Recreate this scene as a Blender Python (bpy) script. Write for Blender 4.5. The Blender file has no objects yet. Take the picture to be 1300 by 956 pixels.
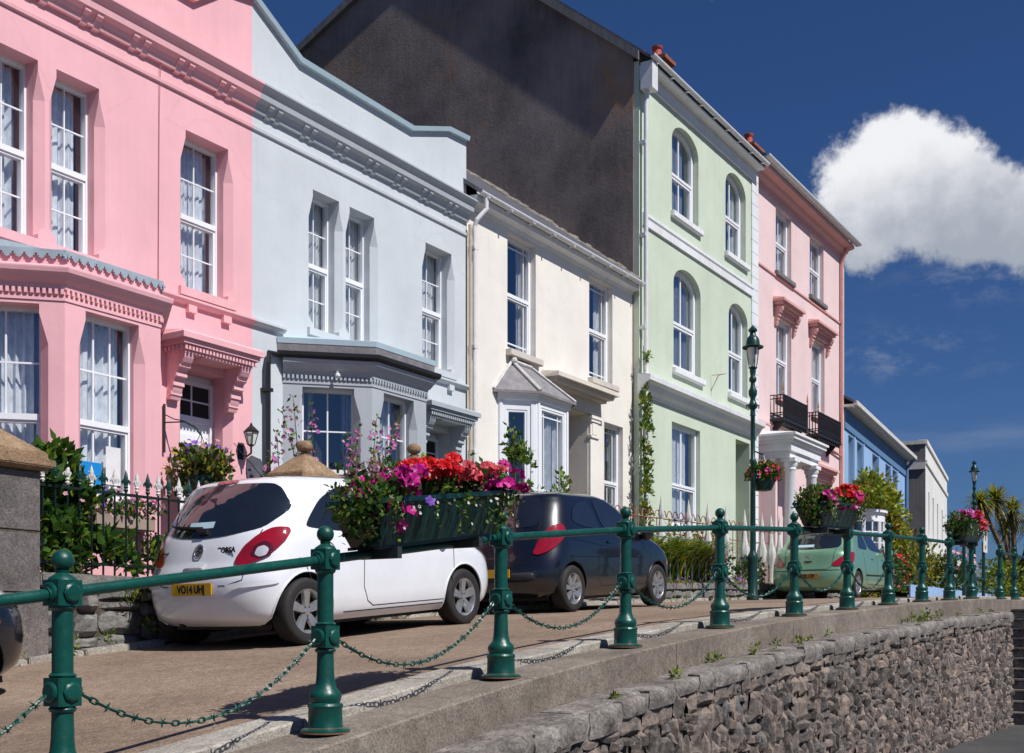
import bpy, bmesh, math, random
from mathutils import Vector, Matrix, noise
from mathutils.geometry import tessellate_polygon
from mathutils.bvhtree import BVHTree
R = random.Random(7)
sc = bpy.context.scene
COL = sc.collection
PI = math.pi

# ------------------------------------------------------------------ materials
def newmat(name):
    m = bpy.data.materials.new(name); m.use_nodes = True
    nt = m.node_tree; b = nt.nodes['Principled BSDF']
    return m, nt, b
def N(nt, typ, **kw):
    n = nt.nodes.new(typ)
    for k, v in kw.items(): setattr(n, k, v)
    return n
def coords(nt, scale=(1, 1, 1)):
    tc = N(nt, 'ShaderNodeTexCoord'); mp = N(nt, 'ShaderNodeMapping')
    mp.inputs['Scale'].default_value = scale
    nt.links.new(tc.outputs['Object'], mp.inputs['Vector'])
    return mp.outputs['Vector']
def ntex(nt, vec, scale, detail=4, rough=.6):
    n = N(nt, 'ShaderNodeTexNoise'); n.inputs['Scale'].default_value = scale
    n.inputs['Detail'].default_value = detail; n.inputs['Roughness'].default_value = rough
    nt.links.new(vec, n.inputs['Vector']); return n.outputs['Fac']
def ramp(nt, fac, stops):
    r = N(nt, 'ShaderNodeValToRGB'); e = r.color_ramp.elements
    while len(e) < len(stops): e.new(.5)
    for el, (p, c) in zip(e, stops):
        el.position = p; el.color = (*c, 1) if len(c) == 3 else c
    nt.links.new(fac, r.inputs['Fac']); return r.outputs['Color']
def mix(nt, a, b, fac, mode='MIX'):
    m = N(nt, 'ShaderNodeMix', data_type='RGBA', blend_type=mode)
    for sock, v in ((m.inputs[0], fac), (m.inputs[6], a), (m.inputs[7], b)):
        if hasattr(v, 'is_output'): nt.links.new(v, sock)
        elif isinstance(v, (int, float)): sock.default_value = v
        else: sock.default_value = (*v, 1)
    return m.outputs[2]
def bump(nt, b, h, strength, dist=.01):
    n = N(nt, 'ShaderNodeBump'); n.inputs['Strength'].default_value = strength
    n.inputs['Distance'].default_value = dist
    nt.links.new(h, n.inputs['Height']); nt.links.new(n.outputs['Normal'], b.inputs['Normal'])
    return n
def sc_(c, k): return tuple(min(1, x * k) for x in c)

def pm(name, col, rough=.7, var=.12, scale=2.5, bumps=.15, bscale=60, spec=.4, metal=0, coat=0, col2=None, stretch=(1, 1, 1), bdist=.01):
    """painted / plain surface with patchy tone, fine grain"""
    m, nt, b = newmat(name)
    v = coords(nt, stretch)
    f = ntex(nt, v, scale, 6, .65)
    lo, hi = sc_(col, 1 - var), sc_(col, 1 + var)
    if col2: lo = col2
    c = ramp(nt, f, [(.3, lo), (.55, col), (.75, hi)])
    nt.links.new(c, b.inputs['Base Color'])
    b.inputs['Roughness'].default_value = rough
    b.inputs['Specular IOR Level'].default_value = spec
    b.inputs['Metallic'].default_value = metal
    b.inputs['Coat Weight'].default_value = coat
    b.inputs['Coat Roughness'].default_value = .03
    if bumps: bump(nt, b, ntex(nt, coords(nt), bscale, 5, .6), bumps, bdist)
    return m

def render_wall(name, col, streak=.12, grain=.3):
    """painted render: faint trowel relief, rain streaks under nothing in particular, hairline patches"""
    m, nt, b = newmat(name)
    v = coords(nt)
    f1 = ntex(nt, v, .9, 6, .6)
    f2 = ntex(nt, coords(nt, (5, 5, .35)), 1.6, 6, .65)
    c = ramp(nt, f1, [(.3, sc_(col, .90)), (.58, col), (.8, sc_(col, 1.05))])
    vo = N(nt, 'ShaderNodeTexVoronoi', feature='DISTANCE_TO_EDGE'); vo.inputs['Scale'].default_value = .55
    wv = N(nt, 'ShaderNodeMix', data_type='RGBA'); wv.inputs[0].default_value = .16
    nn_ = N(nt, 'ShaderNodeTexNoise'); nn_.inputs['Scale'].default_value = 1.6; nn_.inputs['Detail'].default_value = 6; nt.links.new(v, nn_.inputs['Vector'])
    nt.links.new(v, wv.inputs[6]); nt.links.new(nn_.outputs['Color'], wv.inputs[7]); nt.links.new(wv.outputs[2], vo.inputs['Vector'])
    c = mix(nt, c, sc_(col, .62), ramp(nt, vo.outputs['Distance'], [(.0, (.2, .2, .2)), (.0025, (0, 0, 0))]))
    gm_ = ntex(nt, v, 5.5, 8, .75)
    c = mix(nt, c, sc_(col, .8), ramp(nt, gm_, [(.56, (0, 0, 0)), (.74, (.5, .5, .5))]))
    st = ramp(nt, f2, [(.35, (1 - streak,) * 3), (.6, (1, 1, 1))])
    c = mix(nt, c, st, .8, 'MULTIPLY')
    nt.links.new(c, b.inputs['Base Color'])
    b.inputs['Roughness'].default_value = .75; b.inputs['Specular IOR Level'].default_value = .25
    # plaster relief: broad undulation + fine sand
    a = ntex(nt, v, 3.0, 3, .5); g = ntex(nt, v, 45, 6, .7)
    ma = N(nt, 'ShaderNodeMath', operation='MULTIPLY_ADD'); ma.inputs[1].default_value = 3.5
    nt.links.new(a, ma.inputs[0]); nt.links.new(g, ma.inputs[2])
    bump(nt, b, ma.outputs[0], grain, .006)
    return m

M = {}
M['pink'] = render_wall('pink_render', (.84, .455, .485), .05)
M['grey'] = render_wall('pale_grey_render', (.59, .625, .645), .03)
M['greytrim'] = render_wall('grey_trim_paint', (.42, .455, .485), .05)
M['cream'] = render_wall('cream_render', (.82, .77, .70), .03)
M['creamtrim'] = render_wall('cream_trim', (.62, .56, .49), .12)
M['green'] = render_wall('pale_green_render', (.57, .64, .51), .04)
M['pinkb'] = render_wall('pale_pink_render', (.78, .585, .575), .04)
M['pinktrim'] = render_wall('salmon_trim', (.70, .38, .355), .06)
M['blue'] = render_wall('pale_blue_render', (.30, .46, .70), .04)
M['bluedk'] = render_wall('blue_frieze', (.11, .22, .38), .1)
M['whiter'] = render_wall('white_render', (.78, .77, .73), .12)
M['whitetrim'] = render_wall('white_trim', (.78, .79, .80), .12)
M['side'] = render_wall('weathered_cement_and_wall_shade', (.20, .19, .19), .3)  # grey cement; on the white end house it stands for wall shade
M['upvc'] = pm('white_window_paint', (.82, .83, .85), .35, .03, 3, .02, 60, .5)
M['lead'] = pm('lead_sheet', (.33, .40, .45), .5, .2, 4, .2, 30)
M['blackp'] = pm('black_gutter_plastic', (.02, .02, .022), .35, .2, 4, .05)
M['whitep'] = pm('white_pipe_paint', (.72, .72, .72), .4, .12, 6, .1, 30)
M['beigep'] = pm('beige_pipe_paint', (.50, .40, .30), .5, .2, 6, .1, 30)
M['pinkp'] = pm('salmon_pipe_paint', (.66, .33, .29), .45, .15, 6, .1, 30)
M['slate'] = pm('slate_roof', (.10, .10, .12), .6, .4, 6, .4, 25, bdist=.02)
M['slate2'] = pm('weathered_grey_slate', (.23, .215, .225), .7, .3, 7, .4, 25)
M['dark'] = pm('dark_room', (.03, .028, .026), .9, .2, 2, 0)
M['brickred'] = pm('chimney_brick', (.28, .10, .06), .85, .5, 12, .6, 30)
M['pot'] = pm('clay_chimney_pot', (.46, .08, .045), .7, .25, 8, .2)
M['iron'] = pm('black_iron', (.018, .016, .016), .5, .3, 10, .1)
M['gold'] = pm('gilt_spike', (.45, .27, .09), .4, .2, 10, 0, metal=.4)
M['rgreen'] = None
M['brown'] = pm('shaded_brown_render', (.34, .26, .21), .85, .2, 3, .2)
M['pinkdoor'] = pm('dusky_pink_paint', (.40, .13, .12), .6, .1, 3, .1)

def gable_mat():
    m, nt, b = newmat('tarred_gable_render')
    v = coords(nt)
    f = ntex(nt, v, .55, 8, .65); g = ntex(nt, coords(nt, (6, 6, .6)), 2.2, 6, .7)
    c = ramp(nt, f, [(.3, (.12, .10, .095)), (.52, (.245, .20, .185)), (.75, (.35, .29, .265))])
    c = mix(nt, c, ramp(nt, g, [(.3, (.72, .70, .72)), (.65, (1.05, 1, .95))]), .75, 'MULTIPLY')
    sp = ntex(nt, v, 9, 8, .8); pt = ntex(nt, v, .38, 2, .5)
    k = N(nt, 'ShaderNodeMath', operation='MULTIPLY'); nt.links.new(sp, k.inputs[0]); nt.links.new(pt, k.inputs[1])
    c = mix(nt, c, (.42, .20, .06), ramp(nt, k.outputs[0], [(.30, (0, 0, 0)), (.38, (.7, .7, .7))]))
    nt.links.new(c, b.inputs['Base Color']); b.inputs['Roughness'].default_value = .9
    bump(nt, b, ntex(nt, v, 14, 8, .75), .6, .02)
    return m
M['gable'] = gable_mat()

def rail_mat():
    m, nt, b = newmat('green_gloss_ironwork')
    v = coords(nt)
    f = ntex(nt, v, 9, 6, .6)
    c = ramp(nt, f, [(.25, (.0015, .045, .034)), (.6, (.003, .066, .049)), (.85, (.005, .085, .063))])
    ch = ntex(nt, v, 30, 8, .8)
    c = mix(nt, c, (.15, .055, .022), ramp(nt, ch, [(.655, (0, 0, 0)), (.69, (.85, .85, .85))]))
    nt.links.new(c, b.inputs['Base Color'])
    nt.links.new(ramp(nt, ntex(nt, v, 14, 5, .7), [(.3, (.22, .22, .22)), (.7, (.5, .5, .5))]), b.inputs['Roughness']); b.inputs['Specular IOR Level'].default_value = .45
    bump(nt, b, ntex(nt, v, 24, 6, .65), .55, .006)
    return m
M['rgreen'] = rail_mat()
M['lampgreen'] = pm('green_lamp_paint', (.008, .045, .038), .35, .3, 6, .1)
M['trough'] = pm('dark_green_trough_plastic', (.003, .026, .023), .16, .7, 3.5, .12, 6, .6, stretch=(6, 1, .7))

def ground_mat(name, c0, c1, c2, sc=.7, grit=120, bs=.6, moss=None, spec=.2, patches=False):
    m, nt, b = newmat(name)
    v = coords(nt)
    f = ntex(nt, v, sc, 8, .65)
    c = ramp(nt, f, [(.3, c0), (.52, c1), (.75, c2)])
    g = ntex(nt, v, grit, 3, .8)
    c = mix(nt, c, ramp(nt, g, [(.34, (.45, .43, .42)), (.5, (1, 1, 1)), (.68, (1.5, 1.45, 1.4))]), .85, 'MULTIPLY')
    g2 = ntex(nt, v, grit * .22, 4, .7)
    c = mix(nt, c, ramp(nt, g2, [(.35, (.72, .7, .7)), (.6, (1.06, 1.05, 1.04))]), .8, 'MULTIPLY')
    if patches:
        k = ntex(nt, v, .33, 5, .6); c = mix(nt, c, sc_(c1, .6), ramp(nt, k, [(.54, (0, 0, 0)), (.60, (.5, .5, .5))]))
        k = ntex(nt, v, 2.1, 7, .8); c = mix(nt, c, sc_(c0, .35), ramp(nt, k, [(.66, (0, 0, 0)), (.72, (.75, .75, .75))]))
    if moss:
        k = ntex(nt, v, 1.7, 7, .75)
        c = mix(nt, c, moss, ramp(nt, k, [(.6, (0, 0, 0)), (.72, (.6, .6, .6))]))
    nt.links.new(c, b.inputs['Base Color']); b.inputs['Roughness'].default_value = .92
    b.inputs['Specular IOR Level'].default_value = spec
    bump(nt, b, g, bs, .012)
    return m
M['road'] = ground_mat('brown_gravel_tarmac', (.21, .155, .112), (.295, .218, .162), (.38, .29, .222), .6, 60, 1.0, (.13, .13, .05), patches=True)
M['asphalt'] = ground_mat('lower_road_asphalt', (.06, .06, .062), (.085, .084, .082), (.12, .115, .11), .8, 90, .7)
M['soil'] = ground_mat('garden_soil', (.06, .05, .03), (.09, .08, .04), (.09, .11, .04), 1.2, 50, .8)
M['kerb'] = ground_mat('pale_kerb_stone', (.27, .25, .215), (.37, .345, .30), (.46, .44, .39), 1.6, 70, .4, (.12, .11, .06))
M['plinth'] = ground_mat('brown_concrete_plinth', (.14, .115, .095), (.21, .18, .15), (.29, .26, .22), 1.1, 60, .4, (.10, .09, .06))
M['ledge'] = ground_mat('grey_ledge_stone', (.10, .088, .08), (.21, .19, .172), (.36, .335, .31), 4.5, 32, 1.0, (.13, .12, .06))

def stone_mat(name, cs, sc=6, bs=1.0):
    m, nt, b = newmat(name)
    v = coords(nt)
    vo = N(nt, 'ShaderNodeTexVoronoi'); vo.inputs['Scale'].default_value = sc
    nt.links.new(v, vo.inputs['Vector'])
    sep = N(nt, 'ShaderNodeSeparateColor'); nt.links.new(vo.outputs['Color'], sep.inputs[0])
    c = ramp(nt, sep.outputs[0], [(0, cs[0]), (.35, cs[1]), (.7, cs[2]), (1, cs[3])])
    f = ntex(nt, v, 18, 8, .75)
    c = mix(nt, c, ramp(nt, f, [(.3, (.4, .38, .37)), (.55, (1, 1, 1)), (.72, (1.5, 1.45, 1.35))]), .85, 'MULTIPLY')
    li = ntex(nt, v, 5, 8, .8)
    c = mix(nt, c, (.42, .40, .34), ramp(nt, li, [(.63, (0, 0, 0)), (.70, (.75, .75, .75))]))
    nt.links.new(c, b.inputs['Base Color']); b.inputs['Roughness'].default_value = .9
    b.inputs['Specular IOR Level'].default_value = .2
    bump(nt, b, f, bs, .03)
    return m
M['rubble'] = stone_mat('rubble_stone', [(.12, .105, .095), (.25, .215, .19), (.40, .31, .255), (.21, .20, .195)], 8, 1.4)
M['mortar'] = ground_mat('old_mortar', (.07, .055, .045), (.12, .10, .08), (.18, .15, .12), 4, 60, .9)
M['wallstone'] = stone_mat('garden_wall_stone', [(.15, .145, .14), (.22, .21, .20), (.29, .275, .25), (.18, .17, .165)], 3)
M['pillar'] = ground_mat('weathered_pillar_stone', (.105, .095, .09), (.16, .145, .14), (.23, .205, .18), 1.8, 60, .5, (.22, .13, .05))
M['cap'] = ground_mat('sandstone_cap', (.20, .13, .075), (.30, .205, .125), (.38, .28, .18), 2.5, 60, .7, (.13, .09, .05))

def glass_mat(name='window_glass', k=.16, tint=(.9, .95, 1)):
    m = bpy.data.materials.new(name); m.use_nodes = True; nt = m.node_tree; nt.nodes.clear()
    o = N(nt, 'ShaderNodeOutputMaterial'); t = N(nt, 'ShaderNodeBsdfTransparent'); g = N(nt, 'ShaderNodeBsdfGlossy')
    t.inputs[0].default_value = (.93, .95, .97, 1); g.inputs[0].default_value = (*tint, 1); g.inputs['Roughness'].default_value = .015
    lw = N(nt, 'ShaderNodeLayerWeight'); lw.inputs[0].default_value = .5
    pw = N(nt, 'ShaderNodeMath', operation='POWER'); pw.inputs[1].default_value = 3.0; nt.links.new(lw.outputs['Facing'], pw.inputs[0])
    mr = N(nt, 'ShaderNodeMath', operation='MULTIPLY_ADD'); mr.inputs[1].default_value = .9; mr.inputs[2].default_value = k; nt.links.new(pw.outputs[0], mr.inputs[0]); mr.use_clamp = True
    v = coords(nt); bu = N(nt, 'ShaderNodeBump'); bu.inputs['Strength'].default_value = .12; bu.inputs['Distance'].default_value = .02
    nt.links.new(ntex(nt, v, 1.3, 2, .5), bu.inputs['Height'])
    nt.links.new(bu.outputs[0], g.inputs['Normal'])
    mx = N(nt, 'ShaderNodeMixShader')
    nt.links.new(mr.outputs[0], mx.inputs[0]); nt.links.new(t.outputs[0], mx.inputs[1]); nt.links.new(g.outputs[0], mx.inputs[2])
    nt.links.new(mx.outputs[0], o.inputs[0]); return m
M['glass'] = glass_mat()
M['carglass'] = pm('dark_car_glass', (.012, .015, .02), .02, .3, 2, 0, 60, 1.0, coat=.6)

def curtain_mat(name, c):
    m, nt, b = newmat(name)
    v = coords(nt, (1, 1, .6))
    f = ntex(nt, v, 14, 5, .7)
    cc = ramp(nt, f, [(.32, sc_(c, .72)), (.6, c), (.8, sc_(c, 1.12))])
    nt.links.new(cc, b.inputs['Base Color']); b.inputs['Roughness'].default_value = .9
    return m
M['lace'] = curtain_mat('lace_curtain', (.84, .86, .88))
M['curtain'] = curtain_mat('pale_curtain', (.76, .77, .76))
M['drape'] = curtain_mat('dark_drape', (.30, .32, .36))

def leaf_mat(name, c, tr=.35):
    m = bpy.data.materials.new(name); m.use_nodes = True; nt = m.node_tree; nt.nodes.clear()
    o = N(nt, 'ShaderNodeOutputMaterial'); p = N(nt, 'ShaderNodeBsdfPrincipled'); t = N(nt, 'ShaderNodeBsdfTranslucent')
    v = coords(nt); f = ntex(nt, v, 7, 3, .7)
    cc = ramp(nt, f, [(.3, sc_(c, .6)), (.55, c), (.75, sc_(c, 1.45))])
    nt.links.new(cc, p.inputs['Base Color']); nt.links.new(cc, t.inputs[0])
    p.inputs['Roughness'].default_value = .45; p.inputs['Specular IOR Level'].default_value = .35
    mx = N(nt, 'ShaderNodeMixShader'); mx.inputs[0].default_value = tr
    nt.links.new(p.outputs[0], mx.inputs[1]); nt.links.new(t.outputs[0], mx.inputs[2]); nt.links.new(mx.outputs[0], o.inputs[0])
    return m
M['l1'] = leaf_mat('leaf_mid_green', (.065, .15, .02))
M['l2'] = leaf_mat('leaf_deep_green', (.025, .075, .012))
M['l3'] = leaf_mat('leaf_yellow_green', (.21, .30, .03))
M['l4'] = leaf_mat('leaf_red_brown', (.16, .045, .025))
M['l5'] = leaf_mat('leaf_golden', (.42, .36, .03))
M['l6'] = leaf_mat('leaf_olive', (.09, .10, .035))
M['fmag'] = leaf_mat('petal_magenta', (.55, .01, .24), .3)
M['fred'] = leaf_mat('petal_red', (.72, .008, .012), .3)
M['fpink'] = leaf_mat('petal_coral', (.75, .10, .13), .3)
M['flil'] = leaf_mat('petal_lilac_pink', (.58, .16, .45), .3)
M['fpur'] = leaf_mat('petal_purple', (.22, .09, .50), .3)
M['fwhite'] = leaf_mat('petal_white', (.75, .75, .70), .3)
M['fpale'] = leaf_mat('petal_pale_pink', (.75, .40, .45), .3)
M['bark'] = pm('plant_bark', (.14, .10, .06), .9, .3, 12, .5, 30)

def paint(name, c, metal=0., rough=.25):
    m, nt, b = newmat(name)
    v = coords(nt)
    f = ntex(nt, v, 3, 6, .7)
    cc = ramp(nt, f, [(.3, sc_(c, .93)), (.7, sc_(c, 1.02))])
    nt.links.new(cc, b.inputs['Base Color'])
    b.inputs['Roughness'].default_value = rough; b.inputs['Metallic'].default_value = metal
    b.inputs['Coat Weight'].default_value = 1; b.inputs['Coat Roughness'].default_value = .03
    return m
M['cwhite'] = paint('white_car_paint', (.80, .81, .84))
M['cblack'] = paint('midnight_blue_car_paint', (.0035, .0045, .009), .0, .3)
M['cgreen'] = paint('pale_green_metallic_paint', (.20, .38, .235), .35, .3)
M['tyre'] = pm('tyre_rubber', (.022, .020, .019), .75, .3, 20, .3, 60)
M['rim'] = pm('silver_alloy', (.50, .49, .48), .32, .2, 14, .05, metal=.75)
M['trimblk'] = pm('black_plastic_trim', (.014, .014, .015), .5, .2, 8, .1)
M['well'] = pm('wheel_well_black', (.008, .008, .008), .95, .2, 4, 0)
M['tail'] = pm('red_lamp_lens', (.30, .003, .008), .08, .2, 8, 0, 60, .8, coat=1)
M['lens'] = pm('clear_lamp_lens', (.55, .55, .60), .1, .2, 10, 0, 60, .8, coat=1)
M['orange'] = pm('amber_lens', (.8, .16, .01), .2, .1, 4, 0)
M['plate'] = pm('yellow_number_plate', (.72, .42, .02), .4, .06, 8, 0)
M['plateold'] = pm('worn_number_plate', (.42, .20, .05), .5, .3, 30, 0)
M['platewh'] = pm('white_number_plate', (.7, .7, .68), .4, .06, 8, 0)
M['ink'] = pm('black_lettering', (.012, .012, .012), .5, 0, 4, 0)
M['chrome'] = pm('chrome', (.7, .7, .72), .15, .05, 4, 0, metal=.9)
M['paper'] = pm('pale_blue_paper', (.45, .62, .68), .6, .08, 10, 0)
M['whitepaper'] = pm('white_paper', (.72, .72, .72), .6, .1, 10, 0)
M['bluesign'] = pm('blue_sticker', (.01, .24, .60), .4, .03, 6, 0)
M['lampglass'] = glass_mat('lantern_glass', .1, (1, 1, 1))
M['frost'] = pm('frosted_mantle', (.75, .76, .70), .4, .06, 6, 0)
M['grille'] = pm('galvanised_bar', (.24, .27, .29), .5, .2, 20, .1, metal=.3)
M['whitestain'] = pm('chalky_white_paint', (.62, .60, .57), .7, .25, 9, .3)
M['platebrk'] = pm('dark_bracket_steel', (.03, .04, .04), .4, .2, 8, 0)

# ------------------------------------------------------------------ objects
def thing(name, label, cat, loc=(0, 0, 0), group=None, kind=None):
    o = bpy.data.objects.new(name, None); COL.objects.link(o); o.location = loc
    o.empty_display_size = .1
    if label: o['label'] = label
    if cat: o['category'] = cat
    if group: o['group'] = group
    if kind: o['kind'] = kind
    return o
def tag(o, label=None, cat=None, group=None, kind=None):
    if label: o['label'] = label
    if cat: o['category'] = cat
    if group: o['group'] = group
    if kind: o['kind'] = kind
    return o
def wloc(p):
    v = Vector((0, 0, 0))
    while p is not None: v += p.location; p = p.parent
    return v

class MB:
    def __init__(s): s.v = []; s.f = []; s.m = []; s.mats = []; s.cur = 0
    def mat(s, m):
        if m not in s.mats: s.mats.append(m)
        s.cur = s.mats.index(m); return s
    def add(s, vs, fs):
        o = len(s.v); s.v += [tuple(p) for p in vs]
        for f in fs: s.f.append(tuple(i + o for i in f)); s.m.append(s.cur)
    def quad(s, a, b, c, d): s.add([a, b, c, d], [(0, 1, 2, 3)])
    def box(s, x0, x1, y0, y1, z0, z1):
        v = [(x0, y0, z0), (x1, y0, z0), (x1, y1, z0), (x0, y1, z0), (x0, y0, z1), (x1, y0, z1), (x1, y1, z1), (x0, y1, z1)]
        s.add(v, [(0, 3, 2, 1), (4, 5, 6, 7), (0, 1, 5, 4), (1, 2, 6, 5), (2, 3, 7, 6), (3, 0, 4, 7)])
    def hexa(s, v8): s.add(v8, [(0, 3, 2, 1), (4, 5, 6, 7), (0, 1, 5, 4), (1, 2, 6, 5), (2, 3, 7, 6), (3, 0, 4, 7)])
    def prism(s, pts, a, b):
        """closed polygon pts (3d) swept by vector a->b ; pts offsets"""
        n = len(pts); A = Vector(a); B = Vector(b)
        v = [tuple(A + Vector(p)) for p in pts] + [tuple(B + Vector(p)) for p in pts]
        s.add(v, [tuple(range(n))[::-1], tuple(range(n, 2 * n))] + [(i, (i + 1) % n, n + (i + 1) % n, n + i) for i in range(n)])
    def profx(s, prof, x0, x1, mit0=0, mit1=0):
        """profile [(y,z)] closed, extruded along X; mitres: x shift per unit of -y"""
        y0 = max(p[0] for p in prof)
        n = len(prof)
        v = [(x0 - mit0 * (y0 - y), y, z) for y, z in prof] + [(x1 + mit1 * (y0 - y), y, z) for y, z in prof]
        s.add(v, [tuple(range(n)), tuple(range(n, 2 * n))[::-1]] + [(i, n + i, n + (i + 1) % n, (i + 1) % n) for i in range(n)])
    def sweep(s, prof, path, out, closed=False, ends=True):
        """open/closed profile [(o,z)] (o = outward offset) along plan path [(x,y)], with mitred corners; out=+1 right-hand side outward"""
        n = len(path); rings = []
        for i, p in enumerate(path):
            P = Vector(p)
            d0 = (P - Vector(path[i - 1])).normalized() if i else None
            d1 = (Vector(path[i + 1]) - P).normalized() if i < n - 1 else None
            d0 = d0 or d1; d1 = d1 or d0
            n0 = Vector((d0.y, -d0.x)) * out; n1 = Vector((d1.y, -d1.x)) * out
            nn = (n0 + n1).normalized(); k = 1 / max(.3, nn.dot(n0))
            rings.append([(P.x + nn.x * k * o, P.y + nn.y * k * o, z) for o, z in prof])
        m = len(prof); o0 = len(s.v)
        vs = [p for r in rings for p in r]; fs = []
        for i in range(n - 1):
            for j in range(m):
                a = i * m + j; b = i * m + (j + 1) % m
                fs.append((a, b, b + m, a + m))
        if ends: fs.append(tuple(range(m))[::-1]); fs.append(tuple(range((n - 1) * m, n * m)))
        s.add(vs, fs)
    def tube(s, path, r, seg=8, caps=True):
        path = [Vector(p) for p in path]; n = len(path)
        rr = r if isinstance(r, (list, tuple)) else [r] * n
        vs = []; up = None
        for i, p in enumerate(path):
            d = (path[min(i + 1, n - 1)] - path[max(i - 1, 0)]).normalized()
            if up is None: up = Vector((0, 0, 1)) if abs(d.z) < .9 else Vector((1, 0, 0))
            a = d.cross(up).normalized(); b = a.cross(d).normalized(); up = b
            for k in range(seg):
                t = 2 * PI * k / seg
                vs.append(tuple(p + (a * math.cos(t) + b * math.sin(t)) * rr[i]))
        fs = [(i * seg + k, i * seg + (k + 1) % seg, (i + 1) * seg + (k + 1) % seg, (i + 1) * seg + k) for i in range(n - 1) for k in range(seg)]
        if caps: fs += [tuple(range(seg))[::-1], tuple(range((n - 1) * seg, n * seg))]
        s.add(vs, fs)
    def lathe(s, prof, c=(0, 0, 0), seg=20, axis='z', arc=(0, 2 * PI)):
        """prof [(r,h)]"""
        vs = []; full = abs(arc[1] - arc[0] - 2 * PI) < 1e-6
        ns = seg if full else seg + 1
        for r, h in prof:
            for k in range(ns):
                t = arc[0] + (arc[1] - arc[0]) * k / seg
                a, b = r * math.cos(t), r * math.sin(t)
                if axis == 'z': vs.append((c[0] + a, c[1] + b, c[2] + h))
                elif axis == 'y': vs.append((c[0] + a, c[1] + h, c[2] + b))
                else: vs.append((c[0] + h, c[1] + a, c[2] + b))
        fs = []
        for i in range(len(prof) - 1):
            for k in range(seg):
                k2 = (k + 1) % ns
                fs.append((i * ns + k, i * ns + k2, (i + 1) * ns + k2, (i + 1) * ns + k))
        s.add(vs, fs)
    def ball(s, c, r, seg=10, rings=6, sq=(1, 1, 1)):
        prof = [(r * math.sin(PI * i / rings) + 1e-5, -r * math.cos(PI * i / rings) * sq[2]) for i in range(rings + 1)]
        s.lathe(prof, c, seg)
    def build(s, name, mat=None, parent=None, smooth=False, bevel=0, ang=35, recalc=True):
        me = bpy.data.meshes.new(name)
        L = wloc(parent) if parent is not None else Vector((0, 0, 0))
        me.from_pydata([(v[0] - L.x, v[1] - L.y, v[2] - L.z) for v in s.v], [], s.f)
        if mat is not None and not s.mats: s.mats = [mat]
        for m in s.mats: me.materials.append(M[m] if isinstance(m, str) else m)
        me.polygons.foreach_set('material_index', s.m)
        if recalc or smooth:
            bm = bmesh.new(); bm.from_mesh(me)
            if recalc: bmesh.ops.recalc_face_normals(bm, faces=bm.faces)
            if bevel:
                es = [e for e in bm.edges if len(e.link_faces) == 2 and e.calc_face_angle(0) > .5]
                bmesh.ops.bevel(bm, geom=es, offset=bevel, segments=2, affect='EDGES', clamp_overlap=True)
            if smooth:
                for f in bm.faces: f.smooth = True
                for e in bm.edges:
                    if len(e.link_faces) == 2 and e.calc_face_angle(0) > math.radians(ang): e.smooth = False
            bm.to_mesh(me); bm.free()
        o = bpy.data.objects.new(name, me); COL.objects.link(o)
        if parent is not None: o.parent = parent
        return o

def rnd(a, b): return R.uniform(a, b)
def lerp(a, b, t): return a + (b - a) * t
def table(tb, x):
    if x <= tb[0][0]: return tb[0][1]
    for (a, b), (c, d) in zip(tb, tb[1:]):
        if x <= c: return b + (d - b) * (x - a) / (c - a)
    return tb[-1][1]
GT = [(-40, -4.5), (-6, -2.0), (0, -1.22), (3.22, -.77), (4.89, -.54), (6.65, -.29), (8.49, -.107), (10.45, .06), (12.55, .198), (14.5, .30), (16.4, .398), (18.3, .485), (20.16, .553), (21.9, .624), (25.3, .70), (30, .80), (40, .90), (80, 1.05), (260, 1.2)]
def g(x):
    # terrain along the terrace, softened
    return (table(GT, x - .6) + table(GT, x) * 2 + table(GT, x + .6)) / 4
def gr(x): return g(x) + .045

# ------------------------------------------------------------------ copies / text
def copy_tree(o, parent=None):
    c = o.copy(); COL.objects.link(c)
    if parent is not None: c.parent = parent
    for ch in list(o.children): copy_tree(ch, c)
    return c
def text_part(s, size, mat, name, parent, mtx, extrude=.0015, sx=1, align='CENTER', bold=0):
    cu = bpy.data.curves.new('lettering', 'FONT'); cu.body = s; cu.size = size; cu.extrude = extrude
    cu.align_x = align; cu.align_y = 'CENTER'; cu.offset = bold
    t = bpy.data.objects.new('tmp', cu); COL.objects.link(t)
    dg = bpy.context.evaluated_depsgraph_get()
    me = bpy.data.meshes.new_from_object(t.evaluated_get(dg)); COL.objects.unlink(t); bpy.data.objects.remove(t)
    me.transform(Matrix.Diagonal((sx, 1, 1, 1))); me.transform(mtx)
    me.materials.clear(); me.materials.append(M[mat])
    o = bpy.data.objects.new(name, me); COL.objects.link(o); o.parent = parent
    return o
def frame_mtx(o, xa, ya):
    xa = Vector(xa).normalized(); ya = Vector(ya).normalized(); za = xa.cross(ya)
    m = Matrix((xa, ya, za)).transposed().to_4x4(); m.translation = Vector(o); return m
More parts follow.
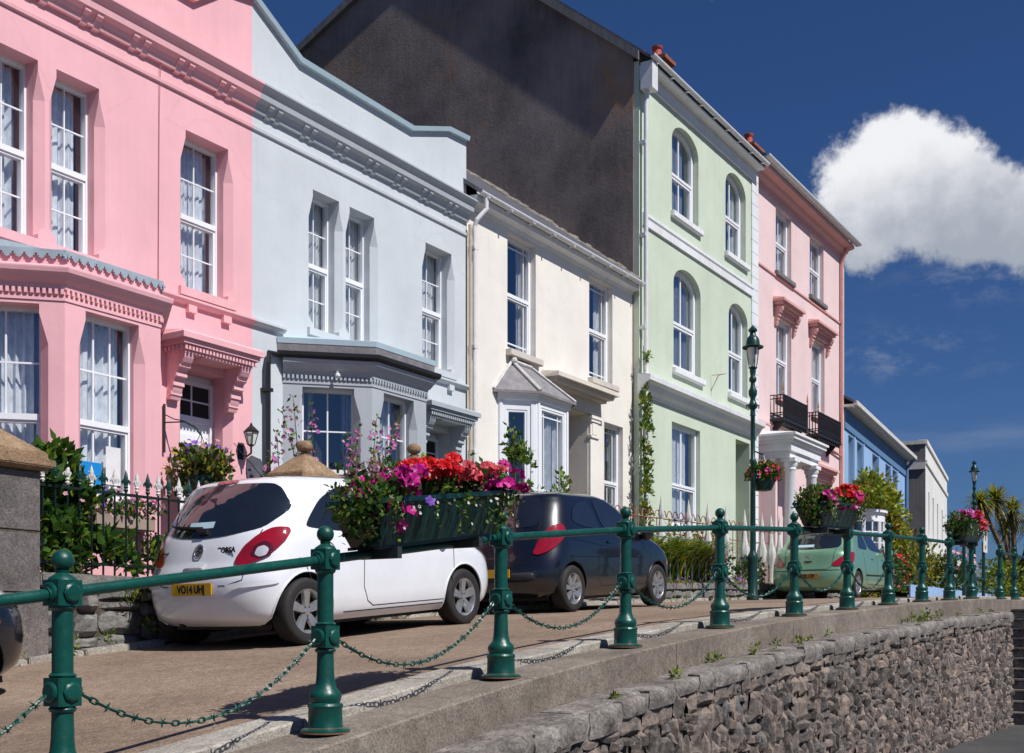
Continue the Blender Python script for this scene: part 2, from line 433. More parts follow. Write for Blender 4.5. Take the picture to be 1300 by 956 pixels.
# ================================================================== buildings
def TY(Y): return lambda u, z, d: (u, Y + d, z)
def TL(p, q):
    """plane through plan points p->q, u measured from p; inward = left of travel"""
    P = Vector(p); D = (Vector(q) - P).normalized(); Nn = Vector((-D.y, D.x))
    return lambda u, z, d: (P.x + D.x * u + Nn.x * d, P.y + D.y * u + Nn.y * d, z)
def tbox(mb, T, u0, u1, d0, d1, z0, z1):
    mb.hexa([T(u0, z0, d0), T(u1, z0, d0), T(u1, z0, d1), T(u0, z0, d1), T(u0, z1, d0), T(u1, z1, d0), T(u1, z1, d1), T(u0, z1, d1)])
def shoulder(x0, x1, z0, z1, D=.25, c=.09, top=.42):
    def pts(cc):
        return [(x0, z0), (x0, z0 + .08), (x0 - cc, z0 + .18), (x0 - cc, z1 - top), (x0, z1 - .1), (x0, z1), (x1, z1), (x1, z1 - .1), (x1 + cc, z1 - top), (x1 + cc, z0 + .18), (x1, z0 + .08), (x1, z0)]
    return [(pts(c), 0), (pts(0), c), (pts(0), D)]
def recthole(x0, x1, z0, z1, D=.25):
    p = [(x0, z0), (x0, z1), (x1, z1), (x1, z0)]
    return [(p, 0), (p, D)]
def archpts(x0, x1, z0, zs, za, n=14):
    p = [(x0, z0)]
    for i in range(n + 1):
        t = PI - PI * i / n
        p.append(((x0 + x1) / 2 + (x1 - x0) / 2 * math.cos(t), zs + (za - zs) * math.sin(t)))
    return p + [(x1, z0)]
def archhole(x0, x1, z0, zs, za, D=.3):
    p = archpts(x0, x1, z0, zs, za); return [(p, 0), (p, D)]
def wall_holes(mb, T, outer, holes, mat, revmat=None):
    mb.mat(mat)
    loops = [[Vector((x, z, 0)) for x, z in outer]] + [[Vector((x, z, 0)) for x, z in h[0][0]] for h in holes]
    flat = [p for l in loops for p in l]
    tris = tessellate_polygon(loops)
    mb.add([T(p.x, p.y, 0) for p in flat], [tuple(t) for t in tris])
    mb.mat(revmat or mat)
    for h in holes:
        for (pa, da), (pb, db) in zip(h, h[1:]):
            n = len(pa)
            mb.add([T(x, z, da) for x, z in pa] + [T(x, z, db) for x, z in pb], [(i, (i + 1) % n, n + (i + 1) % n, n + i) for i in range(n)])
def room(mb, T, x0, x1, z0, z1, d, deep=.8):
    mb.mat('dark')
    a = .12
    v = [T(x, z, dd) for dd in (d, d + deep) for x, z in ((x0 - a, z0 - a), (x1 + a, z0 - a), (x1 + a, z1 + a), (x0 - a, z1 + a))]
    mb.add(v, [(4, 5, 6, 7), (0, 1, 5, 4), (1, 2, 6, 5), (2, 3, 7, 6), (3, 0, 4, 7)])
def drape(mb, T, x0, x1, z0, z1, d, folds=9, amp=.025):
    folds = folds * rnd(.7, 1.3); amp = amp * rnd(.6, 1.5); k2 = rnd(2.3, 4.6); k3 = rnd(1.1, 1.9); n = max(10, int(folds * 8)); ph = rnd(0, 6); vs = []
    for i in range(n + 1):
        t = i / n; x = x0 + (x1 - x0) * t
        dd = d + amp * math.sin(t * folds * 2 * PI + ph) + amp * .5 * math.sin(t * folds * k2 * PI + ph) + amp * .6 * math.sin(t * folds * k3 + 1)
        vs += [T(x, z0, dd), T(x, z1, dd)]
    mb.add(vs, [(2 * i, 2 * i + 2, 2 * i + 3, 2 * i + 1) for i in range(n)])
def window(parent, T, x0, x1, z0, z1, d=.25, split=.5, up=(2, 2), lo=(2, 2), fr=.05, bar=.018, margin=0, lowsash=.03, cur='full', cmat='lace', arch=None, mat='upvc', name='window', glassin='glass', ldz=0):
    """sash / casement window: frame mesh (part) with pane and curtain meshes below it"""
    mb = MB().mat(mat)
    zm = z0 + (z1 - z0) * split
    t0, t1 = d - .05, d + .04
    tbox(mb, T, x0, x0 + fr, t0, t1, z0, z1 if not arch else arch[0]); tbox(mb, T, x1 - fr, x1, t0, t1, z0, z1 if not arch else arch[0])
    tbox(mb, T, x0 + fr, x1 - fr, t0 - .01, t1, z0, z0 + fr)
    if not arch: tbox(mb, T, x0 + fr, x1 - fr, t0, t1, z1 - fr, z1)
    else:
        zs, za = arch
        po = archpts(x0, x1, zs, zs, za); pi_ = archpts(x0 + fr, x1 - fr, zs, zs, za - fr)
        n = len(po)
        for i in range(n - 1):
            a, b, c, e = po[i], po[i + 1], pi_[i + 1], pi_[i]
            mb.hexa([T(a[0], a[1], t0), T(b[0], b[1], t0), T(b[0], b[1], t1), T(a[0], a[1], t1), T(e[0], e[1], t0), T(c[0], c[1], t0), T(c[0], c[1], t1), T(e[0], e[1], t1)])
    # meeting rail / transom
    tbox(mb, T, x0 + fr - .003, x1 - fr + .003, t0 - .005, t1, zm - .035, zm + .03)
    xa, xb = x0 + fr, x1 - fr
    if lowsash:   # inner casement / lower sash frame
        s = lowsash
        tbox(mb, T, xa, xa + s, t0 + .012, t1, z0 + fr, zm - .035); tbox(mb, T, xb - s, xb, t0 + .012, t1, z0 + fr, zm - .035)
        tbox(mb, T, xa + s, xb - s, t0 + .012, t1, z0 + fr, z0 + fr + s); tbox(mb, T, xa + s, xb - s, t0 + .012, t1, zm - .035 - s, zm - .035)
    tt = (d - .012, d + .012)
    for (c, r), a, b in ((up, zm + .03, z1 - fr), (lo, z0 + fr, zm - .035)):
        for i in range(1, c):
            x = lerp(xa, xb, i / c); tbox(mb, T, x - bar / 2, x + bar / 2, *tt, a, b)
        for j in range(1, r):
            z = lerp(a, b, j / r); tbox(mb, T, xa, xb, tt[0] + .003, tt[1], z - bar / 2, z + bar / 2)
    if margin:
        for x in (xa + margin, xb - margin):
            tbox(mb, T, x - .012, x + .012, *tt, zm + .03, z1 - fr); tbox(mb, T, x - .012, x + .012, *tt, z0 + fr, zm - .03)
        tbox(mb, T, xa, xb, tt[0] + .003, tt[1], z1 - fr - margin * .9, z1 - fr - margin * .9 + .024)
        tbox(mb, T, xa, xb, tt[0] + .003, tt[1], z0 + fr + margin * .9, z0 + fr + margin * .9 + .024)
    w = mb.build(name, mat, parent)
    gmb = MB()
    if arch:
        p = archpts(x0 + .02, x1 - .02, z0 + .02, arch[0], arch[1] - .02)
        gmb.add([T(x, z, d) for x, z in p], [tuple(range(len(p)))])
    else: gmb.quad(T(x0 + .02, z0 + .02, d), T(x1 - .02, z0 + .02, d), T(x1 - .02, z1 - .02, d), T(x0 + .02, z1 - .02, d))
    gmb.build('pane', glassin, w, recalc=False)
    if cur:
        cm = MB(); W = x1 - x0; zt = z1 - .02
        if cur == 'full':
            xg = x0 + W * rnd(.76, .97); drape(cm, T, x0, xg, z0 + .03, zt, d + .12, max(4, W * 9))
            if rnd(0, 1) < .5: drape(cm, T, xg - .02, x1, z0 + .03, zt, d + .22, 3)
        if cur == 'part': drape(cm, T, x0 + .0 * W, x0 + .72 * W, z0 + .03, zt, d + .12, max(4, W * 8)); 
        if cur == 'sides':
            drape(cm, T, x0, x0 + .24 * W, z0 + .03, zt, d + .13, max(3, W * 3)); drape(cm, T, x1 - .24 * W, x1, z0 + .03, zt, d + .13, max(3, W * 3))
        if cur == 'right': drape(cm, T, x0 + .38 * W, x1, z0 + .03, zt, d + .12, max(4, W * 7))
        if cur == 'blind': drape(cm, T, x0, x1, zm + .02, zt, d + .1, 1, .003); 
        cm.build('curtain', cmat, w, smooth=True, recalc=False)
    return w

def scroll_bracket(mb, x0, x1, yw, yo, zb, zt):
    """console bracket: S-profile in the y-z plane, wall at yw, out to yo"""
    n = 10; pts = [(yw, zb)]
    for i in range(n + 1):
        t = i / n
        y = yw - (yw - yo) * (.22 + .78 * (t ** 1.3)) * (1 + .10 * math.sin(t * 3 * PI)) * (1 if t < .97 else 1)
        pts.append((max(y, yo), zb + (zt - zb) * t))
    pts.append((yw, zt))
    mb.prism([(0, y, z) for y, z in pts], (x0, 0, 0), (x1, 0, 0))
    for i in range(4):   # carved leaf ribs
        t = .12 + .2 * i
        y = yw - (yw - yo) * (.24 + .78 * t ** 1.3)
        mb.prism([(0, y + .03, zb + (zt - zb) * t - .03), (0, y - .006, zb + (zt - zb) * t - .01), (0, y - .004, zb + (zt - zb) * t + .035), (0, y + .03, zb + (zt - zb) * t + .05)], (x0 - .012, 0, 0), (x1 + .012, 0, 0))

def villa(x0, wall, trim, is_grey):
    """two-storey bay-fronted house 5.09 m wide; x0 = its left party wall; Y = 11.5"""
    dx = x0 - 6.51; Y = 11.5; XR = x0 + 5.09
    if not is_grey:
        H = thing('pink_house', 'bright pink rendered house with canted bay, lace curtains and white door under a bracketed canopy', 'house', (x0 + 2.5, Y, .2))
    else:
        H = thing('grey_house', 'pale blue grey house with black-guttered canted bay, between the bright pink and cream houses', 'house', (x0 + 2.5, Y, .2))
    X = lambda v: v + dx
    T = TY(Y)
    base = -.6
    wins = [(X(7.72), X(8.29)), (X(8.53), X(9.11)), (X(10.43), X(11.16))]
    holes = [shoulder(a, b, 4.38, 6.39, .26) for a, b in wins]
    holes.append(shoulder(X(10.42), X(11.15), .78, 3.38, .3, .09, .5))
    mb = MB()
    xl = x0 if is_grey else x0
    wall_holes(mb, T, [(xl, base), (XR, base), (XR, 7.12), (xl, 7.12)], holes, wall)
    for a, b in wins: room(mb, T, a, b, 4.38, 6.39, .27)
    room(mb, T, X(10.42), X(11.15), .78, 3.38, .35)
    # side walls + parapet wall
    mb.mat(wall)
    mb.box(xl + .002, xl + .25, Y + .01, Y + 9, base, 7.1); mb.box(XR - .25, XR - .002, Y + .01, Y + 9, base, 7.1); mb.box(xl + .25, XR - .25, Y + 8.7, Y + 9, base, 7.1)
    mb.build('wall', wall, H)
    # parapet with swept top
    P = [(x0, 8.55), (X(7.42), 8.07), (X(10.02), 8.05), (X(11.02), 8.40), (XR, 8.44)] if is_grey else [(x0, 8.5), (X(7.42), 8.07), (X(10.55), 8.05), (X(11.1), 8.46), (XR, 8.56)]
    pm_ = MB().mat(wall)
    pm_.prism([(x, 0, z) for x, z in [(x0, 7.12)] + P + [(XR, 7.12)]], (0, Y, 0), (0, Y + .28, 0))
    pm_.build('parapet', wall, H)
    cp = MB().mat('lead' if is_grey else wall)
    for (xa, za), (xb, zb) in zip(P, P[1:]):
        cp.hexa([(xa - .0, Y - .07, za), (xb, Y - .07, zb), (xb, Y + .33, zb), (xa, Y + .33, za), (xa, Y - .09, za + .07), (xb, Y - .09, zb + .07), (xb, Y + .35, zb + .07), (xa, Y + .35, za + .07)])
    if is_grey:
        cp.mats = ['coping_blue' if False else 'lead']; M.setdefault('coping', pm('pale_blue_coping_paint', (.42, .54, .60), .6, .08, 3, .1)); cp.mats = ['coping']
    cp.build('coping', None, H)
    # cornice with paired modillions, string course
    cm = MB().mat(trim if is_grey else wall)
    prof = [(Y, 7.05), (Y - .05, 7.05), (Y - .07, 7.11), (Y - .10, 7.16), (Y - .16, 7.20), (Y - .17, 7.28), (Y - .21, 7.32), (Y - .24, 7.36), (Y - .24, 7.385), (Y, 7.41)]
    cm.profx(prof, x0 + .001, XR - .001, 0, 0)
    for k in range(8):
        xc = x0 + .33 + .7 * k
        if xc > XR - .2: break
        for q in (-.085, .085):
            cm.prism([(0, Y, 7.02), (0, Y - .055, 7.03), (0, Y - .075, 7.07), (0, Y - .10, 7.12), (0, Y - .15, 7.155), (0, Y - .155, 7.205), (0, Y, 7.205)], (xc + q - .042, .012, 0), (xc + q + .042, .012, 0))
    cm.build('cornice', None, H)
    b = MB().mat(wall)
    b.profx([(Y, 6.81), (Y - .03, 6.82), (Y - .035, 6.86), (Y, 6.875)], x0 + .001, XR - .001)
    b.build('string_course', None, H)
    # lower band course right of bay
    b = MB().mat(wall)
    b.profx([(Y, 4.17), (Y - .05, 4.18), (Y - .08, 4.22), (Y - .08, 4.25), (Y, 4.27)], X(9.6), XR - .001)
    for xc in (X(10.5), X(11.1)): b.box(xc - .07, xc + .07, Y - .06, Y - .002, 4.08, 4.172)
    b.build('band_course', None, H)
    b = MB().mat(wall); b.profx([(Y, 4.17), (Y - .05, 4.18), (Y - .08, 4.22), (Y - .08, 4.25), (Y, 4.27)], x0 + .001, X(7.1)); b.build('band_course', None, H)
    for i, (a, bb) in enumerate(wins):
        if not is_grey: window(H, T, a - .02, bb + .02, 4.40, 6.39, .26, .49, (2, 2), (2, 2), .045, .016, cur='full', cmat='lace')
        else: window(H, T, a - .02, bb + .02, 4.40, 6.39, .26, .49, (2, 2), (2, 2), .045, .016, cur='right', cmat='curtain')
        s = MB().mat(wall); s.box(a - .12, bb + .12, Y - .05, Y + .2, 4.28, 4.385); s.build('sill', None, H)
    # ---- door
    dm = MB().mat('upvc')
    xa, xb = X(10.42), X(11.15)
    tbox(dm, T, xa, xb, .3, .36, .78, 3.38)
    tbox(dm, T, xa, xa + .06, .26, .3, .78, 3.3); tbox(dm, T, xb - .06, xb, .26, .3, .78, 3.3); tbox(dm, T, xa + .06, xb - .06, .262, .3, 2.76, 2.84); tbox(dm, T, xa + .06, xb - .06, .262, .3, 3.24, 3.3)
    tbox(dm, T, xa + .17, xb - .17, .285, .3, 1.9, 2.6); tbox(dm, T, xa + .17, xb - .17, .285, .3, .95, 1.6)
    D = dm.build('door', None, H, bevel=.004)
    fm = MB().mat('dark'); tbox(fm, T, xa + .06, xb - .06, .292, .299, 2.84, 3.24); fo = fm.build('fanlight', 'carglass', D)
    fm.mats
    fb = MB().mat('upvc'); xm = (xa + xb) / 2; tbox(fb, T, xm - .01, xm + .01, .278, .292, 2.84, 3.24); tbox(fb, T, xa + .06, xb - .06, .280, .292, 3.03, 3.05); fb.build('glazing_bar', None, D)
    kb = MB().mat('chrome'); kb.ball((xa + .13, Y + .25, 1.75), .03, 8, 5); tbox(kb, T, xm - .12, xm + .12, .288, .298, 1.72, 1.77); kb.build('handle', None, D)
    if not is_grey:
        text_part('88', .17, 'ink', 'house_number', D, frame_mtx(Vector((X(10.72), Y + .275, 2.42)) - wloc(D), (1, 0, 0), (0, 0, 1)), bold=.004)
    st = MB().mat('kerb'); st.box(xa - .3, xb + .3, Y - .9, Y - .001, base, .62); st.box(xa - .15, xb + .15, Y - .5, Y + .3, .6, .775); st.build('doorstep', None, H, bevel=.01)
    # ---- canopy over the door
    cn = MB().mat(trim if is_grey else wall)
    c0, c1 = X(10.0), X(11.38)
    if is_grey: c1 = X(11.40)
    cn.sweep([(0, 3.46), (.0, 3.46), (.33, 3.46), (.34, 3.50), (.345, 3.53), (.38, 3.55), (.38, 3.60), (.42, 3.63), (.44, 3.68), (.44, 3.70), (0, 3.74)], [(c0 + .44, Y), (c1 - .44, Y)], 1)
    pth = [(c0 + .44, Y + .0), (c0 + .44, Y)]
    # full canopy as stepped slabs
    for o, za, zb in ((.33, 3.47, 3.535), (.36, 3.535, 3.57), (.40, 3.57, 3.63), (.44, 3.63, 3.70)):
        k = .44 - o
        cn.box(c0 + k, c1 - k, Y - o - .004, Y - .002, za, zb)
    cn.hexa([(c0, Y - .444, 3.70), (c1, Y - .444, 3.70), (c1, Y - .002, 3.70), (c0, Y - .002, 3.70), (c0 + .04, Y - .40, 3.73), (c1 - .04, Y - .40, 3.73), (c1 - .04, Y - .002, 3.78), (c0 + .04, Y - .002, 3.78)])
    for k in range(22):
        x = c0 + .10 + k * (c1 - c0 - .2) / 21
        cn.box(x - .017, x + .017, Y - .385, Y - .36, 3.50, 3.545)
    for k in range(5):
        y = Y - .33 + k * .07; cn.box(c0 + .055, c0 + .085, y - .017, y + .017, 3.50, 3.545)
    canopy = cn.build('door_canopy', None, H)
    for q in (c0 + .12, c1 - .29):
        br = MB().mat(trim if is_grey else wall); scroll_bracket(br, q, q + .15, Y - .001, Y - .33, 2.92, 3.47); br.build('bracket', None, canopy)
    # ---- canted bay
    A = (X(7.10), Y); B = (X(7.98), Y - .88); C = (X(9.26), Y - .88); Dp = (X(9.93), Y)
    path = [A, B, C, Dp]
    bw = MB()
    btrim = trim if is_grey else wall
    TA, TB, TC = TL(A, B), TL(B, C), TL(C, Dp)
    LA, LB, LC = [(Vector(q) - Vector(p)).length for p, q in ((A, B), (B, C), (C, Dp))]
    gz0, gz1 = 1.46, 3.46
    wall_holes(bw, TA, [(0, base), (LA, base), (LA, 3.98), (0, 3.98)], [shoulder(.27, .99, gz0, gz1, .2)], btrim if is_grey else wall)
    wall_holes(bw, TB, [(0, base), (LB, base), (LB, 3.98), (0, 3.98)], [shoulder(.26, .97, gz0, gz1, .2)], btrim if is_grey else wall)
    wall_holes(bw, TC, [(0, base), (LC, base), (LC, 3.98), (0, 3.98)], [shoulder(.3, .82, gz0, gz1, .2)], btrim if is_grey else wall)
    bw.mat('dark')
    bw.add([(A[0] + .1, Y - .03, gz0 - .2), (Dp[0] - .1, Y - .03, gz0 - .2), (Dp[0] - .1, Y - .03, gz1 + .3), (A[0] + .1, Y - .03, gz1 + .3)], [(0, 1, 2, 3)])
    bw.mat(btrim)
    bw.add([(p[0], p[1], 3.98) for p in path], [(0, 1, 2, 3)])
    bay = bw.build('bay_window', None, H)
    bc = MB().mat(btrim)
    bc.sweep([(0, 3.62), (.02, 3.62), (.03, 3.67), (.07, 3.70), (.10, 3.74), (.13, 3.77), (.14, 3.81), (.14, 3.825), (.03, 3.87), (0, 3.87)], path, 1)
    bc.sweep([(0, 3.50), (.012, 3.50), (.012, 3.535), (0, 3.535)], path, 1)
    for p, q, L in ((A, B, LA), (B, C, LB), (C, Dp, LC)):
        TT = TL(p, q); n = int(L / .062)
        for k in range(n + 1):
            u = .02 + k * (L - .04) / n
            tbox(bc, TT, u - .016, u + .016, -.035, .001, 3.565, 3.618)
    bc.build('bay_cornice', None, bay)
    if not is_grey:
        ld = MB().mat('lead')
        for p, q, L in ((A, B, LA), (B, C, LB), (C, Dp, LC)):
            TT = TL(p, q); n = int(L / .105)
            tbox(ld, TT, -.02, L + .02, -.03, .2, 3.985, 4.03)
            for k in range(n + 1):
                u = k * L / n
                for j in range(5):
                    t0 = u - .045 + j * .018
                    h = .045 * math.sin(PI * (j + .5) / 5)
                    tbox(ld, TT, t0, t0 + .0185, -.032, -.022, 3.985 - .012 - h, 3.99)
        ld.build('lead_flashing', None, bay)
        rf = MB().mat('lead'); rf.add([(A[0] + .05, A[1], 4.04), (B[0] + .05, B[1] + .1, 4.04), (C[0], C[1] + .1, 4.04), (Dp[0], Dp[1], 4.04), (A[0] + .1, Y, 4.22), (Dp[0] - .1, Y, 4.22)], [(0, 1, 4), (1, 2, 5, 4), (2, 3, 5)]); rf.build('bay_roof', None, bay)
    else:
        rp = [(X(6.99), Y), (X(7.93), Y - .98), (X(9.32), Y - .98), (X(10.05), Y)]
        fa = MB().mat('coping'); fa.sweep([(0, 4.035), (.02, 4.035), (.03, 4.11), (.0, 4.12)], rp, 1)
        fa.add([(p[0], p[1], 4.115) for p in rp] + [(X(7.3), Y, 4.20), (X(9.8), Y, 4.20)], [(0, 1, 4), (1, 2, 5, 4), (2, 3, 5)])
        fa.mat('slate2'); fa.sweep([(-.02, 3.87), (.0, 3.87), (.014, 4.033), (-.02, 4.033)], rp, 1)
        fa.build('bay_roof', None, bay)
        gu = MB().mat('blackp')
        gu.sweep([(.0, 3.86), (.02, 3.835), (.07, 3.83), (.10, 3.86), (.105, 3.91), (.085, 3.91), (.07, 3.86), (.02, 3.86), (.0, 3.91)], rp, 1)
        gu.tube([(X(6.97), Y - .05, 3.86), (X(6.75), Y - .08, 3.84), (X(6.72), Y - .09, 3.7), (X(6.72), Y - .09, base)], .036, 10)
        for z in (3.3, 1.8, .9): gu.box(X(6.66), X(6.78), Y - .13, Y, z, z + .05)
        gu.build('black_downpipe', None, H)
        cam = MB().mat('whitep'); TT = TA; q = TT(.75, 3.66, -.12); cam.ball((q[0], q[1], q[2] - .05), .04, 8, 5); cam.tube([TT(.75, 3.70, 0), TT(.75, 3.66, -.12)], .015, 6); cam.build('camera_dome', None, bay)
    # bay windows
    kw = dict(d=.2, split=.42, fr=.045, bar=.02)
    if not is_grey:
        window(bay, TA, .25, 1.01, gz0, gz1, up=(2, 2), lo=(1, 1), cmat='lace', cur='full', **kw)
        window(bay, TB, .24, .99, gz0, gz1, up=(3, 2), lo=(3, 1), cmat='lace', cur='full', **kw)
    else:
        window(bay, TA, .25, 1.01, gz0, gz1, up=(2, 2), lo=(2, 1), cmat='drape', cur='sides', **kw)
        window(bay, TB, .24, .99, gz0, gz1, up=(2, 2), lo=(2, 1), cmat='curtain', cur='part', **kw)
    window(bay, TC, .28, .84, gz0, gz1, up=(2, 2), lo=(1, 1), cmat='lace', cur='full', **kw)
    # roof behind the parapet
    rf = MB().mat('slate')
    rf.add([(x0, Y + .28, 7.45), (XR, Y + .28, 7.45), (XR, Y + 4.3, 9.35), (x0, Y + 4.3, 9.35), (XR, Y + 9, 7.1), (x0, Y + 9, 7.1)], [(0, 1, 2, 3), (3, 2, 4, 5)])
    rf.add([(XR - .01, Y + .28, 7.1), (XR - .01, Y + .28, 7.45), (XR - .01, Y + 4.3, 9.35), (XR - .01, Y + 9, 7.1)], [(0, 1, 2, 3)])
    rf.build('roof', None, H)
    return H, T, X, bay, canopy
H1, T1, X1, bay1, can1 = villa(6.51, 'pink', 'pink', False)
H2, T2, X2, bay2, can2 = villa(11.60, 'grey', 'greytrim', True)
# thin black cable and small fittings on the pink front
c = MB().mat('pinkdoor')
c.tube([(10.0, 11.47, 7.05), (9.99, 11.48, 6.4), (9.985, 11.485, 5.3), (9.98, 11.485, 4.3)], .0045, 5)
c.build('cable', 'pinkdoor', H1)
M['cablepink'] = M['iron']

def wall_lantern(H, x, y, z):
    mb = MB().mat('iron')
    mb.box(x - .05, x + .05, y - .012, y - .001, z - .22, z - .02)
    mb.tube([(x, y - .02, z - .16), (x, y - .12, z - .19), (x, y - .2, z - .15), (x, y - .2, z - .06)], .014, 7)
    cx, cy = x, y - .2
    for z0, r0, z1, r1 in ((-.06, .03, -.04, .05), (.12, .105, .14, .105), (.14, .10, .2, .04), (.2, .03, .25, .008)):
        mb.lathe([(r0, z + z0), (r1, z + z1)], (cx, cy, 0), 6)
    for k in range(6):
        t = 2 * PI * k / 6
        mb.tube([(cx + .05 * math.cos(t), cy + .05 * math.sin(t), z - .04), (cx + .098 * math.cos(t), cy + .098 * math.sin(t), z + .13)], .007, 4)
    o = mb.build('wall_lantern', None, H)
    gl = MB().mat('frost'); gl.lathe([(.045, z - .04), (.088, z + .12)], (cx, cy, 0), 6); gl.build('lantern_glass', None, o)
wall_lantern(H1, 11.38, 11.5, 2.55)
# blue disabled sticker and notice in the bay window
s = MB().mat('bluesign')
def tq(mb, T, u0, u1, z0, z1, d): mb.quad(T(u0, z0, d), T(u1, z0, d), T(u1, z1, d), T(u0, z1, d))
TBp = TL((7.98, 10.62), (9.26, 10.62))
tq(s, TBp, .33, .60, 1.62, 1.88, .17); s.build('blue_sticker', None, bay1, recalc=False)
s = MB().mat('whitepaper'); tq(s, TBp, .66, .86, 1.66, 2.08, .172); s.build('paper_notice', None, bay1, recalc=False)
s = MB().mat('bluesign'); tq(s, TBp, .25, .31, 1.86, 2.05, .165); s.build('small_blue_sticker', None, bay1, recalc=False)
s = MB().mat('whitepaper')   # wheelchair sign: head, back, seat, leg, wheel
o0 = Vector(TBp(.465, 1.745, .166))
ring = [(.03 * math.cos(a), .03 * math.sin(a) - .012) for a in [PI * .75 + k * PI * 1.25 / 9 for k in range(10)]]
def stroke(pts, w=.007):
    for (a, b), (c, d) in zip(pts, pts[1:]):
        v = Vector((c - a, d - b)); n = Vector((-v.y, v.x)).normalized() * w / 2
        s.quad((o0.x + a - n.x, o0.y, o0.z + b - n.y), (o0.x + c - n.x, o0.y, o0.z + d - n.y), (o0.x + c + n.x, o0.y, o0.z + d + n.y), (o0.x + a + n.x, o0.y, o0.z + b + n.y))
stroke([(-.045, .03), (-.0, .03)]); stroke(ring); stroke([(-.012, .045), (-.008, .0), (.025, .0), (.042, -.04)], .011); stroke([(-.01, .07), (-.01, .055)], .018)
s.build('wheelchair_symbol', None, bay1, recalc=False)
# window box under the bay window


# ------------------------------------------------------------------ cream house
HC = thing('cream_house', 'cream rendered two-storey house with a white slate-roofed bay, beside the dark gable', 'house', (19.8, 11.5, .5))
T = TY(11.5)
mb = MB()
holes = [recthole(18.0, 18.99, 5.15, 7.27, .17), recthole(21.08, 22.1, 5.2, 7.28, .17), recthole(21.73, 22.58, 2.2, 4.41, .17), recthole(20.05, 21.02, .8, 4.44, 1.0), recthole(18.3, 19.3, 1.4, 4.2, .05)]
wall_holes(mb, T, [(16.70, -.3), (23.04, -.3), (23.04, 7.50), (16.70, 7.50)], holes, 'cream')
for a, b, z0, z1 in ((18.0, 18.99, 5.15, 7.27), (21.08, 22.1, 5.2, 7.28), (21.73, 22.58, 2.2, 4.41)): room(mb, T, a, b, z0, z1, .18)
mb.mat('cream'); mb.box(16.70, 16.9, 11.51, 20.5, -.3, 7.5)
mb.mat('brown'); tbox(mb, T, 20.0, 21.1, 1.0, 1.05, .7, 4.5); tbox(mb, T, 21.021, 21.05, .02, 1.0, .8, 4.44)  # doorway recess in brown: porch shade put into the colour
mb.build('wall', None, HC)
for a, b, z0, z1 in ((18.0, 18.99, 5.15, 7.27), (21.08, 22.1, 5.2, 7.28)):
    window(HC, T, a, b, z0, z1, .17, .5, (1, 1), (1, 1), .07, .02, margin=.12, cur='sides', cmat='curtain', lowsash=.035)
    s = MB().mat('creamtrim'); s.box(a - .06, b + .1, 11.38, 11.7, z0 - .12, z0); s.build('sill', None, HC, bevel=.01)
window(HC, T, 21.73, 22.58, 2.2, 4.41, .17, .45, (1, 1), (2, 1), .07, .02, margin=.12, cur='sides', cmat='drape', lowsash=.035)
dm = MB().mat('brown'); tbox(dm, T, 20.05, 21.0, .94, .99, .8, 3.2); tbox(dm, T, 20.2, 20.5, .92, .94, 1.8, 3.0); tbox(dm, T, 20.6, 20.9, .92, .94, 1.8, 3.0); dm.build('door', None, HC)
ds = MB().mat('cream')   # pilaster, frieze and cornice of the doorcase
ds.box(21.03, 21.36, 11.44, 11.499, .8, 4.44)
ds.box(21.01, 21.38, 11.41, 11.497, 3.98, 4.03); ds.box(21.0, 21.39, 11.40, 11.496, 4.30, 4.36); ds.box(20.99, 21.4, 11.38, 11.495, 4.36, 4.42)
ds.box(21.08, 21.31, 11.42, 11.45, 4.05, 4.28)
ds.box(19.7, 20.03, 11.44, 11.499, .8, 4.44)
ds.mat('creamtrim'); ds.box(19.65, 21.4, 11.42, 11.498, 4.445, 4.70)
ds.box(19.3, 21.42, 11.28, 11.494, 4.70, 4.76); ds.box(19.2, 21.5, 11.16, 11.493, 4.76, 4.84)
ds.hexa([(19.1, 11.06, 4.84), (21.58, 11.06, 4.84), (21.58, 11.49, 4.84), (19.1, 11.49, 4.84), (19.12, 11.08, 4.93), (21.56, 11.08, 4.93), (21.5, 11.49, 5.0), (19.2, 11.49, 5.0)])
ds.build('doorcase', None, HC)
# eaves: fascia, gutter, pipe
ev = MB().mat('whitetrim'); ev.profx([(11.499, 7.33), (11.47, 7.33), (11.45, 7.39), (11.32, 7.42), (11.31, 7.52), (11.499, 7.54)], 16.75, 23.0)
ev.build('fascia', None, HC)
def gutter(mb, x0, x1, y, z, r=.06):
    prof = [(r * math.cos(t), r * math.sin(t)) for t in [PI + PI * k / 8 for k in range(9)]]
    prof = [(y + a, z + b) for a, b in prof] + [(y + r * .8 * math.cos(t), z + r * .8 * math.sin(t) + .004) for t in [2 * PI - PI * k / 8 for k in range(9)]]
    mb.profx(prof, x0, x1)
gm = MB().mat('whitep'); gutter(gm, 16.72, 23.06, 11.24, 7.56, .065)
for k in range(9): gm.box(16.9 + k * .75, 16.94 + k * .75, 11.17, 11.32, 7.48, 7.5)
gm.build('gutter', None, HC)
dp = MB().mat('whitep'); dp.tube([(16.92, 11.24, 7.5), (16.92, 11.24, 7.3), (16.80, 11.36, 7.1), (16.80, 11.40, 7.0), (16.80, 11.40, .3)], .042, 10)
for z in (6.6, 4.9, 3.1, 1.6): dp.box(16.74, 16.86, 11.36, 11.5, z, z + .06)
dp.build('downpipe', None, HC)
dp = MB().mat('beigep'); dp.tube([(16.69, 11.42, 7.0), (16.69, 11.42, .3)], .03, 8); dp.build('beige_pipe', None, HC)
rf = MB().mat('slate')
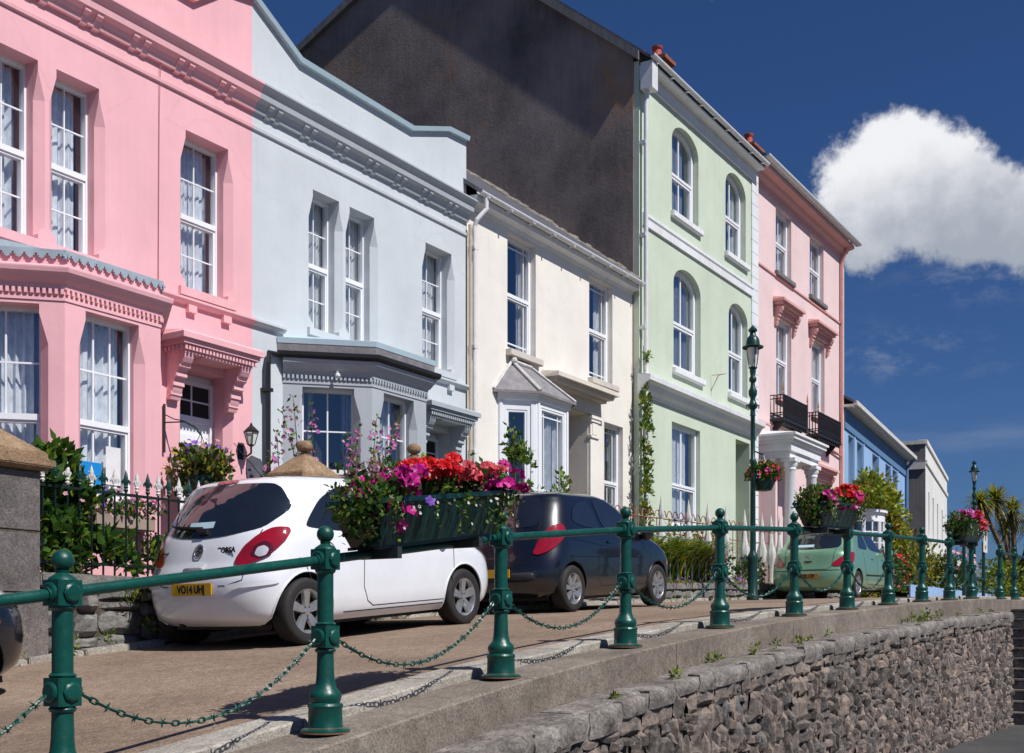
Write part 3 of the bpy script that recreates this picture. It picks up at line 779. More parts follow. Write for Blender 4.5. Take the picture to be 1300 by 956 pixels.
rf.hexa([(16.6, 11.28, 7.56), (23.04, 11.28, 7.56), (23.04, 16.3, 11.2), (16.6, 16.3, 11.2), (16.6, 11.26, 7.62), (23.04, 11.26, 7.62), (23.04, 16.3, 11.27), (16.6, 16.3, 11.27)])
rf.hexa([(16.6, 16.3, 11.2), (23.04, 16.3, 11.2), (23.04, 20.6, 7.5), (16.6, 20.6, 7.5), (16.6, 16.3, 11.27), (23.04, 16.3, 11.27), (23.04, 20.65, 7.56), (16.6, 20.65, 7.56)])
rf.mat('ledge')
for k in range(46):   # mortar fillet and debris along the gable
    t = k / 46; y_ = 11.3 + 5 * t; z_ = 7.6 + 3.64 * t; r_ = rnd(.0, .05); rf.hexa([(22.86, y_, z_), (23.03, y_, z_), (23.03, y_ + .115, z_ + .084), (22.86, y_ + .115, z_ + .084), (22.9 - r_, y_, z_ + .05), (23.03, y_, z_ + .08 + r_), (23.03, y_ + .115, z_ + .164 + r_), (22.9 - r_, y_ + .115, z_ + .134)])
rf.mat('cream'); rf.add([(16.72, 11.51, 7.5), (16.72, 16.3, 11.2), (16.72, 20.5, 7.5)], [(0, 1, 2)])
rf.build('roof', None, HC)
# canted white bay
A = (17.66, 11.5); B = (18.17, 10.99); C = (19.34, 10.99); Dp = (19.85, 11.5)
bw = MB().mat('upvc'); TA, TB, TC = TL(A, B), TL(B, C), TL(C, Dp); LA = .721; LB = 1.17
zt = 4.33
wall_holes(bw, TA, [(0, .4), (LA, .4), (LA, zt), (0, zt)], [recthole(.17, .55, 1.5, 4.02, .06)], 'upvc')
wall_holes(bw, TB, [(0, .4), (LB, .4), (LB, zt), (0, zt)], [recthole(.17, 1.0, 1.5, 4.1, .06)], 'upvc')
wall_holes(bw, TC, [(0, .4), (LA, .4), (LA, zt), (0, zt)], [recthole(.17, .55, 1.5, 4.02, .06)], 'upvc')
bw.mat('dark'); bw.add([(17.75, 11.48, 1.2), (19.8, 11.48, 1.2), (19.8, 11.48, 4.3), (17.75, 11.48, 4.3)], [(0, 1, 2, 3)])
bw.mat('upvc'); bw.sweep([(0, 4.18), (.03, 4.20), (.05, 4.28), (.08, 4.33), (0, 4.335)], [A, B, C, Dp], 1)
for TT, L in ((TA, LA), (TB, LB)):
    for u in (.07, L - .07): tbox(bw, TT, u - .03, u + .03, -.02, .001, .4, 4.17)
cb = bw.build('bay_window', None, HC)
window(cb, TA, .17, .55, 1.5, 4.02, .06, .42, (1, 1), (1, 1), .04, cur=None)
window(cb, TB, .17, 1.0, 1.5, 4.1, .06, .42, (1, 1), (1, 1), .04, margin=.12, cur='right', cmat='curtain')
window(cb, TC, .17, .55, 1.5, 4.02, .06, .42, (1, 1), (1, 1), .04, cur=None)
e = [(17.52, 11.49), (18.12, 10.88), (19.40, 10.88), (20.0, 11.49)]
rf = MB().mat('slate2')
r1, r2 = (18.08, 11.46, 4.93), (18.75, 11.46, 4.93)
ev_ = [(x, y, 4.34) for x, y in e]
rf.add(ev_ + [r1, r2], [(0, 1, 4), (1, 2, 5, 4), (2, 3, 5), (0, 3, 2, 1)])
rf.sweep([(0, 4.30), (.02, 4.30), (.02, 4.345), (0, 4.345)], e, 1)
rf.mat('side'); rf.mat('slate2')
rfo = rf.build('bay_roof', None, cb)
ld = MB().mat('whitestain')
def strip(a, b, w=.05, lift=.02):
    a, b = Vector(a), Vector(b); ld.tube([a + Vector((0, -.01, lift)), b + Vector((0, -.01, lift))], w * .6, 6)
strip(ev_[1], r1, .055); strip(ev_[0], r1, .05); strip(ev_[2], r2, .04); strip(r1, r2, .06); ld.ball((r1[0], r1[1] - .06, r1[2] + .02), .06, 8, 5)
ld.build('lead_hip', None, cb)

# ------------------------------------------------------------------ green house
HG = thing('green_house', 'tall pale green three-storey house with arched windows and a tarred black side gable', 'house', (26.4, 11.4, .6))
YG = 11.35; T = TY(YG)
arch = [(24.74, 26.25, 9.66, 11.33, 11.76), (27.94, 29.32, 9.62, 11.33, 11.76), (24.83, 26.38, 6.10, 8.08, 8.5), (28.15, 29.45, 6.12, 8.08, 8.48)]
mb = MB()
holes = [archhole(a, b, z0, zs, za, .19) for a, b, z0, zs, za in arch] + [recthole(24.74, 26.35, 2.45, 4.86, .15), recthole(28.62, 29.60, .8, 5.0, .9)]
wall_holes(mb, T, [(23.05, 0), (29.70, 0), (29.70, 12.4), (23.05, 12.4)], holes, 'green')
for a, b, z0, zs, za in arch: room(mb, T, a, b, z0, za, .20)
room(mb, T, 24.74, 26.35, 2.45, 4.86, .16)
mb.mat('green'); mb.box(23.052, 23.3, YG + .001, YG + .13, 0, 12.4); tbox(mb, T, 28.6, 29.65, .9, .95, .7, 5.1)
mb.build('wall', None, HG)
gb = MB().mat('gable')
gp = [(YG + .132, -.2), (YG + .132, 12.62), (17.0, 17.05), (25.6, 13.2), (25.6, -.2)]
gb.prism([(0, y, z) for y, z in gp], (23.03, 0, 0), (23.33, 0, 0))
gb.build('gable_wall', None, HG)
rf = MB().mat('slate')
for (ya, za), (yb, zb) in (((11.02, 12.33), (17.0, 17.1)), ((17.0, 17.1), (25.9, 13.1))):
    rf.hexa([(22.95, ya, za), (29.95, ya, za), (29.95, yb, zb), (22.95, yb, zb), (22.95, ya, za + .07), (29.95, ya, za + .07), (29.95, yb, zb + .07), (22.95, yb, zb + .07)])
rf.mat('side')
for (ya, za), (yb, zb) in (((11.3, 12.5), (17.0, 17.05)), ((17.0, 17.05), (25.8, 13.1))):
    rf.hexa([(22.90, ya, za - .14), (23.03, ya, za - .14), (23.03, yb, zb - .14), (22.90, yb, zb - .14), (22.90, ya, za + .06), (23.03, ya, za + .06), (23.03, yb, zb + .06), (22.90, yb, zb + .06)])
roofG = rf.build('roof', None, HG)
def chimney(parent, x0, x1, y0, y1, z0, z1, pots, ps=1):
    c = MB().mat('brickred'); c.box(x0, x1, y0, y1, z0, z1); c.box(x0 - .05, x1 + .05, y0 - .05, y1 + .05, z1 - .35, z1 - .22); c.box(x0 - .09, x1 + .09, y0 - .09, y1 + .09, z1 - .1, z1)
    o = c.build('chimney', None, parent)
    for (x, y) in pots:
        p = MB().mat('pot'); p.lathe([(.17, 0), (.16, .06 * ps), (.14, .1 * ps), (.12, .42 * ps), (.15, .47 * ps), (.16, .55 * ps), (.12, .56 * ps), (.10, .3 * ps)], (x, y, z1), 12); p.build('chimney_pot', None, o, smooth=True)
chimney(roofG, 29.75, 30.28, 13.9, 15.0, 13, 15.97, [(29.98, 14.2), (29.98, 14.72)], .68)
ev = MB().mat('whitetrim')
ev.box(23.06, 29.95, YG - .055, YG - .001, 11.98, 12.30); ev.box(23.06, 29.95, YG - .30, YG - .056, 12.27, 12.31)
ev.build('fascia', None, HG)
gm = MB().mat('whitep'); gutter(gm, 22.95, 29.98, 11.0, 12.42, .075)
for k in range(9): gm.box(23.2 + k * .8, 23.25 + k * .8, 10.98, YG - .06, 12.31, 12.34)
gm.build('gutter', None, HG)
dp = MB().mat('whitep'); dp.box(23.02, 23.30, 11.02, 11.3, 11.75, 12.33); dp.tube([(23.16, 11.2, 11.8), (23.13, 11.22, 11.4), (23.13, 11.22, .9)], .05, 10)
for z in (10.6, 8.6, 6.6, 4.6, 2.8): dp.box(23.06, 23.2, 11.2, 11.35, z, z + .07)
dp.build('downpipe', None, HG)
b = MB().mat('whitetrim')
b.profx([(YG, 8.9), (YG - .05, 8.9), (YG - .055, 9.06), (YG - .08, 9.10), (YG - .08, 9.16), (YG, 9.18)], 23.22, 29.69); b.build('band_course', None, HG)
b = MB().mat('whitetrim')
b.profx([(YG, 5.18), (YG - .04, 5.18), (YG - .06, 5.24), (YG - .14, 5.31), (YG - .2, 5.42), (YG - .3, 5.47), (YG - .31, 5.56), (YG - .31, 5.585), (YG, 5.64)], 22.98, 29.98); b.build('cornice', None, HG)
q = MB().mat('whitetrim')
for k in range(38):
    z = .5 + k * .32
    if z < 12.2: q.box(29.701, 30.17, YG - .03, YG + .15, z, z + .305)
q.mat('side'); q.box(29.71, 30.16, YG - .015, YG + .14, .3, 12.3)
q.build('quoin_strip', None, HG)
for i, (a, bb, z0, zs, za) in enumerate(arch):
    window(HG, T, a + .01, bb - .01, z0, za, .19, .47, (2, 1), (2, 1), .10, .05, arch=(zs, za - .01), cur='sides' if i % 2 else 'full', cmat='curtain' if i % 2 else 'drape', lowsash=.06, name='arched_window')
    s = MB().mat('whitetrim'); s.box(a - .08, bb + .12, YG - .1, YG + .3, z0 - .14, z0); s.build('sill', None, HG, bevel=.015)
window(HG, T, 24.75, 26.34, 2.45, 4.86, .15, .42, (2, 1), (2, 1), .09, .06, cur='full', cmat='curtain', lowsash=.05)
dm = MB().mat('green'); tbox(dm, T, 28.64, 29.58, .8, .9, .8, 3.4); tbox(dm, T, 28.8, 29.1, .78, .8, 1.9, 3.2); tbox(dm, T, 29.16, 29.45, .78, .8, 1.9, 3.2); dm.build('door', None, HG)
bk = MB().mat('beigep'); bk.tube([(27.0, YG - .01, 5.95), (27.0, YG - .2, 6.3), (27.0, YG - .35, 6.32)], .012, 5); bk.tube([(27.0, YG - .02, 6.32), (27.0, YG - .4, 6.32)], .01, 5); bk.build('flag_bracket', None, HG)

# ------------------------------------------------------------------ pale pink townhouse
HP = thing('pale_pink_townhouse', 'tall pale pink three-storey townhouse with black iron window balconies and a white columned porch', 'house', (34, 11.5, .8))
Y = 11.5; T = TY(Y)
mb = MB()
pw = [(32.0, 33.3, 10.2, 12.05), (34.96, 36.3, 10.25, 12.1), (32.05, 33.3, 6.7, 8.95), (35.15, 36.4, 6.7, 9.0), (35.1, 36.5, 2.6, 4.7)]
holes = [recthole(a, b, c, d, .18) for a, b, c, d in pw] + [recthole(31.0, 32.2, 1, 4.6, .7)]
wall_holes(mb, T, [(30.18, .2), (38.25, .2), (38.25, 12.5), (30.18, 12.5)], holes, 'pinkb')
for a, b, c, d in pw: room(mb, T, a, b, c, d, .19)
mb.mat('whitetrim'); mb.box(38.252, 38.45, Y + .002, 20, .2, 12.5); mb.mat('pinkdoor'); tbox(mb, T, 30.9, 32.3, .7, .75, .8, 4.7)
mb.build('wall', None, HP)
rf = MB().mat('slate')
for (ya, za), (yb, zb) in (((11.02, 12.62), (16.0, 16.2)), ((16.0, 16.2), (22, 12.6))):
    rf.hexa([(29.96, ya, za), (38.5, ya, za), (38.5, yb, zb), (29.96, yb, zb), (29.96, ya, za + .07), (38.5, ya, za + .07), (38.5, yb, zb + .07), (29.96, yb, zb + .07)])
rf.mat('whitetrim'); rf.add([(38.46, 11.5, 12.5), (38.46, 16, 16.1), (38.46, 20, 12.5)], [(0, 1, 2)])
roofP = rf.build('roof', None, HP)
chimney(roofP, 37.6, 38.4, 14.3, 15.7, 13, 16.4, [(38.0, 14.6), (38.0, 15.3)], .85)
ev = MB().mat('pinktrim'); ev.profx([(Y, 12.15), (Y - .04, 12.15), (Y - .06, 12.3), (Y - .16, 12.36), (Y - .2, 12.44), (Y - .38, 12.48), (Y - .38, 12.58), (Y, 12.6)], 30.2, 38.3); ev.build('cornice', None, HP)
gm = MB().mat('whitep'); gutter(gm, 29.98, 38.55, 11.02, 12.70, .085); gm.box(30, 38.5, 11.06, 11.12, 12.6, 12.66); gm.build('gutter', None, HP)
dp = MB().mat('pinkp'); dp.tube([(37.95, 11.1, 12.6), (37.95, 11.3, 12.3), (37.95, 11.42, 12.0), (37.95, 11.42, 1)], .055, 8); dp.tube([(35.9, 11.44, 5.9), (37.9, 11.42, 5.75)], .03, 6)
dp.build('downpipe', None, HP)
b = MB().mat('pinktrim'); b.profx([(Y, 10.02), (Y - .04, 10.03), (Y - .04, 10.08), (Y, 10.10)], 30.2, 38.2); b.build('string_course', None, HP); b = MB().mat('pinktrim'); b.profx([(Y, 5.78), (Y - .03, 5.79), (Y - .03, 5.83), (Y, 5.85)], 30.2, 38.2); b.build('string_course', None, HP)
for i, (a, bb, c, d) in enumerate(pw):
    window(HP, T, a, bb, c, d, .18, .5, (2, 1) if i < 4 else (2, 2), (2, 1), .09, .04, cur='sides', cmat='curtain', lowsash=.05)
    if i < 4:
        s = MB().mat('side' if i < 2 else 'pinktrim'); s.box(a - .1, bb + .14, Y - .1, Y + .3, c - .13, c); s.build('sill', None, HP, bevel=.012)
for x0, x1, zb in ((31.75, 33.6, 9.0), (34.8, 36.75, 9.05), (34.7, 36.9, 4.75)):
    h = MB().mat('pinktrim')
    for o, k, za, z2 in ((.1, .25, 0, .16), (.18, .16, .16, .22), (.27, .08, .22, .30), (.34, 0, .30, .37)):
        h.box(x0 + k, x1 - k, Y - o, Y - .002, zb + za, zb + z2)
    h.hexa([(x0, Y - .34, zb + .37), (x1, Y - .34, zb + .37), (x1, Y - .002, zb + .37), (x0, Y - .002, zb + .37), (x0 + .03, Y - .31, zb + .39), (x1 - .03, Y - .31, zb + .39), (x1 - .03, Y - .002, zb + .45), (x0 + .03, Y - .002, zb + .45)])
    scroll_bracket(h, x0 + .12, x0 + .27, Y - .001, Y - .24, zb - .35, zb + .16); scroll_bracket(h, x1 - .27, x1 - .12, Y - .001, Y - .24, zb - .35, zb + .16)
    h.build('window_hood', None, HP)
for x0, x1 in ((31.55, 33.6), (34.6, 36.8)):
    q = MB().mat('iron'); y0 = Y - .38; z0, z1 = 5.98, 6.62
    for z in (z0 + .08, z0 + .14, z1 - .1, z1):
        q.box(x0, x1, y0 - .015, y0 + .015, z - .012, z + .012); q.box(x0 - .012, x0 + .012, y0, Y, z - .013, z + .013); q.box(x1 - .012, x1 + .012, y0, Y, z - .013, z + .013)
    n = 22
    for k in range(n + 1):
        x = lerp(x0, x1, k / n); q.box(x - .015, x + .015, y0 - .013, y0 + .013, z0, z1)
        if k < n: q.lathe([(.030, 0), (.036, .012), (.030, .024)], (lerp(x0, x1, (k + .5) / n), y0 - .012, z0 + .32), 6, 'y')
    for k in range(1, 4):
        for x in (x0, x1): q.box(x - .012, x + .012, y0 + k * .09 - .012, y0 + k * .09 + .012, z0, z1)
    q.box(x0 - .03, x1 + .03, y0 - .03, Y, z0 - .07, z0 + .0)
    for k in range(12):
        x = lerp(x0 + .1, x1 - .1, k / 11); q.box(x - .04, x + .04, y0 + .0, y0 + .05, z0 - .16, z0 - .071)
    q.prism([(0, y0 + .02, z0 - .07), (0, Y, z0 - .07), (0, Y, z0 - .45)], (x0 + .2, 0, 0), (x0 + .26, 0, 0)); q.prism([(0, y0 + .02, z0 - .07), (0, Y, z0 - .07), (0, Y, z0 - .45)], (x1 - .26, 0, 0), (x1 - .2, 0, 0))
    bo = q.build('balcony', None, HP)
    for x in (x0, x1):
        gs = MB().mat('gold'); gs.lathe([(.02, 0), (.028, .05), (.012, .09), (.03, .14), (.022, .2), (.002, .36)], (x, y0, z1), 8)
        gs.build('gilt_finial', None, bo)
pt = MB().mat('whitetrim')
xa, xb, yf = 30.45, 33.15, 10.45
for o, za, zb in ((.16, 4.72, 4.9), (.10, 4.9, 5.12), (.04, 5.12, 5.2), (-.03, 5.2, 5.3), (-.08, 5.3, 5.36)):
    pt.box(xa + o, xb - o, yf + o, Y - .002, za, zb)
pt.add([(xa - .08, yf - .08, 5.36), (xb + .08, yf - .08, 5.36), (xb + .08, Y - .003, 5.36), (xa - .08, Y - .003, 5.36), (xa + .1, Y - .003, 5.5), (xb - .1, Y - .003, 5.5)], [(0, 1, 5, 4), (1, 2, 5), (0, 4, 3)])
pt.mat('pinkb'); pt.box(30.45, 30.6, yf + .5, Y - .003, .5, 4.71)
po = pt.build('porch', None, HP)
for x in (30.85, 32.65):
    cl = MB().mat('whitetrim'); cl.box(x - .21, x + .21, yf + .03, yf + .45, 4.62, 4.72)
    cl.lathe([(.24, .0), (.24, .08), (.19, .12), (.165, .2), (.16, 1.6), (.14, 3.35), (.17, 3.4), (.16, 3.45), (.20, 3.52), (.20, 3.6)], (x, yf + .24, 1.02), 20)
    cl.build('column', None, po, smooth=True)
st = MB().mat('kerb'); st.box(30.4, 33.2, 10.3, Y - .01, 0, 1.02); st.build('porch_step', None, po)
dm = MB().mat('pinkdoor'); tbox(dm, T, 31.02, 32.18, .62, .69, 1, 4.55); tbox(dm, T, 31.15, 31.55, .60, .62, 2, 3.4); tbox(dm, T, 31.65, 32.05, .60, .62, 2, 3.4); dm.build('door', None, HP)

# ------------------------------------------------------------------ blue house (turned 5.7 degrees)
def rotT(ox, oy, deg):
    c, s = math.cos(math.radians(deg)), math.sin(math.radians(deg))
    return lambda u, z, d: (ox + c * u - s * d, oy + s * u + c * d, z)
HB = thing('blue_house', 'two-storey blue house with dark blue frieze above the climber-covered ground floor', 'house', (45, 12.2, .9))
T = rotT(38.5, 11.52, 5.7)
mb = MB()
bws = [(.75, 1.6), (2.3, 3.3), (5.3, 6.5), (8.2, 9.3), (9.9, 10.9)]
wall_holes(mb, T, [(0, .3), (13.45, .3), (13.45, 6.95), (0, 6.95)], [recthole(a, b, 4.0, 6.65, .3) for a, b in bws], 'blue')
for a, b in bws: room(mb, T, a, b, 4.0, 6.65, .31)
mb.mat('bluedk'); tbox(mb, T, -.02, 13.47, -.05, .2, 6.75, 7.42)
mb.mat('blue')
tbox(mb, T, 13.2, 13.44, .01, 8, .3, 7.0)
for a, b in bws: tbox(mb, T, b + .02, b + .25, -.04, -.001, 3.9, 6.7)
mb.build('wall', None, HB)
for a, b in bws: window(HB, T, a, b, 4.0, 6.65, .3, .5, (1, 1), (1, 1), .08, .03, cur='part', cmat='drape', mat='upvc')
ev = MB().mat('whitestain'); tbox(ev, T, -.1, 13.55, -.35, 0, 7.42, 7.5); tbox(ev, T, -.1, 13.55, -.45, -.33, 7.46, 7.6); ev.build('gutter', None, HB)
rf = MB().mat('slate'); rf.hexa([T(-.1, 7.5, -.4), T(13.6, 7.5, -.4), T(13.6, 10.2, 4), T(-.1, 10.2, 4), T(-.1, 7.58, -.4), T(13.6, 7.58, -.4), T(13.6, 10.3, 4), T(-.1, 10.3, 4)])
rf.hexa([T(-.1, 10.2, 4), T(13.6, 10.2, 4), T(13.6, 7.3, 8.4), T(-.1, 7.3, 8.4), T(-.1, 10.3, 4), T(13.6, 10.3, 4), T(13.6, 7.38, 8.4), T(-.1, 7.38, 8.4)])
rf.build('roof', None, HB)
dp = MB().mat('bluedk'); dp.tube([T(13.2, 7.45, -.38), T(13.2, 7.1, -.1), T(13.2, 6.9, -.08), T(13.2, .8, -.08)], .07, 8); dp.build('downpipe', None, HB)
# bow window with lead roof
bo = MB().mat('upvc'); cx, cy, rr = 40.1, 11.7, 1.02
def ringp(r, z): return [(cx + r * math.cos(t), cy + r * math.sin(t), z) for t in [PI + PI * k / 20 for k in range(21)]]
def band(mb, r, z0, z1):
    a, b = ringp(r, z0), ringp(r, z1); n = len(a)
    mb.add(a + b, [(i, i + 1, n + i + 1, n + i) for i in range(n - 1)])
band(bo, rr, .6, 2.3); band(bo, rr + .03, 3.75, 4.05); band(bo, rr + .12, 4.05, 4.15)
a = ringp(rr + .12, 4.05); bo.add(a, [tuple(range(len(a)))])
for k in range(0, 21, 2):
    t = PI + PI * k / 20; w = .07 if k % 4 == 0 else .028
    x, y = cx + rr * math.cos(t), cy + rr * math.sin(t)
    bo.lathe([(w, 2.3), (w, 3.76)], (x, y, 0), 6)
for z in (2.32, 2.7, 3.05, 3.4, 3.74): band(bo, rr, z - .02, z + .02)
bw_ = bo.build('bow_window', None, HB)
gl = MB().mat('glass'); band(gl, rr - .02, 2.3, 3.76); gl.build('pane', None, bw_)
dk = MB().mat('dark'); band(dk, rr - .4, 2.2, 3.9); dk.build('curtain', None, bw_)  # dark sheet standing for the unlit room behind the panes, no cloth
lr = MB().mat('lead'); a = ringp(rr + .14, 4.152); lr.add(a + [(cx, cy, 4.35)], [(i, i + 1, len(a)) for i in range(len(a) - 1)]); lr.build('bow_roof', None, bw_)

# ------------------------------------------------------------------ white end house (turned 8.5 degrees)
HW = thing('white_end_house', 'white parapeted house with end wall coloured dark for its shade, last of the terrace beyond the blue house', 'house', (62, 14, 1))
T = rotT(55.0, 12.76, 8.5)
mb = MB()
ww = [(1.6, 2.2), (4.1, 4.8), (6.9, 7.6), (10.2, 10.9)]
wall_holes(mb, T, [(0, .3), (14.3, .3), (14.3, 8.6), (0, 8.6)], [recthole(a, b, 4.6, 6.6, .2) for a, b in ww] + [recthole(9.6, 10.8, .9, 3.6, .3)], 'whiter')
for a, b in ww: room(mb, T, a, b, 4.6, 6.6, .21)
room(mb, T, 9.6, 10.8, .9, 3.6, .31)
mb.mat('side'); mb.add([T(-.001, .3, 0), T(-.001, .3, 9), T(-.001, 8.6, 9), T(-.001, 8.6, 0)], [(0, 1, 2, 3)])  # end wall's shade is put into this dark grey
mb.mat('whiter'); tbox(mb, T, -.05, 14.35, -.08, .3, 8.6, 8.78); tbox(mb, T, .0, 14.3, -.07, -.001, 7.70, 7.86); tbox(mb, T, 14.1, 14.29, .01, 9, .3, 8.6)
mb.mat('whitestain'); tbox(mb, T, -.09, -.002, .0, 9, 7.45, 7.75); tbox(mb, T, -.07, -.003, .02, 9, 8.58, 8.75)
mb.build('wall', None, HW)
for a, b in ww: window(HW, T, a, b, 4.6, 6.6, .2, .5, (1, 1), (1, 1), .05, .03, cur='part', cmat='drape')
rf = MB().mat('slate'); rf.add([T(0, 8.55, .25), T(14.3, 8.55, .25), T(14.3, 8.6, 9), T(0, 8.6, 9)], [(0, 1, 2, 3)]); rf.build('roof', None, HW)
# ================================================================== ground
def strip_sheet(name, mat, xs, ys, zf, kind='structure', under=None):
    mb = MB().mat(mat); n = len(ys)
    vs = [(x, y, zf(x, y)) for x in xs for y in ys]
    fs = [(i * n + j, (i + 1) * n + j, (i + 1) * n + j + 1, i * n + j + 1) for i in range(len(xs) - 1) for j in range(n - 1)]
    mb.add(vs, fs); o = mb.build(name, None, None, smooth=True); tag(o, kind=kind); return o
XS = [-60, -30, -15, -8] + [-6 + .5 * i for i in range(110)] + [50, 55, 60, 70, 80, 120, 200, 400]
def nz(x, y, s=1, a=.01): return a * noise.noise(Vector((x * s, y * s, 1.3)))
strip_sheet('road', 'road', XS, [4.79, 5.5, 6.3, 7.2, 8.2, 9.0, 9.28], lambda x, y: gr(x) + nz(x, y, .8, .012))
strip_sheet('garden_ground', 'soil', XS, [9.6, 10.2, 11.2, 13, 20, 40, 120, 400], lambda x, y: gr(x) + .40 + nz(x, y, 1, .04))
def slabs(name, y0, y1, ztop, zbot, mat, seg, x0=-8, x1=23.0, jit=.0, gap=.006, kind='structure'):
    mb = MB().mat(mat); x = x0; k = 0
    while x < x1:
        L = seg * rnd(.85, 1.15); xe = min(x1, x + L); j = rnd(-jit, jit); n = max(2, int((xe - x) / .3))
        rows = [lerp(x + gap / 2, xe - gap / 2, i / n) for i in range(n + 1)]
        vs = []
        for xx in rows: vs += [(xx, y0 + j, zbot(xx)), (xx, y0 + j * .5 + .0, ztop(xx) + j * .3 - .012), (xx, y0 + .014 + j * .5, ztop(xx) + j * .3), (xx, y1, ztop(xx) + j * .3), (xx, y1, zbot(xx))]
        fs = [tuple(range(5)), tuple(range(n * 5, n * 5 + 5))[::-1]]
        for i in range(n):
            for q in range(5):
                a, b = i * 5 + q, i * 5 + (q + 1) % 5; fs.append((a, b, b + 5, a + 5))
        mb.add(vs, fs); x = xe
    o = mb.build(name, None, None); tag(o, kind=kind); return o
slabs('kerb', 4.50, 4.79, lambda x: g(x) + .058, lambda x: g(x) - .1, 'kerb', 1.5, -8, 40, .006)
slabs('kerb_plinth', 4.07, 4.497, lambda x: g(x), lambda x: g(x) - .34, 'plinth', 2.6, -8, 23.0, .003)
slabs('ledge', 3.80, 4.066, lambda x: g(x) - .24 + .015 * noise.noise(Vector((x * 2.2, 0, 0))), lambda x: g(x) - .34, 'ledge', .8, -8, 22.55, .01, .01)
LE = MB().mat('ledge'); x = -6
while x < 22.55:
    xe = min(22.56, x + rnd(.22, .75)); zt = g((x + xe) / 2) - .235 + rnd(-.018, .012); hh = rnd(.10, .18)
    n = 6; vs = []
    for i in range(n + 1):
        xx = lerp(x + .006, xe - .006, i / n); e = .03 * (1 if i in (0, n) else 0); zz = g(xx) - g((x + xe) / 2)
        q = lambda s: .022 * noise.noise(Vector((xx * 5, s, 7)))
        vs += [(xx, 3.70 + e + q(1) + rnd(0, .012), zt - hh + zz), (xx, 3.685 + e + q(2) + rnd(0, .012), zt - hh * .5 + zz), (xx, 3.70 + e + q(3), zt - .03 + zz), (xx, 3.73 + q(4), zt + zz + q(5) * .4), (xx, 3.83, zt + zz + q(6) * .4), (xx, 3.83, zt - hh + zz)]
    fs = [tuple(range(6)), tuple(range(n * 6, n * 6 + 6))[::-1]] + [(i * 6 + k, i * 6 + (k + 1) % 6, (i + 1) * 6 + (k + 1) % 6, (i + 1) * 6 + k) for i in range(n) for k in range(6)]
    LE.add(vs, fs); x = xe
tag(LE.build('ledge_edge', None, None, smooth=True, ang=50), kind='structure')
LOW = -1.62
mb = MB().mat('asphalt'); mb.add([(-400, -400, LOW), (400, -400, LOW), (400, 3.9, LOW), (-400, 3.9, LOW)], [(0, 1, 2, 3)]); tag(mb.build('lower_road', None, None), kind='structure')
mb = MB().mat('soil'); mb.add([(-900, -900, -5.2), (1500, -900, -5.2), (1500, 1500, -5.2), (-900, 1500, -5.2)], [(0, 1, 2, 3)]); tag(mb.build('ground', None, None), kind='structure')

def stone(mb, x0, x1, z0, z1, y, dep, rough=.035):
    n = 4; vs = []; sd = rnd(0, 99)
    cut = [[rnd(0, .3) for _ in range(2)] for _ in range(2)]
    for i in range(n + 1):
        for j in range(n + 1):
            u, v = i / n, j / n
            e = min(u, 1 - u, v, 1 - v) * 2
            b = dep * (1 - (1 - min(1, e * 1.9)) ** 2)
            # knock corners off
            cu = cut[int(u > .5)][int(v > .5)]; du, dv = abs(u - .5) * 2, abs(v - .5) * 2
            k = max(0, du + dv - 1.45) * cu * 1.3
            uu = .5 + (u - .5) * (1 - k); vv = .5 + (v - .5) * (1 - k)
            x, z = lerp(x0, x1, uu), lerp(z0, z1, vv)
            nn = noise.noise(Vector((x * 9 + sd, z * 9, sd))) * rough
            vs.append((x + nn * .6, y - b - nn, z + nn * .6))
    fs = [(i * (n + 1) + j, (i + 1) * (n + 1) + j, (i + 1) * (n + 1) + j + 1, i * (n + 1) + j + 1) for i in range(n) for j in range(n)]
    mb.add(vs, fs)
lambda_low = None
# rubble retaining wall below the ledge
RW = MB().mat('rubble')
def rubble(mb, xa, xb, zlo, zhi, y, sw, sh, dep, gap=.012, one=False):
    x = xa
    while x < xb:
        w = sw * (rnd(.5, 1.6) if rnd(0, 1) < .85 or one else rnd(2, 3.2)); xe = min(xb, x + w); z = zhi((x + xe) / 2) - .003
        zl = zhi((x + xe) / 2) - .10 if one else zlo
        while z > zl:
            h = sh * (rnd(1.0, 1.5) if one else rnd(.4, 2.0) if rnd(0, 1) < .8 else 2.4); zb = z - h if one else max(zl - .05, z - h)
            j = rnd(-.02, .02)
            if rnd(0, 1) < .25 and xe - x > .08:
                xm = lerp(x, xe, rnd(.35, .65))
                stone(mb, x + j, xm - gap / 2, zb + gap, z, y, dep * rnd(.4, 1.3)); stone(mb, xm + gap / 2, xe - gap + j, zb + gap, z, y, dep * rnd(.4, 1.3))
            else: stone(mb, x + j, xe - gap + j, zb + gap, z, y, dep * rnd(.4, 1.3))
            z = zb
        x = xe
rubble(RW, 6.8, 22.5, lambda_low, lambda x: g(x) - .33, 3.75, .30, .14, .035, .008, True)
rubble(RW, 6.8, 22.5, LOW, lambda x: g(x) - .50, 3.76, .085, .12, .055, .007)
rubble(RW, 3.0, 6.8, LOW, lambda x: g(x) - .37, 3.76, .24, .17, .06)
RW.mat('mortar')
vs = []; n = 0
for x in [-8, -4, 0, 3] + [3 + .5 * i for i in range(1, 40)] + [22.52]: vs += [(x, 3.765, LOW - .3), (x, 3.765, g(x) - .3), (x, 4.06, g(x) - .3)]; n += 1
RW.add(vs, [(3 * i + q, 3 * i + 3 + q, 3 * i + 4 + q, 3 * i + 1 + q) for i in range(n - 1) for q in (0, 1)])
RW.mat('rubble')
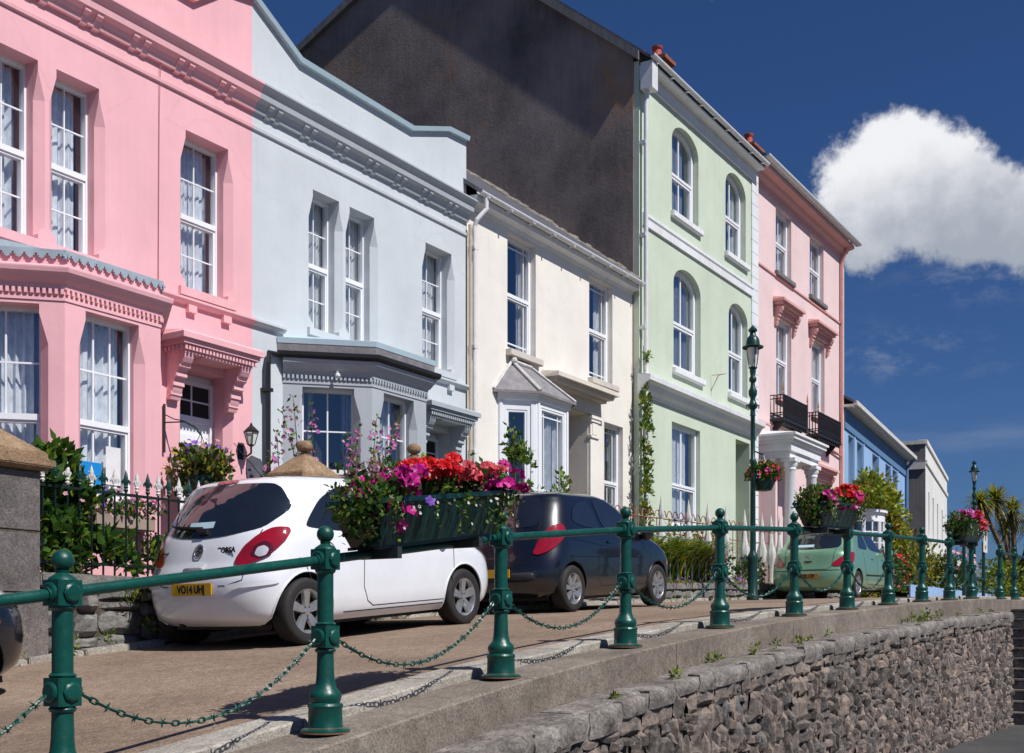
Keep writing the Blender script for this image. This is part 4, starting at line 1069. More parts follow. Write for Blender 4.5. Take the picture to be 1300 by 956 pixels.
# end return of the wall, built the same way and turned
E2 = MB().mat('rubble'); rubble(E2, 0, .8, LOW, lambda x: g(22.5) - .37, 0, .15, .13, .05)
for f in range(1):
    RW.add([(22.52 - v[1], 3.76 + v[0], v[2]) for v in E2.v], E2.f)
RW.mat('mortar'); RW.add([(22.53, 3.77, LOW), (22.53, 4.6, LOW), (22.53, 4.6, g(22.5) - .3), (22.53, 3.77, g(22.5) - .3)], [(0, 1, 2, 3)])
o = RW.build('retaining_wall', None, None, recalc=False)
tag(o, 'rough brown grey rubble retaining wall below the green railing and its concrete plinth', 'wall')
# landing beyond the wall end and steps
slabs('landing_kerb', 4.22, 4.9, lambda x: g(x) - .01, lambda x: g(x) - .3, 'plinth', 2.2, 23.003, 40, .003)
sp = MB().mat('ledge')
for k in range(11):
    zt = g(24) - .17 - k * .19; xa = 25.6 - .27 * (k + 1)
    sp.box(xa, xa + .285, 1.8, 4.21, LOW - .1, zt - .04); sp.box(xa - .025, xa + .285, 1.8, 4.212, zt - .04, zt)
sp.box(25.6, 28.5, 1.8, 4.21, LOW - .1, g(24) - .17)
o = sp.build('stone_steps', None, None, bevel=.012); tag(o, 'worn dark stone steps climbing to the railing gap past the end of the rubble wall', 'steps')

# ================================================================== green quayside railing
POSTX = [1.5, 3.22, 4.89, 6.65, 8.49, 10.45, 12.55, 14.5, 16.4, 18.3, 20.16, 21.9]
YR = 4.3
def post_mesh():
    mb = MB().mat('rgreen')
    mb.lathe([(.0, .0), (.135, 0), (.135, .018), (.125, .026), (.098, .03), (.094, .04), (.092, .135), (.098, .15), (.092, .162), (.080, .168), (.086, .185), (.090, .20), (.084, .222), (.062, .245), (.052, .28), (.048, .33), (.0445, .46), (.044, .9)], (0, 0, 0), 24)
    M.setdefault('rust', pm('rusted_iron', (.16, .065, .03), .85, .4, 25, .5, 60)); mb.mat('rust'); mb.lathe([(.136, .0), (.1385, .002), (.1375, .008), (.134, .0095)], (0, 0, 0), 24); mb.lathe([(.0935, .028), (.101, .0295), (.0945, .034)], (0, 0, 0), 24); mb.mat('rgreen')
    mb.lathe([(.052, .44), (.058, .452), (.052, .462)], (0, 0, 0), 20)
    mb.lathe([(.052, .585), (.058, .595), (.048, .605)], (0, 0, 0), 20)
    mb.lathe([(.046, .868), (.056, .88), (.056, .89)], (0, 0, 0), 20)
    mb.lathe([(.062, .998), (.056, 1.01), (.038, 1.022), (.026, 1.03), (.03, 1.042)], (0, 0, 0), 20)
    a = mb
    for z0, z1, w in ((.465, .585, .058), (.89, 1.0, .060)):
        c = .008
        prof = [(-w, -w + c), (-w + c, -w), (w - c, -w), (w, -w + c), (w, w - c), (w - c, w), (-w + c, w), (-w, w - c)]
        a.prism([(x, y, 0) for x, y in prof], (0, 0, z0), (0, 0, z1))
        zc = (z0 + z1) / 2
        for s in (-1, 1):
            a.lathe([(.043, s * w), (.043, s * (w + .010)), (.034, s * (w + .017)), (.0, s * (w + .019))], (0, 0, zc), 8, 'y')
            a.lathe([(.044, s * w), (.044, s * (w + .010)), (.036, s * (w + .016)), (.0, s * (w + .016))], (0, 0, zc), 16, 'x')
    return mb
def ball_mesh():
    mb = MB().mat('rgreen'); mb.ball((0, 0, 1.083), .047, 20, 12); return mb
RL = thing('quayside_railing', 'dark green cast iron railing of ball-topped posts with spiked chains on the concrete plinth', 'railing', (12, YR, 0))
pp = None
posts = []
for x in POSTX:
    z = g(x)
    if pp is None:
        pp = post_mesh().build('post', None, RL, smooth=True, ang=30); pp.data.transform(Matrix.Translation((12, YR, 0)))
        bb = ball_mesh().build('ball_finial', None, None, smooth=True, ang=30); bb.parent = pp
        p = pp
    else: p = copy_tree(pp, RL)
    p.location = (x - 12, 0, z); posts.append(p)
    p.rotation_euler.z = rnd(-.04, .04)
hm = MB().mat('rgreen')
for (a, b) in zip([-.4] + POSTX, POSTX):
    hr = MB().mat('rgreen')
    pa, pb = Vector((a, YR, g(a) + .945)), Vector((b, YR, g(b) + .945))
    hr.tube([pa, pb], .0265, 14); 
    d = (pb - pa).normalized()
    for q, s in ((pa, 1), (pb, -1)): hr.tube([q + d * s * .058, q + d * s * .085], .034, 14)
    hr.build('handrail', None, RL, smooth=True, ang=50)
def catenary(p, q, sag, n):
    return [p.lerp(q, t) - Vector((0, 0, sag * 4 * t * (1 - t))) for t in [i / n for i in range(n + 1)]]
def chain(parent, p, q, sag):
    mb = MB().mat('rgreen'); fine = catenary(p, q, sag, 200)
    # resample at link pitch
    pitch = .040; pts = [fine[0]]; acc = 0
    for a, b in zip(fine, fine[1:]):
        L = (b - a).length
        while acc + L >= pitch:
            t = (pitch - acc) / L; a = a.lerp(b, t); pts.append(a); L = (b - a).length; acc = 0
        acc += L
    for i in range(len(pts) - 1):
        c = (pts[i] + pts[i + 1]) / 2; d = (pts[i + 1] - pts[i]).normalized()
        side = d.cross(Vector((0, 0, 1))).normalized(); up = side.cross(d)
        w = side if i % 2 else up
        if i % 4 == 0:   # spiked star link
            for k in range(6):
                t = 2 * PI * k / 6 + rnd(-.2, .2)
                v = (side * math.cos(t) + up * math.sin(t)) + d * rnd(-.35, .35)
                mb.tube([c, c + v.normalized() * .028], [.0055, .0012], 4)
            mb.tube([c - d * .028, c + d * .028], .0065, 5)
        else:
            m = 8; ring = [c + d * math.cos(2 * PI * k / m) * .028 + w * math.sin(2 * PI * k / m) * .0125 for k in range(m + 1)]
            mb.tube(ring, .0045, 4, caps=False)
    return mb.build('chain', None, parent)
for a, b in zip(POSTX[:-1], POSTX[1:]):
    chain(RL, Vector((a + .07, YR, g(a) + .525)), Vector((b - .07, YR, g(b) + .525)), .27 + rnd(-.012, .012))
# second run beyond the steps
RL2 = thing('far_railing', 'short run of the same green ball-topped railing beyond the top of the stone steps', 'railing', (27, 4.45, .7))
prev = None
for x in (25.45, 27.1, 29.0):
    p = copy_tree(pp, RL2); p.location = (x - 27, 0, g(x) - .7); p.rotation_euler = (0, 0, 0)
    if prev:
        hr = MB().mat('rgreen'); hr.tube([(prev, 4.45, g(prev) + .945), (x, 4.45, g(x) + .945)], .0265, 10); hr.build('handrail', None, RL2, smooth=True)
    prev = x
fr_ = thing('green_steel_frame', 'thin green steel frame carrying a small white sign panel behind the last railing post', 'sign frame', (25.4, 4.95, .7))
f = MB().mat('lampgreen')
for x in (24.5, 26.45): f.tube([(x, 4.95, .6), (x, 4.95, 1.95)], .035, 8)
f.tube([(24.5, 4.95, 1.16), (26.45, 4.95, 1.16)], .025, 8)
f.build('frame', None, fr_, smooth=True)
f = MB().mat('whitestain'); f.box(26.2, 26.62, 4.90, 4.912, 1.72, 2.18); so = f.build('sign_panel', None, fr_)
for q in ((1.98, 2.08), (1.80, 1.87)): f = MB().mat('brickred'); f.box(26.36, 26.44, 4.893, 4.90, *q); f.build('sign_mark', None, so)

# ================================================================== foliage helpers
def leaf(mb, p, d, n, l, w):
    d = d.normalized(); s = d.cross(n)
    if s.length < 1e-3: s = d.orthogonal()
    s.normalize(); nn = s.cross(d)
    a = p; t = p + d * l; m = p + d * l * .45
    mb.add([a, m + s * w / 2 - nn * w * .12, t - nn * l * .10, m - s * w / 2 - nn * w * .12], [(0, 1, 2), (0, 2, 3)])
def rvec(): 
    v = Vector((R.gauss(0, 1), R.gauss(0, 1), R.gauss(0, 1))); return v.normalized()
def blobpts(blobs, n, inner=.55, nsc=2.2, thin=-.12):
    tot = sum(b[3] * b[4] + b[4] * b[5] + b[3] * b[5] for b in blobs); out = []
    for b in blobs:
        k = int(n * (b[3] * b[4] + b[4] * b[5] + b[3] * b[5]) / tot); c = 0; tries = 0
        while c < k and tries < k * 8:
            tries += 1
            v = rvec(); r = rnd(inner, 1.0) * (1 + .28 * noise.noise(v * 2.3 + Vector((b[0], b[1], b[2]))))
            p = Vector((b[0] + v.x * b[3] * r, b[1] + v.y * b[4] * r, b[2] + v.z * b[5] * r))
            if noise.noise(p * nsc) < thin: continue
            out.append((p, v)); c += 1
    return out
def leaves(mb, pts, l, mats, wts, w=.5, droop=.0, up=.5):
    for p, v in pts:
        mb.mat(R.choices(mats, wts)[0])
        d = (v * .9 + rvec() * .9 + Vector((0, 0, up - droop))).normalized(); ll = l * rnd(.6, 1.35)
        leaf(mb, p, d, (v + rvec() * .5).normalized(), ll, ll * w)
def blossom(mb, p, n, r, petals=5):
    n = n.normalized(); a = n.orthogonal().normalized(); b = n.cross(a); t0 = rnd(0, 6)
    c = p - n * r * .25; vs = [c]; fs = []
    for k in range(petals):
        t = t0 + 2 * PI * k / petals; h = PI / petals * .95
        def q(tt, rr, z): return p + (a * math.cos(tt) + b * math.sin(tt)) * rr + n * z
        o = len(vs); vs += [q(t - h, r * .75, .0), q(t, r * rnd(.95, 1.15), r * rnd(-.15, .25)), q(t + h, r * .75, .0)]
        fs.append((0, o, o + 1, o + 2))
    mb.add(vs, fs)
def flowers(mb, pts, r, mats, wts, petals=5):
    for p, v in pts:
        mb.mat(R.choices(mats, wts)[0]); blossom(mb, p, (v + rvec() * .45 + Vector((0, -.25, .25))), r * rnd(.7, 1.2), petals)
def shrub(name, label, cat, blobs, n, l, mats, wts, fl=None, stems=None, w=.5, droop=0, up=.5, group=None, inner=.45, thin=-.12, nsc=2.2, base=None):
    bx = base or (blobs[0][0], blobs[0][1], min(b[2] - b[5] for b in blobs))
    t = thing(name, label, cat, bx, group)
    mb = MB(); leaves(mb, blobpts(blobs, n, inner, nsc, thin), l, mats, wts, w, droop, up); mb.build('foliage', None, t, recalc=False)
    st = MB().mat('bark')
    for b in blobs:
        for k in range(stems if stems is not None else 4):
            v = rvec(); st.tube([(bx[0] + rnd(-.08, .08), bx[1] + rnd(-.08, .08), bx[2]), (lerp(bx[0], b[0], .6) + rnd(-.1, .1), lerp(bx[1], b[1], .6), lerp(bx[2], b[2], .5)), (b[0] + v.x * b[3] * .7, b[1] + v.y * b[4] * .7, b[2] + abs(v.z) * b[5] * .7)], [.02, .014, .006], 5)
    st.build('stem', None, t)
    if fl:
        m2 = MB()
        for fb, fn, r, ms, ws in fl: flowers(m2, blobpts(fb, fn, .85, 1.5, -.3), r, ms, ws)
        m2.build('blossom', None, t, recalc=False)
    return t

# ================================================================== flower troughs on the handrail
def trough(xc, length, label, seed, s=1, pal=None):
    R.seed(seed)
    zc = g(xc) + .945; L = length / 2
    t = thing('flower_trough', label, 'flower trough', (xc, YR, zc), 'flower troughs mounted on the green handrail')
    sl = (g(xc + .9) - g(xc - .9)) / 1.8
    Z = lambda x, z: z + sl * x
    mb = MB().mat('trough')
    b, tp = .105, .19; z0, z1 = .045, .28; yo = -.08
    # tapered ribbed trough: fluted long faces
    def ring(half, ext, z):
        pts = []; n = 28
        for i in range(n + 1):
            x = -ext + 2 * ext * i / n; rib = .006 * math.sin(i * PI) if 0 else (.007 if i % 4 == 1 else 0); pts.append((x, yo - half - rib))
        pts += [(ext + .0, yo - half * .9), (ext, yo + half * .9)]
        for i in range(n + 1): pts.append((ext - 2 * ext * i / n, yo + half))
        pts += [(-ext, yo + half * .9), (-ext, yo - half * .9)]
        return [(x, y, Z(x, z)) for x, y in pts]
    rs = [ring(b, L - .09, z0), ring(lerp(b, tp, .5), L - .045, (z0 + z1) / 2), ring(tp, L, z1), ring(tp + .012, L + .012, z1 + .002), ring(tp + .012, L + .012, z1 + .03), ring(tp - .01, L - .01, z1 + .03), ring(tp - .02, L - .02, z1 - .05)]
    m = len(rs[0]); vs = [p for r in rs for p in r]
    fs = [(i * m + k, i * m + (k + 1) % m, (i + 1) * m + (k + 1) % m, (i + 1) * m + k) for i in range(len(rs) - 1) for k in range(m)]
    fs += [tuple(range(m))[::-1], tuple(range((len(rs) - 1) * m, len(rs) * m))]
    mb.add([(xc + x, YR + y, zc + z) for x, y, z in vs], fs)
    mb.build('trough_box', None, t)
    bk = MB().mat('platebrk')
    for y in (-.17, .02): bk.hexa([(xc - L + .1, YR + y, zc + Z(-L + .1, .026)), (xc + L - .1, YR + y, zc + Z(L - .1, .026)), (xc + L - .1, YR + y + .035, zc + Z(L - .1, .026)), (xc - L + .1, YR + y + .035, zc + Z(-L + .1, .026)), (xc - L + .1, YR + y, zc + Z(-L + .1, .044)), (xc + L - .1, YR + y, zc + Z(L - .1, .044)), (xc + L - .1, YR + y + .035, zc + Z(L - .1, .044)), (xc - L + .1, YR + y + .035, zc + Z(-L + .1, .044))])
    for x in (-L + .25, L - .25): bk.box(xc + x - .02, xc + x + .02, YR - .2, YR + .09, zc + Z(x, -.035), zc + Z(x, .03))
    bk.build('mounting_bracket', None, t)
    lv = MB(); blobs = []
    n = 9
    for i in range(n):
        x = -L + 2 * L * (i + .5) / n
        blobs.append((xc + x, YR + yo + rnd(-.04, .04), zc + Z(x, z1 + .03 + rnd(0, .05)), L / n * 1.9, .19 + rnd(0, .04), .14 + rnd(0, .05)))
    for x in (-L + .02, L - .02): blobs.append((xc + x, YR + yo - .03, zc + Z(x, z1 + .0), .17, .24, .22))
    leaves(lv, blobpts(blobs, 5200, .3, 6, -.12), .040, ['l1', 'l2', 'l3', 'l6', 'l4'], [6, 4, 3, 2, .6], .7)
    # trailing strands
    for k in range(26):
        x = R.choice([rnd(-L, -L + .25), rnd(L - .3, L + .03), rnd(-L, L)]); y = yo + (-tp - .015 if rnd(0, 1) < .75 else tp)
        p = Vector((xc + x, YR + y, zc + Z(x, z1 + .02)))
        for q in range(int(rnd(4, 13))):
            p = p + Vector((rnd(-.012, .012), rnd(-.008, .003), -.018)); lv.mat(R.choice(['l1', 'l3', 'l2'])); leaf(lv, p, rvec() + Vector((0, -.4, 0)), rvec(), .03, .02)
            if rnd(0, 1) < .22: lv.mat('fwhite'); blossom(lv, p + Vector((0, -.012, 0)), Vector((rnd(-.4, .4), -1, .2)), .011)
    lv.build('foliage', None, t, recalc=False)
    fm = MB()
    for (f0, f1, nn, r, mats, zz, cl) in pal:
        for c in range(int(cl * 2.0)):
            x = -L + 2 * L * rnd(f0, f1); cpt = Vector((xc + x, YR + yo + rnd(-.24, .05), zc + Z(x, z1 - .045 + rnd(*zz))))
            for k in range(nn):
                v = rvec(); v.z = abs(v.z) * .8 + .1; v.y -= .5
                fm.mat(R.choice(mats)); blossom(fm, cpt + Vector((v.x * .05, v.y * .04, v.z * .04)), v, r * rnd(.8, 1.15))
    fm.build('blossom', None, t, recalc=False)
    return t
palA = [(.02, .28, 4, .036, ['fmag'], (.08, .22), 9), (.02, .30, 2, .04, ['fmag'], (-.1, .05), 3), (.30, .52, 16, .026, ['fred'], (.17, .27), 9), (.6, .84, 12, .024, ['fpink'], (.12, .22), 8), (.84, 1.04, 4, .037, ['fmag'], (.05, .22), 8), (.3, .36, 2, .035, ['fpur'], (.0, .04), 1), (.0, 1, 3, .013, ['fwhite'], (-.05, .2), 12)]
palB = [(.0, .3, 4, .036, ['fmag'], (-.02, .16), 8), (.35, .75, 14, .026, ['fred'], (.14, .26), 9), (.55, 1.0, 4, .036, ['fmag', 'fpink'], (.05, .22), 12), (.3, .7, 3, .036, ['fmag'], (-.03, .05), 3)]
palC = [(.0, .35, 5, .036, ['fmag', 'flil'], (.1, .28), 9), (.3, .6, 5, .034, ['fmag', 'fred'], (.12, .26), 9), (.6, 1.05, 12, .03, ['fpink'], (-.02, .22), 10)]
trough(5.70, 1.32, 'long green flower trough of magenta and red blooms in front of the white hatchback', 11, pal=palA)
trough(13.52, 1.34, 'green flower trough with red geraniums on the railing before the pale green car', 12, pal=palB)
trough(21.0, 1.34, 'green flower trough with coral and magenta blooms on the railing nearest the steps', 13, pal=palC)
R.seed(21)

# ================================================================== street lamps
def lamp(x, y, z0, h, label):
    t = thing('street_lamp', label, 'street lamp', (x, y, z0), 'green street lamps along the terrace')
    p = MB().mat('lampgreen')
    s = h / 5.75
    p.lathe([(.12, 0), (.12, .05), (.095, .08), (.09, .75), (.105, .8), (.09, .86), (.06, .92), (.055, .95), (.05, 2.6), (.062, 2.62), (.062, 2.68), (.046, 2.7), (.042, 3.95 * s), (.055, 3.97 * s), (.05, 4.0 * s), (.045, 4.1 * s), (.085, 4.14 * s), (.095, 4.2 * s), (.06, 4.26 * s), (.045, 4.34 * s), (.08, 4.42 * s), (.085, 4.5 * s), (.05, 4.58 * s), (.04, 4.68 * s), (.07, 4.72 * s), (.07, 4.78 * s), (.045, 4.82 * s), (.06, 4.92 * s), (.06, 4.98 * s)], (x, y, z0), 18)
    for k in range(4):
        a = PI / 4 + PI / 2 * k; p.tube([(x, y, z0 + 4.16 * s), (x + .13 * math.cos(a), y + .13 * math.sin(a), z0 + 4.2 * s), (x + .12 * math.cos(a), y + .12 * math.sin(a), z0 + 4.13 * s)], .015, 5)
    p.build('post', None, t, smooth=True, ang=45)
    l = MB().mat('lampgreen')
    zb = z0 + 4.98 * s
    for k in range(4):
        a = PI / 4 + PI / 2 * k; l.tube([(x + .07 * math.cos(a), y + .07 * math.sin(a), zb), (x + .09 * math.cos(a), y + .09 * math.sin(a), zb + .12), (x + .125 * math.cos(a), y + .125 * math.sin(a), zb + .40)], .010, 5)
    l.lathe([(.05, .0), (.09, .02), (.05, .04)], (x, y, zb), 14)
    l.lathe([(.20, .40), (.205, .42), (.135, .45), (.125, .54), (.10, .60), (.06, .64), (.055, .70), (.085, .72), (.085, .75), (.05, .79), (.02, .82), (.0, .84)], (x, y, zb), 20)
    lo = l.build('lantern', None, t, smooth=True, ang=40)
    gmb = MB().mat('frost'); gmb.lathe([(.045, .04), (.075, .12), (.10, .40)], (x, y, zb), 16); gmb.build('lantern_glass', None, lo, smooth=True)
    return t
lamp(21.55, 8.2, gr(21.55), 5.10, 'tall green ornate street lamp in front of the green house, carrying a flower basket')
lamp(47.4, 9.2, g(47) + .0, 5.6, 'distant green street lamp standing against open sky beside the spiky palm')
def basket(x, y, z, r, label, hook, seed, mats=('fmag', 'fred'), lm=('l1', 'l2', 'l3'), n=900, fn=70, fr=.04, top=None):
    R.seed(seed)
    t = thing('hanging_basket', label, 'hanging basket', (x, y, z))
    b = MB().mat('lampgreen'); b.lathe([(.0, -r * .75), (r * .45, -r * .7), (r * .62, -r * .3), (r * .64, -.02)], (x, y, z), 16)
    for k in range(3):
        a = 2 * PI * k / 3; b.tube([(x + r * .6 * math.cos(a), y + r * .6 * math.sin(a), z), (x, y, z + r * 1.3)], .006, 4)
    if hook: b.tube(hook, .014, 6)
    b.build('basket_bowl', None, t, smooth=True)
    bl = [(x, y, z + r * .28, r, r, r * .62), (x, y, z - r * .15, r * .85, r * .85, r * .5)] if n > 2000 else [(x, y, z + r * .28, r, r, r * .62)]
    m = MB(); leaves(m, blobpts(bl, n, .4, 5, -.15), .07 * r / .35, list(lm), [4, 3, 2, 1][:len(lm)], .6); m.build('foliage', None, t, recalc=False)
    m = MB(); flowers(m, [(p, v) for p, v in blobpts(top or bl, fn, .95, 3, -.3)], fr, list(mats), [1] * len(mats)); m.build('blossom', None, t, recalc=False)
basket(21.80, 8.08, 3.00, .34, 'round hanging basket of magenta flowers on the green street lamp', [(21.80, 8.08, 3.45), (21.6, 8.18, 3.5)], 31, n=1500, fr=.036)
basket(10.22, 11.0, 1.95, .40, 'large bushy hanging basket with purple and pink blooms beside the white front door', [(10.14, 11.2, 2.62), (10.2, 11.08, 2.55), (10.22, 11.0, 2.45)], 32, ('fpur', 'fpur', 'fpale'), ('l6', 'l1', 'l5', 'l2'), 2600, 60, .035, [(10.22, 11.0, 2.22, .40, .38, .16)])
R.seed(5)
sb = MB().mat('iron')
sb.tube([(10.06, 11.47, 2.25), (10.06, 11.47, 2.85)], .016, 6)
sb.tube([(10.06, 11.46, 2.62), (10.16, 11.2, 2.62)], .009, 6); sb.tube([(10.06, 11.46, 2.72), (10.1, 11.35, 2.66), (10.14, 11.22, 2.63)], .007, 5)
so = sb.build('basket_bracket', None, H1)

# ================================================================== garden wall, pillars, fence
BW = thing('garden_wall', 'low grey rubble garden wall with dressed coping running behind the parked cars', 'wall', (10, 9.4, 0))
gw = MB().mat('wallstone')
def gtop(x): return .56 if x < 9.9 else g(x) + .40
def rub2(mb, xa, xb, zt, y, sw, sh, dep):
    x = xa
    while x < xb:
        w = sw * rnd(.6, 1.5); xe = min(xb, x + w); z = zt((x + xe) / 2)
        while z > gr(x) - .08:
            h = sh * rnd(.6, 1.4); zb = z - h; stone(mb, x, xe - .015, zb + .012, z, y, dep * rnd(.4, 1.3), .03); z = zb
        x = xe
rub2(gw, 6.72, 10.0, lambda x: gtop(x) - .13, 9.33, .34, .17, .07)
rub2(gw, 2.0, 6.06, lambda x: .3, 9.33, .34, .17, .07)
rub2(gw, 10.8, 32.0, lambda x: gtop(x) - .13, 9.33, .4, .17, .06)
gw.mat('mortar')
for a, b in ((2.0, 6.06), (6.72, 10.05), (10.8, 12.5), (13.1, 32.0)):
    n = max(2, int((b - a) / .5))
    for i in range(n):
        x0, x1 = lerp(a, b, i / n), lerp(a, b, (i + 1) / n); zt = (gtop(x0) if a > 5 else .42)
        gw.hexa([(x0, 9.34, gr(x0) - .3), (x1, 9.34, gr(x1) - .3), (x1, 9.62, gr(x1) - .3), (x0, 9.62, gr(x0) - .3), (x0, 9.34, zt - .12), (x1, 9.34, (gtop(x1) if a > 5 else .42) - .12), (x1, 9.62, (gtop(x1) if a > 5 else .42) - .12), (x0, 9.62, zt - .12)])
gw.build('wall_stones', None, BW, recalc=False)
cp = MB().mat('wallstone'); x = 6.72
for a, b in ((6.72, 10.03), (10.78, 12.5), (13.1, 32.0)):
    x = a
    while x < b:
        xe = min(b, x + rnd(.8, 1.4)); zt0, zt1 = gtop(x), gtop(xe - .01)
        cp.hexa([(x, 9.27, zt0 - .13), (xe - .01, 9.27, zt1 - .13), (xe - .01, 9.66, zt1 - .13), (x, 9.66, zt0 - .13), (x, 9.27 + rnd(0, .02), zt0), (xe - .01, 9.28, zt1), (xe - .01, 9.66, zt1), (x, 9.66, zt0)]); x = xe
cp.build('coping', None, BW, bevel=.015)
# rough stones and kerb edging at the foot of the wall
ke = MB().mat('kerb'); x = 2.0
while x < 32:
    L = rnd(.5, 1.0)
    if rnd(0, 1) < .9: ke.hexa([(x, 9.12, gr(x) - .05), (x + L - .02, 9.12, gr(x + L) - .05), (x + L - .02, 9.27, gr(x + L) - .05), (x, 9.27, gr(x) - .05), (x, 9.13, gr(x) + rnd(.03, .07)), (x + L - .02, 9.13, gr(x + L) + .05), (x + L - .02, 9.265, gr(x + L) + .06), (x, 9.265, gr(x) + .06)])
    x += L
ke.build('edging_stone', None, BW, bevel=.01)
def pillar(x0, x1, y0, y1, zb, zs, label, ball=.1, nm='gate_pillar'):
    t = thing(nm, label, 'gate pillar', ((x0 + x1) / 2, (y0 + y1) / 2, zb))
    s = MB().mat('pillar'); h = .62; z = zb; k = 0
    while z < zs - .01:
        z1 = min(zs, z + h * rnd(.8, 1.1)); e = .0 if k else .05; s.box(x0 - e, x1 + e, y0 - e, y1 + e, z, z1 - .006); z = z1; k += 1
    s.mat('mortar'); s.box(x0 + .01, x1 - .01, y0 + .01, y1 - .01, zb, zs)
    s.build('shaft', None, t, bevel=.012)
    c = MB().mat('cap'); xc, yc = (x0 + x1) / 2, (y0 + y1) / 2
    def lev(e, z): return [(x0 - e, y0 - e, z), (x1 + e, y0 - e, z), (x1 + e, y1 + e, z), (x0 - e, y1 + e, z)]
    L = [lev(.03, zs), lev(.09, zs + .035), lev(.09, zs + .10), lev(.05, zs + .104), lev(.045, zs + .16)]
    a = .06; L += [[(xc - a, yc - a, zs + .40), (xc + a, yc - a, zs + .40), (xc + a, yc + a, zs + .40), (xc - a, yc + a, zs + .40)]]
    vs = [p for l in L for p in l]; c.add(vs, [(4 * i + k, 4 * i + (k + 1) % 4, 4 * i + 4 + (k + 1) % 4, 4 * i + 4 + k) for i in range(len(L) - 1) for k in range(4)] + [(3, 2, 1, 0), (20, 21, 22, 23)])
    c.lathe([(.09, zs + .36), (.055, zs + .40), (.07, zs + .42)], (xc, yc, 0), 10)
    c.ball((xc, yc, zs + .42 + ball * .8), ball, 12, 8, (1, 1, .75))
    c.build('cap', None, t, bevel=.008)
    return t
pillar(6.02, 6.69, 9.24, 9.9, -.25, 1.46, 'dark stone gate pillar with mossy pyramid cap at the shrub end of the pink fence')
pillar(10.12, 10.72, 9.25, 9.72, 0, 1.70, 'stone gate pillar whose ball-topped sandstone cap shows above the white hatchback roof')
pillar(12.62, 12.95, 9.5, 9.83, .1, 2.0, 'stone gate pillar whose ball finial peeps over the long trough before the grey bay')
FE = thing('iron_fence', 'dark green iron railings with alternate white fleur-de-lis tips along the pink garden', 'fence', (8.4, 9.45, .55))
M['irongreen'] = pm('near_black_green_ironwork', (.006, .018, .016), .4, .3, 8, .1); fb = MB().mat('irongreen'); yf = 9.45
fb.box(6.75, 10.1, yf - .02, yf + .02, 1.36, 1.385); fb.box(6.75, 10.1, yf - .02, yf + .02, .66, .685)
fin = MB()
def fleur(mb, x, y, z, m):
    mb.mat(m)
    mb.lathe([(.014, 0), (.024, .02), (.014, .035), (.024, .05), (.013, .065), (.024, .11), (.02, .15), (.001, .22)], (x, y, z), 8)
    for s in (-1, 1):
        mb.tube([(x + s * .008, y, z + .06), (x + s * .035, y, z + .12), (x + s * .05, y, z + .10), (x + s * .045, y, z + .075)], [.010, .012, .010, .005], 5)
x = 6.86; k = 0
while x < 10.05:
    fb.lathe([(.011, .55), (.011, 1.40)], (x, yf, 0), 6)
    fleur(fin, x, yf, 1.40, 'whitestain' if k % 2 == 0 else 'lampgreen'); x += .135; k += 1
fb.build('iron_bar', None, FE); fin.build('fleur_tip', None, FE)
# flower box on the pink bay sill
WB = thing('window_box', 'brown window box of small purple and pink flowers under the pink bay window', 'window box', (8.6, 10.45, 1.2))
wb = MB().mat('brown'); wb.box(8.2, 9.0, 10.40, 10.60, 1.14, 1.29); wb.build('box', None, WB, bevel=.01)
m = MB(); leaves(m, blobpts([(8.6, 10.46, 1.36, .55, .13, .12)], 500, .3, 4, -.2), .06, ['l1', 'l3', 'l2'], [3, 1, 2]); m.build('foliage', None, WB, recalc=False)
m = MB(); flowers(m, blobpts([(8.6, 10.44, 1.42, .52, .14, .16)], 60, .8, 2, -.3), .032, ['fpur', 'fpale', 'fmag', 'fwhite'], [2, 2, 1, 1]); m.build('blossom', None, WB, recalc=False)
# slate name plaque
pq = thing('slate_plaque', 'grey round-edged slate plaque on a thin post between the pink door and the stone pillar', 'plaque', (10.9, 10.8, .6))
q = MB().mat('slate'); ol = [(-.13, 0), (-.15, .1), (-.14, .27), (-.06, .33), (.1, .30), (.15, .2), (.14, .03), (.03, -.03)]
q.prism([(a, 0, b) for a, b in ol], (10.93, 10.78, 1.93), (10.93, 10.80, 1.93)); q.build('plaque', None, pq)
q = MB().mat('iron'); q.tube([(10.93, 10.82, .5), (10.93, 10.82, 2.0)], .012, 6); q.build('stake', None, pq)

# ================================================================== garden plants
shrub('hydrangea_shrub', 'leafy green shrub growing through the iron fence beside the dark stone pillar', 'shrub',
      [(7.05, 9.75, 1.35, .38, .35, .42), (7.35, 9.7, 1.0, .42, .35, .5), (7.0, 9.62, .85, .30, .22, .4), (7.75, 9.75, .75, .35, .3, .35), (7.2, 9.8, 1.62, .3, .3, .22), (7.1, 9.62, 1.2, .4, .2, .4)], 3400, .13, ['l1', 'l2', 'l3'], [5, 3, 3], w=.55, base=(7.2, 9.8, .5),
      fl=[([(7.3, 9.6, 1.0, .5, .3, .5)], 14, .03, ['fpale'], [1])])
shrub('low_shrub', 'small green shrub behind the fence bars between the pink bay and white hatchback', 'shrub', [(8.55, 9.8, .8, .25, .2, .22), (9.3, 9.8, .75, .3, .2, .25)], 600, .09, ['l1', 'l2', 'l3'], [3, 3, 1])
shrub('fuchsia_shrub', 'fuchsia shrub dotted with pink flowers behind the fence under the hanging basket', 'shrub', [(9.6, 10.1, 1.15, .35, .3, .5)], 500, .08, ['l1', 'l2', 'l6'], [3, 3, 2], fl=[([(9.55, 10.0, 1.25, .33, .3, .45)], 50, .028, ['fmag', 'fpur', 'fpale'], [2, 1, 2])])
